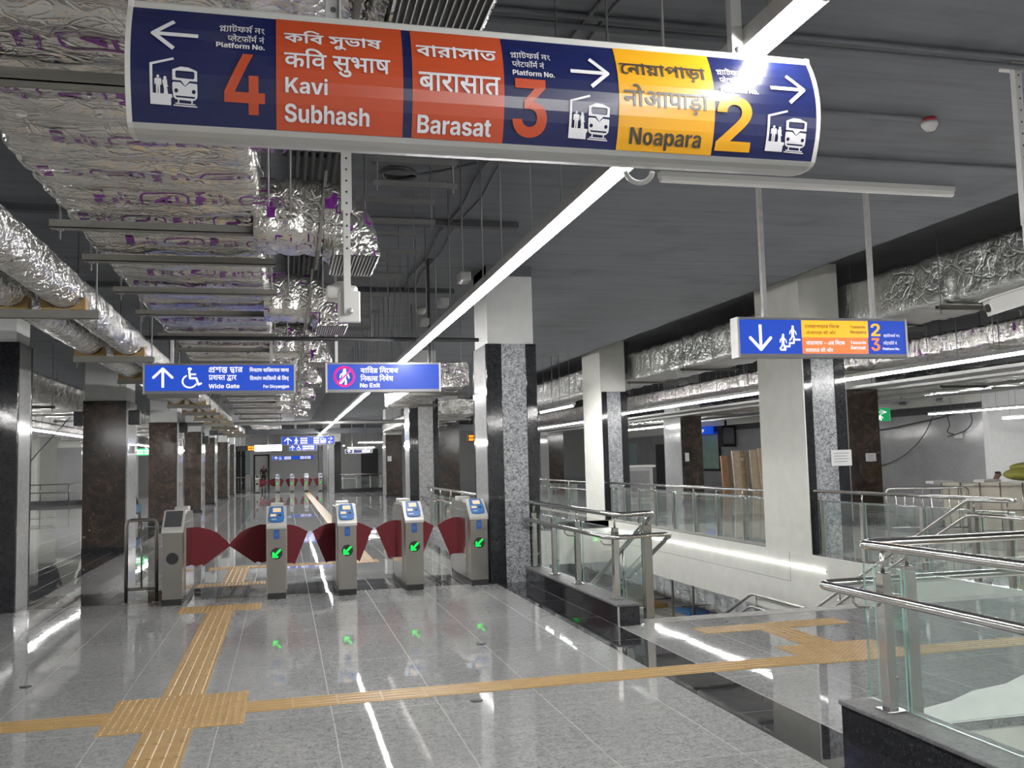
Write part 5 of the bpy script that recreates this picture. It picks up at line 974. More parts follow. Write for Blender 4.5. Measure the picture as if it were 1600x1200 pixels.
pillar('brown marble pillar seen left of the far white pillar', 13.25, 14.08, 46.1, 47.6, 'L', 2.9, 4.80, front=[(13.25, 14.08, 'marble')], edge='light_granite')
pillar('dark brown marble pillar right behind the near white pillar', 12.30, 13.13, 18.4, 19.6, 'L', 3.05, 4.80, front=[(12.30, 13.13, 'marble')], edge='light_granite')

r = thing('pillar', 'pale column with a flared white top at the back of the left aisle', 'pillar', (-11.0, 53.5, 0), kind='structure')
MB().box(-11.6, -10.4, 53, 54.0, 0, 2.9).build('cladding', M['light_granite'], r)
MB().add([(-11.6, 53, 2.9), (-10.4, 53, 2.9), (-10.4, 54, 2.9), (-11.6, 54, 2.9), (-11.3, 53.2, CEIL-.01), (-10.8, 53.2, CEIL-.01), (-10.8, 53.8, CEIL-.01), (-11.3, 53.8, CEIL-.01)],
         [(3, 2, 1, 0), (4, 5, 6, 7), (0, 1, 5, 4), (1, 2, 6, 5), (2, 3, 7, 6), (3, 0, 4, 7)]).build('flared_top', M['cream'], r)
r = thing('pillar', 'plain white column standing left of the flared one in the left aisle', 'pillar', (-13.0, 53.5, 0), kind='structure')
MB().bbox(-13.4, -12.6, 53, 53.8, 0, CEIL-.01, .02).build('shaft', M['cream'], r)
MB().box(-13.42, -12.58, 52.98, 53.82, 0, .15).build('plinth', M['black'], r)

# ------------------------------------------------------------------ tactile paving
def tactile(label, pieces):
    """pieces: ('bar_x'|'bar_y'|'dot', x0, x1, y0, y1)"""
    mb = MB()
    for kind, x0, x1, y0, y1 in pieces:
        mb.box(x0, x1, y0, y1, 0.0, .004)
        if kind == 'dot':
            nx = max(1, round((x1-x0)/.05)); ny = max(1, round((y1-y0)/.05))
            for i in range(nx):
                for j in range(ny):
                    cx = x0+(i+.5)*(x1-x0)/nx; cy = y0+(j+.5)*(y1-y0)/ny
                    a, b = .016, .010
                    mb.add([(cx+a*math.cos(PI/3*k), cy+a*math.sin(PI/3*k), .004) for k in range(6)] + [(cx+b*math.cos(PI/3*k), cy+b*math.sin(PI/3*k), .0085) for k in range(6)],
                           [(k, (k+1) % 6, 6+(k+1) % 6, 6+k) for k in range(6)] + [tuple(range(6, 12))])
        else:
            L = (x1-x0) if kind == 'bar_x' else (y1-y0)
            n = max(1, round(L/.30))
            for t in range(n):
                for q in range(4):
                    a0 = (t+.03)/n; a1 = (t+.97)/n; c = (q+.5)/4
                    if kind == 'bar_x':
                        cy = y0+c*(y1-y0); xa, xb = x0+a0*L, x0+a1*L
                        mb.prism([(cy-.017, .004), (cy+.017, .004), (cy+.010, .009), (cy-.010, .009)], 0, xa, xb)
                    else:
                        cx = x0+c*(x1-x0); ya, yb = y0+a0*L, y0+a1*L
                        mb.prism([(cx-.017, .004), (cx+.017, .004), (cx+.010, .009), (cx-.010, .009)], 1, ya, yb)
    return mb.build('tactile_paving', M['tactile'], None, label=label, cat='tactile paving', group='yellow tactile paving')
tactile('yellow studded tactile square where the two near paths cross', [('dot', -1.16, -.262, 6.36, 7.26)])
tactile('yellow ribbed path running toward the gates from the studded square', [('bar_y', -.872, -.572, 7.26, 11.30)])
tactile('yellow ribbed path at the bottom edge below the studded square', [('bar_y', -.872, -.572, 2.4, 6.36)])
tactile('yellow ribbed strip running from the studded square toward the stairs', [('bar_x', -.262, 4.06, 6.635, 6.93)])
tactile('yellow ribbed strip leaving the studded square to the left', [('bar_x', -7.5, -1.16, 6.635, 6.93)])
tactile('yellow tactile strip lying across in front of the ticket gates', [('dot', -1.20, -.27, 11.30, 11.80)])
tactile('yellow H-shaped tactile patch behind the leftmost gates', [('dot', -1.20, -.27, 13.65, 14.0), ('bar_y', -.872, -.572, 14.0, 15.85), ('dot', -1.20, -.27, 15.85, 16.25)])
tactile('long yellow path from behind the gates to the far gates', [('bar_x', -.27, 1.10, 15.9, 16.2), ('dot', 1.10, 1.55, 15.85, 16.3), ('bar_y', 1.18, 1.48, 16.3, 58.0)])
tactile('yellow studded pad before the stairs beside the right balustrade', [('dot', 4.06, 5.0, 6.60, 7.30), ('bar_y', 4.34, 4.64, 7.30, 8.05), ('dot', 3.78, 5.30, 8.05, 8.35)])
tactile('yellow ribbed strip seen through the right-hand glass', [('bar_x', 5.0, 12.0, 6.635, 6.93)])

# ------------------------------------------------------------------ tube lights
def make_tube(L, name='tube_light', rods=True, dim=False, top=CEIL, glow='tube'):
    r = thing(name, 'lit tube', 'light', (0, 0, 0))
    MB().box(-.050, .050, 0, L, .034, .095).build('batten', M['galv'], r)
    n = 10
    prof = [(-.022, .036)] + [(.022*math.cos(PI+PI*k/n), .014+.022*math.sin(PI+PI*k/n)) for k in range(n+1)] + [(.022, .036)]
    MB().prism(prof, 1, .008, L-.008).build('diffuser', M[glow], r)
    MB().prism([(a*1.04, b) for a, b in prof], 1, 0, .010).prism([(a*1.04, b) for a, b in prof], 1, L-.010, L).build('end_cap', M['white_plastic'], r)
    if rods:
        for y in (L*.22, L*.78):
            MB().tube([(0, y, .095), (0, y, top-2.92)], .006, 6).build('suspension_rod', M['rod'], r)
    return r
LZ = 2.92
proto = make_tube(1.5); first = True
LX, LC = 1.548, 2.975
for i in range(44):
    n = i-6
    lb = (ordinal(i) + ' lit white tube of the central line, behind the viewer') if i < 4 else ('lit white tube of the central line coming in at the top edge' if i == 4 else 'lit white tube of the central line passing over the platform sign') if i < 6 else ordinal(n) + ' lit white tube beyond the platform sign in the central line'
    place(proto, first, (LX, -5.2+1.5*i, LC), lb, 'central line of tube lights'); first = False
lp = make_tube(1.5, top=3.60); first = True
k = 0
for x, y0, n, txt in ((9.80, 3.1, 8, 'line right of the near white pillar'), (9.80, 16.4, 7, 'line between the two white pillars'), (10.36, 31.0, 5, 'line beyond the far white pillar')):
    for i in range(n):
        place(lp, first, (x, y0+1.5*i, LZ), ordinal(i) + ' lit tube of the ' + txt, 'tube lights on the right'); first = False
lw = make_tube(1.5, top=4.8); first = True
for x, y0, n, txt in ((16.0, 36.0, 4, 'short line above the grey and brown pillar'), (23.0, 17.3, 8, 'upper line along the grey tiled wall'), (24.6, 17.0, 7, 'lower line beside the cream wall at the right edge'), ):
    for i in range(n):
        place(lw, first, (x, y0+1.5*i, LZ + (.0 if x < 24 else -.27)), ordinal(i) + ' lit tube of the ' + txt, 'tube lights on the right'); first = False
for x, y0, n, txt in ((-6.25, 22, 24, 'left aisle line behind the pillars'), (-11.5, 4.0, 26, 'outer left aisle line added as fill'), (6.86, 21.5, 2, 'short line left of the far white pillar'), (6.86, -7.0, 6, 'fill row added behind the viewer at the right'), (12.0, -5.0, 5, 'outer fill row added behind the viewer at the right')):  # outer aisle line and rows behind the viewer are added as fill light
    for i in range(n):
        place(proto, False, (x, y0+1.5*i, LZ-.2 if x == -6.25 else LZ), ordinal(i) + ' lit tube of the ' + txt, 'tube lights of the left aisle')
for i in range(6):  # extra tubes out of view, added to fill the near left
    place(proto, False, (-6.25, -5+1.6*i, LZ), ordinal(i) + ' lit fill tube added in the left aisle beside the viewer', 'tube lights of the left aisle')
for i, (x, y) in enumerate(((4.0, 64), (4.0, 70), (-.6, 67), (-.6, 73), (9.0, 62), (9.0, 70), (-7, 62), (-7, 70))):  # added tubes that brighten the otherwise dark end wall
    place(proto, False, (x, y, LZ), ordinal(i) + ' lit tube of the scattered ones added to brighten the far end wall', 'added tube lights before the end wall')
# tubes fixed to the stair wall
ww = make_tube(1.5, name='wall_tube_light', rods=False, glow='tube_wall'); first = True
for i in range(7):
    o = place(ww, first, (8.254, 13.12+1.5*i, -.22), ordinal(i) + ' lit tube fixed along the cream stair wall', 'tube lights on the stair wall'); first = False
    o.rotation_euler = (0, PI/2, 0)
vt = copy_tree(ww); vt.location = (5.2, 4.88, -1.45); vt.rotation_euler = (PI/2, 0, PI/2); vt['label'] = 'lit tube in the open void at the bottom right corner'
vt2 = copy_tree(ww); vt2.location = (3.6, 4.88, -1.45); vt2.rotation_euler = (PI/2, 0, PI/2); vt2['label'] = 'lit tube in the open void below the near glass panel'
for i in range(6):  # added tubes that light up the level below
    q = copy_tree(ww); q.location = (11.38, 12.5+3.2*i, -1.5); q.rotation_euler = (0, PI/2, 0)
    q['label'] = ordinal(i) + ' lit fill tube added on the back wall of the level below'; q['group'] = 'added tube lights of the level below'
# unlit batten under the ceiling
r = thing('unlit_batten', 'long unlit white tube batten fixed under the ceiling right of the platform sign', 'light', (5.25, 8.25, CEIL-.1))
MB().box(3.48, 6.74, 7.97, 8.05, CEIL-.05, CEIL-.001).build('batten', M['white_plastic'], r)
MB().prism([(7.975, CEIL-.05), (7.975, CEIL-.085), (7.995, CEIL-.10), (8.025, CEIL-.10), (8.045, CEIL-.085), (8.045, CEIL-.05)], 0, 3.49, 6.73).build('diffuser', M['tube_off'], r)
# short cross tubes far away
r = make_tube(1.6, rods=True, top=4.25); r['label'] = 'lit tube lying crosswise above the far atrium glass'; r.location = (4.6, 60, 3.0); r.rotation_euler = (0, 0, -PI/2)
r2 = copy_tree(r); r2['label'] = 'lit tube lying crosswise over the dark blue unlit sign'; r2.location = (3.7, 56.5, 2.62)
r2.rotation_euler = (0, 0, -PI/2)
# ------------------------------------------------------------------ ticket gates
def plate(mb, poly, fn, h0, h1):
    """thin slab: outline poly on a surface fn(u, v, height)"""
    n = len(poly)
    tri = tessellate_polygon([[Vector((p[0], p[1], 0)) for p in poly]])
    vs = [fn(p[0], p[1], h0) for p in poly] + [fn(p[0], p[1], h1) for p in poly]
    mb.add(vs, [(i, (i+1) % n, n+(i+1) % n, n+i) for i in range(n)] + [tuple(n+i for i in t) for t in tri] + [tuple(reversed(t)) for t in tri])
    return mb
WIDE = [(0, .87), (.10, .872), (.25, .83), (.365, .768), (.372, .748), (.44, .69), (.50, .612), (.16, .362), (.13, .382), (.10, .37), (.06, .362), (.0, .385)]
NARROW = [(0, .855), (.06, .853), (.15, .825), (.28, .755), (.10, .315), (.075, .335), (.05, .342), (.02, .335), (0, .345)]
def make_gate(label, loc, left=None, right=None, reader=True, group=None):
    r = thing('ticket_gate', label, 'ticket gate', loc, group)
    L = Vector(loc)
    def mk(): return MB()
    def out(mb, name, m, parent, lab=None):
        for v in mb.v: v += L
        return mb.build(name, M[m], parent, label=lab)
    w = .115
    prof = [(0, .075), (0, .885), (.27, 1.085), (1.30, 1.085), (1.55, .885), (1.55, .075)]
    body = out(mk().prism(prof, 0, -w, w), 'cabinet', 'steel_dull', r)
    out(mk().prism([(.004, 0), (.004, .075), (1.546, .075), (1.546, 0)], 0, -w+.004, w-.004), 'kick_base', 'black_plastic', r)
    for s in (-1, 1):
        out(mk().box(*sorted((s*w, s*(w+.014))), .30, 1.27, .075, .975), 'side_panel', 'steel', r)
    out(mk().prism([(-.020, .872), (-.022, .905), (-.012, .925), (.265, 1.128), (.50, 1.128), (.50, 1.085), (.27, 1.085), (0, .872)], 0, -w-.008, w+.008), 'head_cover', 'silver_lip', r)
    out(mk().bbox(-w+.03, w-.03, 1.02, 1.30, 1.085, 1.145, .01), 'rear_cover', 'silver_lip', r)
    A = Vector((-.012, .925)); B = Vector((.265, 1.128)); d = (B-A).normalized(); nn = Vector((-d.y, d.x))
    def sl(u, v, h):
        q = A + d*v + nn*h
        return (u, q.x, q.y)
    if reader:
        rd = out(plate(mk(), [(-.088, .05), (-.06, .035), (0, .028), (.06, .035), (.088, .05), (.096, .12), (.080, .335), (-.080, .335), (-.096, .12)], sl, .0, .016), 'card_reader', 'reader', r)
        out(plate(mk(), [(-.045, .22), (.055, .22), (.055, .30), (-.045, .30)], sl, .016, .019), 'screen', 'reader_screen', rd)
        out(plate(mk(), [(-.075, .135), (-.005, .135), (-.005, .18), (-.075, .18)], sl, .016, .019), 'card_pad', 'reader_screen', rd)
        out(plate(mk(), [(.025, .14), (.06, .14), (.06, .17), (.025, .17)], sl, .016, .021), 'coin_slot', 'black_plastic', rd)
        out(plate(mk(), [(-.062, .070), (.0, .070), (.0, .086), (-.062, .086)], sl, .016, .018), 'name_strip', 'white_ink', rd)
        st = out(mk().box(-.034, .034, -.004, 0, .742, .856), 'card_symbol_sticker', 'sticker', r)
        out(mk().box(-.022, .022, -.006, -.004, .775, .83), 'card_symbol', 'reader', st)
    else:
        out(plate(mk(), [(-.10, .03), (.10, .03), (.10, .335), (-.10, .335)], sl, .0, .004), 'blank_cover', 'dark_grey', r)
    dk = out(plate(mk(), [(.071*math.cos(2*PI*k/28), .562+.071*math.sin(2*PI*k/28)) for k in range(28)], lambda u, v, h: (u, -h, v), 0, .006), 'signal_lamp', 'black_plastic', r)
    if reader:
        ar = mk(); fn = lambda u, v: (u, -.009, v)
        ar.stroke([(.040, .602), (-.030, .532)], .024, fn, True)
        ar.stroke([(-.040, .572), (-.040, .522), (.010, .522)], .022, fn, True)
        out(ar, 'green_arrow', 'glow_green', dk)
    for s, kind in ((-1, left), (1, right)):
        if not kind: continue
        pts = [(s*(w+.012+x), z) for x, z in (WIDE if kind == 'wide' else NARROW)]
        if s < 0: pts = pts[::-1]
        f = out(plate(mk(), pts, lambda u, v, h: (u, .98+h, v), -.016, .016), 'flap', 'maroon', r)
    return r
GG = 'near row of ticket gates'
make_gate('leftmost steel ticket gate with blank dark top and no arrow', (-1.327, 12.02, 0), None, 'wide', False, GG)
make_gate('second steel ticket gate from the left, green arrow and blue card reader', (-.100, 12.05, 0), 'wide', 'narrow', True, GG)
make_gate('middle one of the five near ticket gates, standing on the central light reflection', (.772, 12.03, 0), 'narrow', 'narrow', True, GG)
make_gate('fourth steel ticket gate from the left, one before the speckled pillar', (1.642, 12.13, 0), 'narrow', 'narrow', True, GG)
make_gate('rightmost steel ticket gate beside the speckled pillar', (2.525, 12.24, 0), 'narrow', None, True, GG)
FG = 'far row of ticket gates'
g = make_gate('far ticket gate at the left end of the distant row', (-1.65, 60, 0), None, 'wide', False, FG)
for i, (x, l, rr, lb) in enumerate(((-.42, 'wide', 'narrow', 'second from the left'), (.46, 'narrow', 'narrow', 'in the middle'), (1.34, 'narrow', 'narrow', 'fourth from the left'), (2.22, 'narrow', None, 'at the right end'))):
    make_gate('far ticket gate ' + lb + (' of the distant row' if 'end' not in lb else ' of the row before the grey end wall'), (x, 60, 0), l, rr, True, FG)

def barrier(label, x0, x1, y, h=1.0, bars=1, loc=None):
    r = thing('barrier_rail', label, 'barrier', ((x0+x1)/2, y, 0))
    c = .05
    MB().tube([(x0, y, 0), (x0, y, h-c), (x0+.3*c, y, h-.3*c), (x0+c, y, h), (x1-c, y, h), (x1-.3*c, y, h-.3*c), (x1, y, h-c), (x1, y, 0)], .022, 10).build('hoop', M['steel_dark'], r)
    MB().tube([(x0, y, .17), (x1, y, .17)], .018, 8).build('lower_rail', M['steel_dark'], r)
    for i in range(bars):
        x = x0+(x1-x0)*(i+1)/(bars+1)
        MB().tube([(x, y, .17), (x, y, h)], .012, 8).build('upright', M['steel_dark'], r)
    MB().box(x0-.05, x0+.05, y-.05, y+.05, 0, .008).box(x1-.05, x1+.05, y-.05, y+.05, 0, .008).build('base_plate', M['steel_dark'], r)
    return r
barrier('short steel hoop railing left of the leftmost ticket gate', -1.915, -1.56, 12.45, 1.02, 1)
barrier('distant dark railing left of the far gates', -3.0, -2.0, 60.5, 1.0, 4)
barrier('distant dark railing right of the far gates', 2.45, 2.95, 60.6, 1.0, 3)

# ------------------------------------------------------------------ glass balustrades
def post(r, x, y, z0, top, rail, along='y', base=True, m='steel'):
    a, b = (.028, .036) if along == 'y' else (.036, .028)
    p = MB().bbox(x-a, x+a, y-b, y+b, z0, top, .004).build('post', M[m], r)
    MB().tube([(x, y, top), (x, y, rail)], .012, 8).build('rail_pin', M[m], p)
    if base: MB().bbox(x-.06, x+.06, y-.06, y+.06, z0, z0+.012, .004).build('foot_plate', M[m], p)
    MB().box(x-.01, x+.05, y-.015, y+.015, z0+.16, z0+.185).build('glass_clamp', M[m], p)
    MB().box(x-.01, x+.05, y-.015, y+.015, top-.10, top-.075).build('glass_clamp', M[m], p)
    return p
def bracket(r, x, y, zr, dx, m='steel'):
    """J-shaped hook carrying the lower rail; dx = from post to rail"""
    MB().tube([(x+dx, y, zr-.01), (x+dx, y, zr-.06), (x+dx*.75, y, zr-.088), (x+dx*.3, y, zr-.095), (x, y, zr-.095)], .008, 8).build('rail_bracket', M[m], r)
def glass(r, pts, d=(0.006, 0, 0)):
    d = Vector(d); n = len(pts)
    P = [Vector(p) for p in pts]
    mb = MB().add([p-d for p in P]+[p+d for p in P], [tuple(range(n)), tuple(range(2*n-1, n-1, -1))])
    g = mb.build('glass_panel', M['glass'], r)
    e = MB().add([p-d for p in P]+[p+d for p in P], [(i, (i+1) % n, n+(i+1) % n, n+i) for i in range(n)])
    e.build('glass_edge', M['glass_edge'], g)
    return g
def arc_pts(a, c, b, n=5):
    """rounded corner through control point c"""
    a, b, c = Vector(a), Vector(b), Vector(c)
    return [tuple((1-t)**2*a + 2*t*(1-t)*c + t*t*b) for t in [i/n for i in range(n+1)]]

def mid_balustrade():
    r = thing('glass_balustrade', 'glass balustrade with steel rails on a black kerb, by the speckled pillar', 'balustrade', (3.3, 10.5, 0))
    MB().bbox(3.172, 3.40, 8.72, 12.36, 0, .185, .004).build('kerb', M['black'], r)
    MB().bbox(3.160, 3.405, 8.71, 12.36, .185, .207, .005).build('kerb_top', M['kerb_stone'], r)
    MB().box(3.168, 3.185, 8.714, 8.722, 0, .185).build('corner_joint', M['silver'], r)
    S = .475
    top = [(3.25, 12.50, 1.075), (3.25, 9.10, 1.072)] + arc_pts((3.25, 9.06, 1.072), (3.25, 8.93, 1.07), (3.40, 8.95, 1.07)) + [(3.62, 9.02, 1.07)] + arc_pts((3.64, 9.03, 1.07), (3.74, 9.06, 1.07), (3.735, 9.20, 1.01)) + [(3.72, 12.4, 1.01-S*3.2)]
    MB().tube(top, .027, 12).build('top_rail', M['steel'], r)
    low = [(3.135, 12.50, .855), (3.135, 9.02, .855)] + arc_pts((3.135, 8.98, .855), (3.135, 8.80, .855), (3.32, 8.80, .855)) + [(3.72, 8.90, .855)] + arc_pts((3.74, 8.90, .855), (3.88, 8.92, .855), (3.87, 9.08, .80)) + [(3.85, 12.4, .80-S*3.3)]
    MB().tube(low, .024, 12).build('lower_rail', M['steel'], r)
    for y in (12.22, 11.28, 10.32, 9.05):
        post(r, 3.285, y, .207, .93, 1.06); bracket(r, 3.285, y, .855, -.15)
    ys = [12.28, 11.30, 10.34, 9.07]
    for a, b in ((12.33, 11.31), (11.25, 10.36), (10.28, 9.08)):
        glass(r, [(3.335, a, .24), (3.335, b, .24), (3.335, b, .92), (3.335, a, .92)])
    MB().bbox(3.575, 3.665, 8.985, 9.075, -.02, .95, .004).build('corner_post', M['steel_dull'], r)
    MB().tube([(3.62, 9.03, .95), (3.62, 9.03, 1.06)], .014, 8).build('rail_pin', M['steel'], r)
    glass(r, [(3.56, 8.97, .12), (3.36, 8.97, .12), (3.36, 8.97, .90), (3.56, 8.97, .90)], (0, .006, 0))
    for y in (10.0, 11.2, 12.2):
        z = -.157*(int((y-9)/.33)+1)
        p = post(r, 3.72, y, z, z+.80, 1.01-S*(y-9.2)-.01)
        bracket(r, 3.72, y, .80-S*(y-9.08), .14)
    for a, b in ((9.15, 9.95), (10.05, 11.15), (11.25, 12.15)):
        za, zb = -S*(a-9)-.02, -S*(b-9)-.02
        glass(r, [(3.69, a, za), (3.69, b, zb), (3.69, b, zb+.80), (3.69, a, za+.80)])
mid_balustrade()

def right_balustrade():
    r = thing('glass_balustrade', 'near glass balustrade with double steel handrails on a black kerb at the right edge', 'balustrade', (3.3, 2.5, 0))
    MB().bbox(3.146, 3.41, -6, 4.92, 0, .182, .004).build('kerb', M['black'], r)
    MB().bbox(3.132, 3.412, -6, 4.93, .182, .206, .005).build('kerb_top', M['kerb_stone'], r)
    R = .0275
    MB().tube([(3.30, -6, 1.103)] + [(3.30, 4.75, 1.103)] + arc_pts((3.30, 4.80, 1.103), (3.30, 4.885, 1.103), (3.40, 4.885, 1.103)) + [(12, 4.885, 1.103)], R, 14).build('top_rail', M['steel'], r)
    MB().tube([(3.145, -6, .852)] + [(3.145, 4.96, .852)] + arc_pts((3.145, 5.0, .852), (3.145, 5.085, .852), (3.24, 5.085, .852)) + [(12, 5.085, .852)], R, 14).build('lower_rail', M['steel'], r)
    for y in (4.63, 3.3, 2.1, .9, -.3, -1.5):
        post(r, 3.27, y, .206, .965, 1.085)
        if y < 4: bracket(r, 3.27, y, .852, -.125)
    bracket(r, 3.27, 4.74, .852, -.125)
    for x in (3.60, 4.8, 6.0, 7.2, 8.4, 9.6):
        post(r, x, 4.86, .0, .965, 1.085, 'x', False); bracket(r, x, 4.86, .852, 0)
        MB().tube([(x, 4.86, .78), (x, 5.02, .78), (x, 5.085, .83)], .008, 8).build('rail_bracket', M['steel'], r)
    for a, b in ((4.91, 4.57), (4.54, 3.32), (3.28, 2.12), (2.08, .92), (.88, -.28)):
        glass(r, [(3.34, a, .21), (3.34, b, .21), (3.34, b, .985), (3.34, a, .985)])
    for a, b in ((3.40, 4.78), (4.82, 5.98), (6.02, 7.18), (7.22, 8.38), (8.42, 9.58)):
        glass(r, [(a, 4.905, .02), (b, 4.905, .02), (b, 4.905, .97), (a, 4.905, .97)], (0, .006, 0))
right_balustrade()

def far_balustrades():
    r = thing('glass_balustrade', 'glass balustrade with closely set steel posts between the two white pillars', 'balustrade', (8.45, 19, 0))
    MB().tube([(8.43, 15.0, .985), (8.43, 23.45, .975)], .026, 10).build('top_rail', M['steel'], r)
    MB().tube([(8.56, 15.0, .83), (8.56, 23.45, .82)], .020, 10).build('lower_rail', M['steel'], r)
    ys = [15.06, 16.12, 17.22, 18.28, 19.36, 20.40, 21.44, 22.5, 23.4]
    for y in ys:
        post(r, 8.44, y, 0, .86, .965, base=False)
        MB().tube([(8.44, y, .80), (8.56, y, .82)], .008, 6).build('rail_bracket', M['steel'], r)
    for a, b in zip(ys[:-1], ys[1:]):
        glass(r, [(8.47, a+.04, .03), (8.47, b-.04, .03), (8.47, b-.04, .88), (8.47, a+.04, .88)])
    MB().box(8.40, 8.52, 15.0, 23.45, 0, .025).build('shoe', M['concrete'], r)
    r = thing('glass_balustrade', 'glass balustrade right of the near white pillar, its rail bending down the stairs', 'balustrade', (8.4, 11.5, 0))
    up = [(8.295, 13.398, 1.031), (8.295, 9.335, 1.031)] + arc_pts((8.295, 9.296, 1.031), (8.295, 9.117, 1.031), (8.205, 9.117, 1.028)) + arc_pts((8.196, 9.117, 1.026), (8.126, 9.117, 1.026), (8.126, 9.236, 1.026)) + [(8.126, 9.712, 1.021)] + [(8.126, 9.811, 0.991), (8.126, 13.299, -0.818), (8.126, 13.398, -0.847), (8.126, 15.281, -0.847), (8.126, 15.410, -0.887), (8.126, 19.225, -2.681)]
    MB().tube(up, .026, 12).build('top_rail', M['steel'], r)
    lo = [(8.027, 8.770, 0.847), (8.027, 9.573, 0.852), (8.027, 9.692, 0.827), (8.027, 13.260, -1.016), (8.027, 13.359, -1.046), (8.027, 15.162, -1.046), (8.027, 15.311, -1.085), (8.027, 19.027, -2.859)]
    MB().tube(lo, .022, 12).build('lower_rail', M['steel'], r)
    for y in (13.40, 12.30, 10.95):
        post(r, 8.40, y, 0, .88, 1.0, base=False)
    for y in (9.86, 9.30):
        post(r, 8.30, y, -.3 if y > 9.8 else 0, .86, 1.0, base=False, m='steel_dull')
    for a, b in ((13.36, 12.34), (12.26, 10.99), (10.91, 9.9), (9.82, 9.34)):
        glass(r, [(8.43, a, .03), (8.43, b, .03), (8.43, b, .88), (8.43, a, .88)])
    MB().tube([(8.48, 13.5, .86), (8.48, 9.4, .86)], .014, 8).build('inner_rail', M['steel'], r)
    for y, z in ((11.3, -1.10), (12.6, -1.73), (13.7, -1.884), (15.2, -1.884), (16.8, -2.6)):
        zt = 1.0-.5185*(min(y, 13.5)-9.87) if y < 15.5 else -.87-.47*(y-15.45)
        post(r, 8.14, y, z, zt-.16, zt, base=False)
    glass(r, [(8.17, 13.75, -1.83), (8.17, 15.15, -1.83), (8.17, 15.15, -1.06), (8.17, 13.75, -1.06)])
    r = thing('glass_balustrade', 'glass balustrade left of the far white pillar, seen past the speckled pillar', 'balustrade', (8.45, 29, 0))
    MB().tube([(8.43, 25.0, .975), (8.43, 36, .97)], .026, 10).build('top_rail', M['steel'], r)
    MB().tube([(8.43, 25.0, .75), (8.43, 36, .74)], .018, 10).build('lower_rail', M['steel'], r)
    for y in (25.06, 27.2, 29.4, 31.6, 33.8, 35.9): post(r, 8.44, y, 0, .86, .96, base=False)
    for a, b in ((25.1, 27.1), (27.3, 29.3), (29.5, 31.5), (31.7, 33.7)): glass(r, [(8.47, a, .03), (8.47, b, .03), (8.47, b, .88), (8.47, a, .88)])
    MB().box(8.40, 8.52, 25.0, 36, 0, .025).build('shoe', M['concrete'], r)
    r = thing('glass_balustrade', 'glass balustrade on a pale kerb behind the last two ticket gates', 'balustrade', (3.3, 17.5, 0))
    MB().box(3.20, 3.42, 13.3, 22.0, 0, .16).build('kerb', M['grey_granite'], r)
    MB().tube([(3.30, 13.3, 1.06), (3.30, 22.0, 1.06)], .026, 10).build('top_rail', M['steel'], r)
    MB().tube([(3.16, 13.3, .845), (3.16, 22.3, .845)], .024, 10).build('lower_rail', M['steel'], r)
    ys = [13.5, 14.8, 16.1, 17.4, 18.7, 20.0, 21.3]
    for y in ys:
        post(r, 3.29, y, .16, .92, 1.05); bracket(r, 3.29, y, .845, -.13)
    for a, b in zip(ys[:-1], ys[1:]): glass(r, [(3.33, a+.05, .2), (3.33, b-.05, .2), (3.33, b-.05, .92), (3.33, a+.05, .92)])
    r = thing('glass_balustrade', 'distant glass balustrade on a black kerb before the dark atrium', 'balustrade', (4.0, 55, 0))
    MB().box(3.15, 5.6, 54.9, 55.2, 0, .24).build('kerb', M['black'], r)
    MB().tube([(3.15, 55, 1.05), (5.6, 55, 1.05)], .028, 8).build('top_rail', M['steel_dull'], r)
    MB().tube([(3.15, 54.9, .82), (5.6, 54.9, .82)], .022, 8).build('lower_rail', M['steel_dull'], r)
    for x in (3.3, 4.1, 4.9, 5.5): post(r, x, 55.05, .24, .93, 1.04, 'x', False)
    for a, b in ((3.34, 4.06), (4.14, 4.86), (4.94, 5.46)): glass(r, [(a, 55.08, .28), (b, 55.08, .28), (b, 55.08, .92), (a, 55.08, .92)], (0, .006, 0))
far_balustrades()
# railing at the back of the left aisle
def aisle_rail():
    r = thing('barrier_rail', 'long low railing on a dark base across the back of the left aisle', 'barrier', (-11, 50, 0))
    MB().box(-16, -7.5, 50, 50.25, 0, .22).build('base', M['black'], r)
    for z in (.62, 1.02): MB().tube([(-16, 50.1, z), (-7.5, 50.1, z)], .03, 8).build('rail', M['steel_dark'], r)
    for i in range(7): MB().tube([(-15.6+i*1.3, 50.1, .22), (-15.6+i*1.3, 50.1, 1.02)], .025, 8).build('upright', M['steel_dark'], r)
aisle_rail()
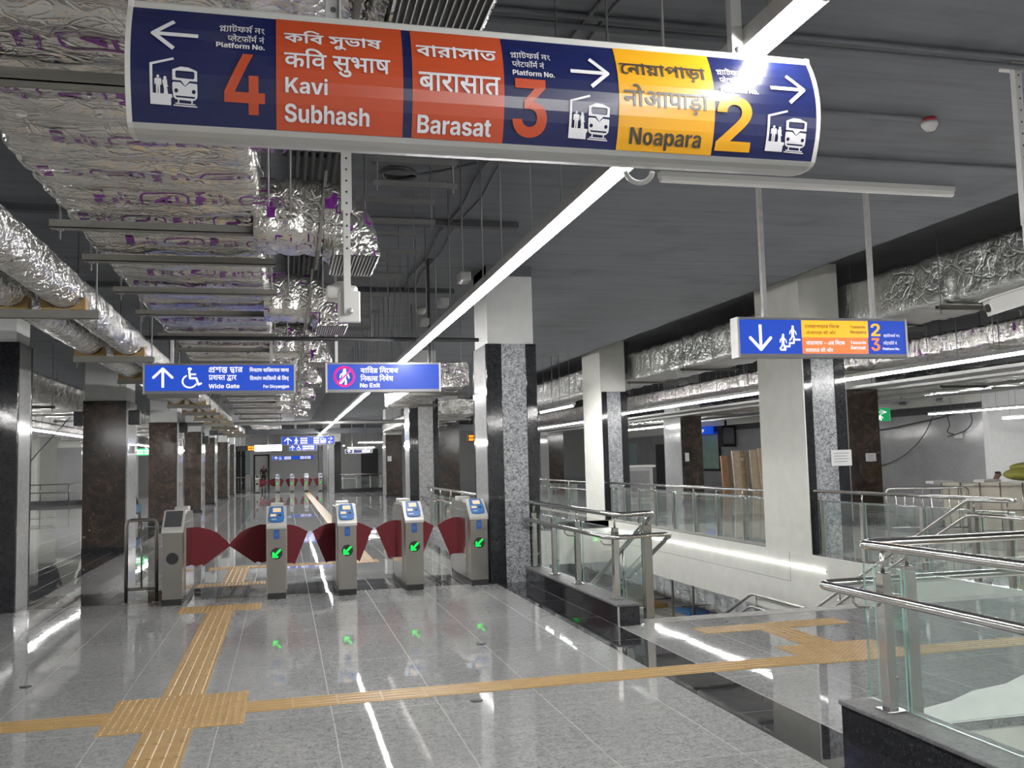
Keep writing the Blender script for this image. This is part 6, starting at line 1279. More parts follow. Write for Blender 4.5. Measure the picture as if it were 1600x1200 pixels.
# ------------------------------------------------------------------ foil-wrapped ducts
def nz(x, y, z): return noise.noise(Vector((x, y, z)))
def foil_box(x0, x1, z0, z1, y0, y1, step, pitch, amp, seed, rc=.07, per=.06, rough=.016):
    """rounded-rectangle sleeve along y, gathered at its straps and crumpled; returns (MB, bottom height function)"""
    cs = []
    def seg(a, b):
        L = math.hypot(b[0]-a[0], b[1]-a[1]); n = max(1, int(L/per))
        return [(a[0]+(b[0]-a[0])*i/n, a[1]+(b[1]-a[1])*i/n) for i in range(n)]
    def corner(cx, cz, a0):
        return [(cx+rc*math.cos(a0+PI/2*i/3), cz+rc*math.sin(a0+PI/2*i/3)) for i in range(3)]
    cs += seg((x0+rc, z0), (x1-rc, z0)) + corner(x1-rc, z0+rc, -PI/2) + seg((x1, z0+rc), (x1, z1-rc)) + corner(x1-rc, z1-rc, 0)
    cs += seg((x1-rc, z1), (x0+rc, z1)) + corner(x0+rc, z1-rc, PI/2) + seg((x0, z1-rc), (x0, z0+rc)) + corner(x0+rc, z0+rc, PI)
    n = len(cs); cx, cz = (x0+x1)/2, (z0+z1)/2
    nrm = []
    for i in range(n):
        a, b = cs[i-1], cs[(i+1) % n]
        t = Vector((b[0]-a[0], b[1]-a[1])).normalized(); nrm.append((t.y, -t.x))
    def disp(x, y, z):
        ph = y/pitch + .35*nz(0, y*.7, seed)
        f = abs(math.sin(PI*ph)) ** .55
        d = amp*(f-1)
        d += rough*nz(x*6+seed, y*9, z*6) + rough*.8*abs(nz(x*3, y*16+seed, z*3)) + rough*1.3*nz(x*1.7, y*2.0, z*1.7+seed)
        return d
    m = max(2, int((y1-y0)/step)); mb = MB(); vs = []
    for j in range(m+1):
        y = y0+(y1-y0)*j/m
        for (px, pz), (ux, uz) in zip(cs, nrm):
            d = disp(px, y, pz)
            vs.append((px+ux*d, y, pz+uz*d))
    fs = [(j*n+i, j*n+(i+1) % n, (j+1)*n+(i+1) % n, (j+1)*n+i) for j in range(m) for i in range(n)]
    mb.add(vs, fs, True)
    mb.add([vs[i] for i in range(n)], [tuple(range(n))]); mb.add([vs[m*n+i] for i in range(n)], [tuple(range(n))])
    return mb, (lambda x, y: z0-disp(x, y, z0))

DX0, DX1 = -1.44, -.15
duct = thing('air_duct', 'huge crinkled foil-wrapped rectangular air duct with purple print, above the big sign at left', 'air duct', (-.8, 8, 3.35))
mb1, botz = foil_box(DX0, DX1, 3.36, 3.98, .2, 16, .030, .30, .040, 3.1)
mb1.build('foil_sleeve', M['foil'], duct)
mb2, _ = foil_box(DX0, DX1, 3.36, 3.98, 16, 46, .09, .34, .035, 4.7, per=.1)
mb2.build('foil_sleeve', M['foil_print'], duct)
def duct_print():
    mb = MB()
    def onduct(xc, yc):
        return lambda u, v: (xc+v, yc-u, botz(xc+v, yc-u)-.004)
    def frame(xc, yc, w, h, t=.011):
        # rounded outline, w along x, h along y
        f = lambda u, v: (xc+u, yc+v, botz(xc+u, yc+v)-.004)
        pts = []
        rr = .05
        for cx_, cy_, a0 in ((w/2-rr, h/2-rr, 0), (-w/2+rr, h/2-rr, PI/2), (-w/2+rr, -h/2+rr, PI), (w/2-rr, -h/2+rr, 1.5*PI)):
            pts += [(cx_+rr*math.cos(a0+PI/2*i/4), cy_+rr*math.sin(a0+PI/2*i/4)) for i in range(5)]
        pts.append(pts[0])
        den = []
        for a, b in zip(pts[:-1], pts[1:]):
            L = math.hypot(b[0]-a[0], b[1]-a[1]); k = max(1, int(L/.03))
            den += [(a[0]+(b[0]-a[0])*i/k, a[1]+(b[1]-a[1])*i/k) for i in range(k)]
        den.append(pts[-1])
        mb.stroke(den, t, f)
    rnd = random.Random(11)
    y = 2.0; row = 0
    while y < 14.5:
        x = -1.30+(.2 if row % 2 else 0)
        while x < -.45:
            for t, dx, v0, v1, hh in (('=FAST T', .16, -.10, .06, .024), ('=FIRE', .09, -.09, .02, .030), ('=PF-1T', .125, -.01, .09, .022)):
                f = onduct(x+dx, y); tmp = MB()
                put_text(tmp, t, v0, v1, 0, hh, lambda u, v: (u, v, 0))
                mb.add([f(p.x, -p.y) for p in tmp.v], tmp.f)
            f = onduct(x, y)
            tmp = MB(); put_text(tmp, '=MM', -.12, .0, 0, .05, lambda u, v: (u, v, 0)); mb.add([f(p.x, -p.y) for p in tmp.v], tmp.f)
            mb.poly([[(.01, -.04), (.10, -.04), (.10, .02), (.01, .02)]], f)
            frame(x+.37, y-.01, .28, .15)
            f = onduct(x+.36, y)
            tmp = MB(); put_text(tmp, '=A', -.05, .05, 0, .10, lambda u, v: (u, v, 0)); mb.add([f(p.x, -p.y+.05) for p in tmp.v], tmp.f)
            mb.poly([[(-.05, .075), (.04, .075), (.04, .095), (-.05, .095)]], f)
            x += .60
        y += .42+rnd.random()*.32; row += 1
    mb.build('printed_marks', M['purple'], duct, recalc=False)
duct_print()
def support(parent, x0, x1, y, z, top=CEIL, rods=True, m='channel', w=.085, h=.055):
    c = MB().box(x0, x1, y-w/2, y+w/2, z-h, z-h+.006).box(x0, x1, y-w/2, y-w/2+.006, z-h, z).box(x0, x1, y+w/2-.006, y+w/2, z-h, z).build('support_channel', M[m], parent)
    if rods:
        for x in (x0+.06, x1-.05):
            MB().tube([(x, y, z-h-.07), (x, y, top-.03)], .007, 6).build('threaded_rod', M['rod'], c)
            MB().box(x-.02, x+.02, y-.02, y+.02, z-h-.012, z-h).build('nut', M['rod'], c)
for i, y in enumerate((1.2, 2.5, 4.12, 6.62, 7.65, 9.0, 10.3, 12.06, 13.5, 15.2, 16.9, 18.6, 20.4, 22.4, 24.6, 27, 30, 33, 36)):
    support(duct, DX0-.07, DX1+.09, y, 3.325)
for y in (3.3, 4.7, 5.95, 7.1):            # drop rods between duct and branches
    MB().tube([(DX1+.06, y, 3.30), (DX1+.06, y, CEIL)], .006, 6).build('threaded_rod', M['rod'], duct)

# branch outlets with grilles on the duct's right side
def make_branch():
    r = thing('duct_branch', 'branch', 'duct outlet', (0, 0, 0))
    def sleeve(sections, name, m, n=28, seed=1.0):
        """sections: list of (origin(x, z), axis angle, half width y, half height)"""
        mb = MB(); vs = []
        for i, (ox, oz, ang, hy, hz) in enumerate(sections):
            for k in range(n):
                a = 2*PI*k/n
                ca, sa = math.cos(a), math.sin(a)
                e = .35
                u = hy*math.copysign(abs(ca)**e, ca); v = hz*math.copysign(abs(sa)**e, sa)
                s = 1+.045*nz(ox*5+seed, u*8, v*8)
                u *= s; v *= s
                vs.append((ox - v*math.sin(ang), u, oz + v*math.cos(ang)))
        m_ = len(sections)
        fs = [(i*n+k, i*n+(k+1) % n, (i+1)*n+(k+1) % n, (i+1)*n+k) for i in range(m_-1) for k in range(n)]
        mb.add(vs, fs, True)
        return mb.build(name, m, r)
    sleeve([(-.20+.035*i, 3.44, 0, .30-.022*(1-abs(math.sin(i*.62)))**2, .235-.020*(1-abs(math.sin(i*.62)))**2) for i in range(15)], 'foil_neck', M['foil_hood'], seed=2.0)
    p = MB()
    p.prism([(.285, 3.70), (.305, 3.70), (.250, 3.13), (.230, 3.13)], 1, -.33, .33).build('flange', M['channel'], r)
    secs = []
    for i in range(13):
        t = i/12; a = -PI/2*t
        secs.append((.28+.22*math.sin(PI/2*t)**.9, 3.42-.16*(1-math.cos(PI/2*t))-.12*t, a, .33, .235-.07*t))
    sleeve(secs, 'foil_hood', M['foil_hood'], seed=5.0)
    fr = MB().box(.34, .66, -.35, .35, 3.10, 3.15).build('grille_frame', M['foil_hood'], r)
    g = MB()
    for i in range(13):
        x = .36+i*.0235
        g.prism([(x, 3.088), (x+.003, 3.088), (x+.012, 3.10), (x+.009, 3.10)], 1, -.33, .33)
    g.build('grille', M['rod'], fr)
    MB().box(.35, .65, -.34, .34, 3.098, 3.101).build('grille_back', M['black_plastic'], fr)
    for x, y in ((.05, -.32), (.05, .32), (.40, -.34)):
        MB().tube([(x, y, 3.4), (x, y, CEIL)], .006, 6).build('hanger_rod', M['rod'], r)
    return r
br = make_branch()
for i, y in enumerate((3.0, 6.76, 10.1, 13.6, 17.2, 20.8, 24.4, 28)):
    lb = ['foil duct outlet with dark grille peeking over the top edge of the big sign', 'foil duct outlet with dark slatted grille hanging by the perforated camera pole', 'foil duct outlet just above the No Exit sign, third along the duct'][i] if i < 3 else ordinal(i) + ' foil duct outlet along the duct, beyond the lit signs'
    place(br, i == 0, (0, y, 0), lb, 'duct outlets')

# round foil pipes
def round_duct(label, x, z, rad, y0, y1, seed, sup=None):
    r = thing('foil_pipe', label, 'pipe', (x, (y0+y1)/2, z-rad), 'round foil pipes')
    mb = MB(); n = 26; vs = []; m = int(14/.028)+60
    for j in range(m+1):
        y = y0+14*j/(m-60) if j <= m-60 else y0+14+(y1-y0-14)*(j-m+60)/60
        b = rad*(1-.05*(1-abs(math.sin(PI*(y/.17+.25*nz(0, y*1.5, seed))))**.5))
        for k in range(n):
            a = 2*PI*k/n
            d = b+rad*.06*nz(3*math.cos(a)+seed, y*5, 3*math.sin(a))+rad*.05*nz(8*math.cos(a), y*11, 8*math.sin(a)+seed)
            vs.append((x+d*math.cos(a), y, z+d*math.sin(a)))
    mb.add(vs, [(j*n+k, j*n+(k+1) % n, (j+1)*n+(k+1) % n, (j+1)*n+k) for j in range(m) for k in range(n)], True)
    mb.build('foil_sleeve', M['foil_round'], r)
    return r
rd1 = round_duct('round foil-wrapped pipe right next to the big duct, upper of the pair at left', -1.69, 3.09, .155, .5, 39.9, 1.3)
rd2 = round_duct('round foil-wrapped pipe farther from the big duct, lower of the pair at left', -2.10, 3.085, .15, .5, 39.9, 6.1)
for i, y in enumerate((1.8, 4.9, 7.9, 11.1, 13.9, 16.8, 19.6, 22.4, 25.2, 28, 31, 34, 37, 39.5)):
    c = thing('pipe_support', (ordinal(i) + ' grey channel with wooden saddles carrying the round foil pipes'), 'pipe support', (-1.8, y, 2.87), 'channels under the round pipes')
    MB().box(-2.27, -1.43, y-.04, y+.04, 2.86, 2.925).build('channel', M['channel'], c)
    for x, rr in ((-1.69, .155), (-2.10, .15)):
        sd = [(x-rr*1.05, 2.926), (x+rr*1.05, 2.926), (x+rr*1.05, 3.03)] + [(x+(rr+.004)*math.cos(a), 3.09+(rr+.004)*math.sin(a)) for a in [-.45-i2*(PI-.9)/8 for i2 in range(9)]] + [(x-rr*1.05, 3.03)]
        MB().prism(sd, 1, y-.05, y+.05).build('saddle', M['tape'], c)
    for x in (-2.24, -1.455):
        MB().tube([(x, y, 2.80), (x, y, CEIL)], .007, 6).build('threaded_rod', M['rod'], c)

# left aisle services
def simple_duct(label, x0, x1, z0, z1, y0, y1, m, seed, step=.10, pitch=.6, amp=.03, sup=None, top=CEIL, per=.1):
    r = thing('air_duct', label, 'air duct', ((x0+x1)/2, (y0+y1)/2, z0))
    mb, _ = foil_box(x0, x1, z0, z1, y0, y1, step, pitch, amp, seed, per=per)
    mb.build('foil_sleeve', M[m], r)
    if sup:
        for y in sup: support(r, x0-.10, x1+.10, y, z0-.025, top)
    return r
simple_duct('foil air duct over the left aisle behind the left edge pillar', -5.9, -4.75, 3.05, 3.65, 13, 48, 'foil', 8.2, sup=(15, 18, 21, 24, 27, 30, 33, 36, 40, 44))
simple_duct('low purple-printed foil duct deep in the left aisle', -8.6, -7.8, 2.95, 3.35, 14, 52, 'foil_print', 2.2, sup=(16, 20, 24, 28, 32, 36, 40, 44, 48))
r = thing('cable_tray', 'wide pale service tray hung over the left aisle', 'cable tray', (-6.8, 30, 3.05))
MB().box(-7.7, -6.45, 12, 50, 3.30, 3.34).box(-7.7, -7.66, 12, 50, 3.34, 3.44).box(-6.49, -6.45, 12, 50, 3.34, 3.44).build('tray', M['white_plastic'], r)
for y in range(13, 50, 4):
    MB().tube([(-6.85, y, 3.34), (-6.85, y, CEIL)], .01, 6).build('hanger_rod', M['rod'], r)
for i, y in enumerate((17.0, 24.5, 32)):
    r = thing('air_diffuser', ('dark square air outlet box hanging left of the ' + ('second' if i == 0 else 'third' if i == 1 else 'fourth') + ' left pillar'), 'air outlet', (-4.4, y, 2.95))
    MB().bbox(-4.65, -4.15, y-.28, y+.28, 2.98, 3.10, .01).build('box', M['galv'], r)
    MB().box(-4.60, -4.20, y-.23, y+.23, 2.972, 2.98).build('grille', M['black_plastic'], r)
    MB().tube([(-4.4, y, 3.10), (-4.4, y, CEIL)], .01, 6).build('hanger_rod', M['rod'], r)
def speaker(label, x, y, z):
    r = thing('wall_speaker', label, 'speaker', (x, y, z))
    MB().bbox(x-.13, x+.09, y-.10, y+.10, z, z+.30, .015).build('cabinet', M['black_plastic'], r)
    MB().box(x-.12, x+.08, y-.104, y-.10, z+.02, z+.28).build('grille', M['dark_grey'], r)
    MB().box(x-.03, x+.03, y+.10, y+.36, z+.12, z+.18).build('bracket', M['silver'], r)
speaker('black loudspeaker on the right side of the second left pillar', -2.99, 20.5, 2.58)
speaker('black loudspeaker on the left side of the second left pillar', -4.08, 20.7, 2.58)
speaker('black loudspeaker on the right side of the third left pillar', -2.90, 29.3, 2.72)
speaker('black loudspeaker on the fourth left pillar, seen far away', -2.85, 36.7, 2.55)
for i, (y, z) in enumerate(((21.0, 2.0), (29.6, 2.32), (37.0, 2.05), (44.1, 1.9))):
    x = (-3.12, -3.04, -2.98, -3.0)[i]
    MB().bbox(x-.005, x+.05, y-.06, y+.06, z, z+.16, .012).build('sensor_box', M['white_plastic'], None, label='white sensor box on the ' + ('second', 'third', 'fourth', 'fifth')[i] + ' left pillar', cat='sensor')
r = MB().tube([(-4.42, 22, 3.0), (-4.5, 19, 2.0), (-4.7, 16.4, .9), (-4.95, 14.6, .004)], .012, 6).build('loose_cable', M['dark_grey'], None, label='loose dark cable slanting from above to the floor left of the brown pillar', cat='cable')

# services under the ceiling
r = thing('conduit_bundle', 'bundle of dark pipes running along the ceiling right of the big foil duct', 'pipes', (.3, 10, CEIL-.1))
for i in range(8):
    x = .06+i*.065
    MB().tube([(x, 1, CEIL-.06), (x, 40, CEIL-.06)], .020, 8).build('pipe', M['dark_grey'], r)
for y in range(2, 40, 2):
    MB().box(.0, .58, y-.015, y+.015, CEIL-.036, CEIL-.001).build('clamp_bar', M['dark_grey'], r)
for i, (y, z) in enumerate(((5.24, 4.31), (6.27, 4.32), (7.28, 4.32))):
    MB().tube([(1.2 if i == 0 else 3.3, y, z), (7.6 if i != 1 else 5.02, y, z)], .022, 8).build('ceiling_conduit', M['ceiling'], None, label=('grey painted conduit across the ceiling above the platform sign', 'grey painted conduit leading to the smoke detector', 'grey painted conduit across the ceiling level with the sign number 2')[i], cat='conduit')
MB().tube([(1.2, 5.14, 4.325), (7.6, 5.14, 4.325)], .018, 8).build('ceiling_conduit', M['ceiling'], None, label='thin grey conduit running beside the one above the platform sign', cat='conduit')
for i, x in enumerate((1.80, 1.93)):
    MB().tube([(x+.03*math.sin(t*1.3+i), 4+t*.5, CEIL-.02-.012*abs(math.sin(t*1.7))) for t in range(22)], .012, 6).build('ceiling_cable', M['dark_grey'], None, label=('left', 'right')[i] + ' one of two dark cables stapled along the ceiling near the tube line', cat='cable')
def trapeze(proto=None):
    r = thing('trapeze_hanger', 't', 'hanger', (0, 0, 0))
    for z in (3.95, 3.77):
        MB().box(.66, 1.30, -.02, .02, z, z+.006).box(.66, 1.30, -.02, -.016, z-.035, z).box(.66, 1.30, .016, .02, z-.035, z).build('cross_bar', M['rod'], r)
    for x in (.69, 1.27):
        MB().tube([(x, 0, 3.70), (x, 0, CEIL)], .006, 6).build('threaded_rod', M['rod'], r)
    return r
tp = trapeze()
for i, y in enumerate((5.75, 6.85, 7.93, 9.1, 10.3, 11.5, 12.8, 14.4, 15.8)):
    place(tp, i == 0, (0, y, 0), ordinal(i) + ' empty two-tier hanger frame under the dark ceiling between duct and tube line', 'empty hanger frames')
MB().tube([(-2.3, 11.4, 3.18), (2.4, 11.4, 3.18)], .026, 10).build('sprinkler_pipe', M['black_plastic'], None, label='black pipe crossing above the Wide Gate and No Exit signs', cat='pipe')
for i, x in enumerate((-1.62, 1.05)):
    MB().tube([(x, 11.4, 3.2), (x, 11.4, CEIL)], .008, 6).build('pipe_hanger', M['rod'], None, label=('left', 'right')[i] + ' thin rod holding the black pipe above the lit signs', cat='rod')
MB().tube([(-3, 30, 3.0), (5.5, 30, 3.0)], .06, 8).build('sprinkler_pipe', M['galv'], None, label='pale pipe crossing the hall beyond the lit signs', cat='pipe')
MB().box(-3, 9, 40, 40.25, 2.98, 3.2).build('cross_beam', M['ceiling'], None, label='grey cross beam far down the hall', cat='beam', kind='structure')
simple_duct('foil duct crossing right of the No Exit sign', 2.15, 2.9, 2.85, 3.25, 14.6, 20.5, 'foil_print', 7.2, .05, .22, .03, (15.5, 18.5))
simple_duct('foil duct farther off behind the rough stone pillar', 3.9, 5.1, 2.9, 3.3, 24, 38, 'foil', 5.2, .08, .4, .03, (26, 30, 34))

# cameras on poles
def pole_camera(label, x, y, zb, look, w=.045, big=True):
    r = thing('pole_camera', label, 'security camera', (x, y, zb))
    MB().box(x-w/2, x+w/2, y-.006, y+.03, zb+.05, 3.25).build('lower_tube', M['white_plastic'], r)
    MB().box(x-w*.62, x+w*.62, y-.010, y+.036, 3.2, CEIL).build('perforated_channel', M['white_plastic'], r)
    hb = MB()
    for i in range(16): hb.disc(x, 3.0+i*.085, .008, lambda u, v: (u, y-.0115, v), 8)
    hb.build('perforation', M['black_plastic'], r)
    MB().box(x-.08, x+.08, y-.06, y+.08, CEIL-.02, CEIL-.001).build('ceiling_plate', M['white_plastic'], r)
    d = Vector(look).normalized(); c = Vector((x, y+.02, zb+.05))
    bx = MB().bar(c-d*.05, c+d*.30, .12, .11); 
    bx.build('camera_housing', M['silver_lip'], r)
    MB().bar(c-d*.06, c+d*.34, .14, .012, (0, 0, 1)).build('sun_shield', M['silver_lip'], r).location.z += .065
    MB().sphere(c+d*.305, .03, 10, 6).build('lens', M['black_plastic'], r)
    MB().tube([c+Vector((.03, 0, .1)), c+Vector((.10, 0, .02)), c+Vector((.05, .02, -.06)), c-d*.02], .006, 6).build('cable', M['black_plastic'], r)
    return r
def box_camera():
    x, y, zb = .403, 6.0, 2.58
    r = thing('pole_camera', 'white junction box and camera at the foot of a perforated pole below the big sign', 'security camera', (x, y, zb))
    MB().box(x-.022, x+.022, y, y+.04, zb+.04, 3.35).build('lower_tube', M['white_plastic'], r)
    MB().box(x-.034, x+.034, y-.004, y+.044, 3.3, CEIL).build('perforated_channel', M['white_plastic'], r)
    hb = MB()
    for i in range(17): hb.disc(x, 3.05+i*.075, .008, lambda u, v: (u, y-.005 if v > 3.29 else y-.001, v), 8)
    hb.build('perforation', M['black_plastic'], r)
    MB().bbox(x-.06, x+.085, y+.04, y+.07, zb-.01, zb+.20, .01).build('mount_plate', M['white_plastic'], r)
    MB().sphere((x-.03, y+.12, zb+.20), .085, 18, 10, (1, .8, .9)).build('camera_dome', M['silver_lip'], r)
    b = MB().bbox(x-.13, x+.07, y+.05, y+.22, zb+.15, zb+.24, .02).build('camera_housing', M['silver_lip'], r)
    MB().tube([(x+.02, y-.004, zb+.07), (x+.02, y-.02, zb+.045)], .014, 8).build('gland', M['silver'], r)
box_camera()
pole_camera('white camera on a long pole dropping from the ceiling at the right edge', 5.06, 5.3, 2.66, (-.9, .3, -.28))
r = thing('smoke_detector', 'white smoke detector with a red base on the grey ceiling', 'smoke detector', (5.14, 6.32, CEIL-.1))
MB().tube([(5.14, 6.32, CEIL), (5.14, 6.32, CEIL-.035)], .055, 18).build('base', M['red'], r)
MB().tube([(5.14, 6.32, CEIL-.035), (5.14, 6.32, CEIL-.06), (5.14, 6.32, CEIL-.085), (5.14, 6.32, CEIL-.10)], [.066, .066, .05, .04], 18).build('sensor', M['white_plastic'], r)
MB().box(3.62, 3.80, 7.0, 7.09, CEIL-.05, CEIL-.001).build('junction_box', M['galv'], None, label='small junction box on the ceiling behind the right end of the big sign', cat='junction box')
r = thing('smoke_detector', 'small white detector under the dark ceiling left of the speckled pillar', 'smoke detector', (2.35, 16, CEIL-.1))
MB().tube([(2.35, 16, CEIL), (2.35, 16, CEIL-.05), (2.35, 16, CEIL-.10)], [.09, .09, .06], 14).build('sensor', M['white_plastic'], r)
for i, (y, x) in enumerate(((9.6, LX-.05), (7.2, LX-.08), (8.4, LX-.05))):
    MB().bbox(x-.09, x-.0, y, y+.16, LC+.12, LC+.20, .012).build('wiring_box', M['galv'], None, label=('grey wiring box tied above the tube line near the speckled pillar', 'pale wiring box tied above the tube line close to the sign', 'middle grey wiring box above the tube line')[i], cat='junction box')

# ------------------------------------------------------------------ right-hand ducts
simple_duct('large crinkled foil duct along the right side, passing behind the stairs sign', 9.14, 10.4, 3.72, 4.46, 3.5, 44, 'foil_right', 9.4, .05, .85, .05, (5, 7, 9, 11.2, 13.3, 17, 20, 23.5, 27), 4.8, .08)
simple_duct('flatter purple-printed foil duct below the large right one', 10.7, 12.0, 3.25, 3.60, 3.5, 44, 'foil_print', 2.8, .06, .30, .03, (6, 9, 12, 16, 20, 24), 4.8, .1)
simple_duct('narrow foil duct above the upper wall tube line at the right', 14.6, 15.6, 3.12, 3.42, 8, 44, 'foil', 1.9, .1, .5, .03, (9, 12, 15, 18, 22, 26, 30), 4.8)
simple_duct('foil duct near the grey tiled wall at far right', 19.5, 20.6, 3.4, 3.9, 12, 50, 'foil', 1.2, .12, .6, .04, (14, 18, 22, 26, 30, 36), 4.8)
for i, (x, z, w) in enumerate(((12.7, 3.05, .45), (13.3, 3.0, .3), (17.3, 3.05, .3))):
    r = thing('cable_tray', ('first', 'second', 'third')[i] + ' dull grey cable tray counted outward from the large right duct', 'cable tray', (x, 24, z))
    MB().box(x-w/2, x+w/2, 4, 46, z, z+.01).box(x-w/2, x-w/2+.01, 4, 46, z, z+.07).box(x+w/2-.01, x+w/2, 4, 46, z, z+.07).build('tray', M['galv'], r)
    for y in range(6, 46, 4): MB().tube([(x, y, z), (x, y, 4.8)], .008, 6).build('hanger_rod', M['rod'], r)
MB().tube([(17.0, 8, 3.25), (17.0, 46, 3.25)], .07, 10).build('service_pipe', M['white_plastic'], None, label='pale pipe running below the ducts toward the green exit sign', cat='pipe')

# level below, seen through the stair opening
simple_duct('foil duct of the level below, seen under the cream stair wall', 9.0, 9.8, -1.76, -1.10, 13.8, 34, 'foil_right', 3.3, .05, .48, .09, None, -1.06)
r = thing('work_platform', 'plank work platform with thin posts below the cream stair wall', 'platform', (9.8, 21, -2.2))
MB().box(8.3, 11.2, 17.6, 26, -2.16, -2.12).build('deck', M['lower'], r)
for i in range(9): MB().box(8.3+i*.32, 8.58+i*.32, 17.6, 26, -2.12, -2.105).build('plank', M['concrete'], r)
for x, y in ((8.62, 18.9), (9.9, 21.5), (8.7, 20.2), (10.6, 18.4), (8.9, 24.5)):
    MB().box(x-.022, x+.022, y-.022, y+.022, -4.5, -1.08).build('upright', M['steel_dull'], r)
for y, z in ((18.9, -1.92), (18.9, -1.62), (21.5, -1.85)): MB().box(8.35, 11.0, y-.015, y+.015, z, z+.03).build('guard_rail', M['steel_dull'], r)
MB().box(9.2, 9.7, 20.4, 21.2, -2.105, -2.0).build('folded_sheet', M['blue_sheet'], None, label='blue sheet lying on the work platform below', cat='sheet')
MB().box(8.7, 9.2, 21.8, 22.6, -2.105, -1.98).build('timber_offcut', M['tape'], None, label='yellowish timber lying on the work platform below', cat='timber')
struct('wall_lower', MB().box(11.4, 11.6, 9, 40, -4.5, -1.06), 'dark_grey')
# ------------------------------------------------------------------ far right background
XW = 25.98
r = thing('ticket_counter', 'ticket counter window covered in green film under a lit blue Ticket Counter sign', 'ticket counter', (XW, 53.5, 0))
MB().box(25.90, XW, 52.2, 54.9, .80, 2.85).build('window_film', M['cyan_film'], r)
MB().box(25.75, XW, 51.9, 55.2, .66, .80).build('sill', M['black_plastic'], r)
MB().box(25.86, XW, 52.1, 52.2, .8, 2.9).box(25.86, XW, 54.9, 55.0, .8, 2.9).build('frame', M['black_plastic'], r)
h = MB().bbox(25.4, 25.6, 52.2, 55.3, 2.95, 3.42, .02).build('sign_box', M['glow_blue'], r)
mb = MB(); put_text(mb, '=Ticket Counter', 0, 1.9, 3.10, 3.30, lambda u, v: (25.39, 55.0-u, v)); mb.build('lettering', M['glow_white'], h)
r = thing('hanging_monitor', 'black monitor hanging from the dark trim near the ticket counter', 'monitor', (25.5, 50.3, 2.1))
MB().bbox(25.05, 25.9, 50.0, 50.6, 2.12, 3.36, .03).build('casing', M['black_plastic'], r)
MB().box(25.13, 25.82, 49.985, 50.0, 2.28, 3.24).build('screen', mat('monitor_grey', (.16, .16, .18), .2), r)
MB().box(25.4, 25.5, 50.25, 50.35, 3.36, 4.79).build('hanger', M['black_plastic'], r)
# timber boards leaning on the wall
for x0, x1, y, h, m, lb in ((17.85, 18.22, 35.7, 1.60, 'wood_dark', 'short brown timber board, leftmost of those stacked beyond the balustrade'), (18.27, 18.62, 35.5, 1.80, 'wood', 'tall pale timber panel next to the short brown board'),
                            (18.64, 19.02, 35.7, 1.80, 'wood_tan', 'brown panel with a paper tag between pale panels'), (19.04, 19.36, 35.4, 1.82, 'wood', 'tall pale panel second from the near white pillar'),
                            (19.38, 19.75, 35.3, 1.88, 'wood', 'tall pale panel nearest the near white pillar')):
    r = thing('timber_board', lb, 'board', ((x0+x1)/2, y, 0), 'boards leaning at the back')
    MB().prism([(y, 0), (y+.05, 0), (y+.22, h), (y+.17, h)], 0, x0, x1).build('panel', M[m], r)
    mb = MB()
    for k in (.06, .94):
        x = x0+(x1-x0)*k
        mb.bar((x, y-.02, .0), (x, y+.15, h), .04, .04, (1, 0, 0))
    for k in (.1, .5, .9): mb.bar((x0, y+.17*k-.02, h*k), (x1, y+.17*k-.02, h*k), .04, .04)
    mb.build('batten', M['wood'] if m != 'wood_dark' else M['wood_dark'], r)
MB().box(18.76, 18.90, 35.83, 35.84, 1.35, 1.5).build('paper_tag', M['paper'], None, label='paper tag on the brown panel among the boards', cat='tag')
r = thing('counter_booth', 'cream framed low booth standing behind the posts of the far balustrade', 'booth', (13, 34, 0))
MB().bbox(11.6, 13.6, 33.0, 33.6, 0, 1.25, .02).build('body', M['white_plastic'], r)
MB().box(11.5, 13.7, 32.95, 33.7, 1.25, 1.33).build('top', M['cream'], r)
MB().box(11.75, 13.45, 32.985, 33.0, .12, 1.12).build('front_panel', M['wall_tile'], r)
struct('window_1', MB().box(25.9, XW, 66, 74, .9, 2.7), 'window_glass')
struct('door_1', MB().box(25.9, XW, 60, 62.2, 0, 2.5), 'dark_grey')
struct('door_2', MB().box(-2.3, -1.3, 78.02, 78.2, 0, 2.5), 'cyan_film')
struct('trim_13', MB().box(-2.42, -2.3, 77.9, 78.0, 0, 2.6).box(-1.3, -1.18, 77.9, 78.0, 0, 2.6).box(-2.42, -1.18, 77.9, 78.0, 2.5, 2.62), 'black_plastic', label='dark frame of the doorway in the far wall')
struct('window_2', MB().box(-3.6, -2.7, 77.9, 77.98, 1.0, 2.9), 'window_glass')
struct('door_3', MB().box(6.2, 7.6, 77.85, 77.98, 0, 2.9), 'dark_grey')
for i, (x0, x1, y, z0, z1, lb) in enumerate(((8.72, 9.10, 13.545, 1.42, 1.68, 'large white notice taped on the speckled front of the near white pillar'), (12.72, 12.98, 18.39, 1.42, 1.60, 'small torn notice on the dark brown pillar'),
                                            (13.65, 13.8, 30.14, 1.45, 1.75, 'white notice on the grey and brown pillar'), (4.95, 5.15, 45.98, 1.75, 2.0, 'white square switch plate on the far brown pillar'))):
    mb = MB().box(x0, x1, y-.006, y, z0, z1)
    n = mb.build('paper_notice', M['paper'], None, label=lb, cat='notice')
    if i < 2:
        ln = MB()
        for k in range(4): ln.box(x0+.05, x1-.05-.03*(k % 2), y-.008, y-.006, z1-.06-.045*k, z1-.05-.045*k)
        ln.build('faint_lines', M['rod'], n)
MB().bbox(25.9, 26.0, 31.2, 31.6, 2.05, 2.30, .02).build('switch_box', M['white_plastic'], None, label='white switch box with dangling wires on the grey tiled wall', cat='switch')
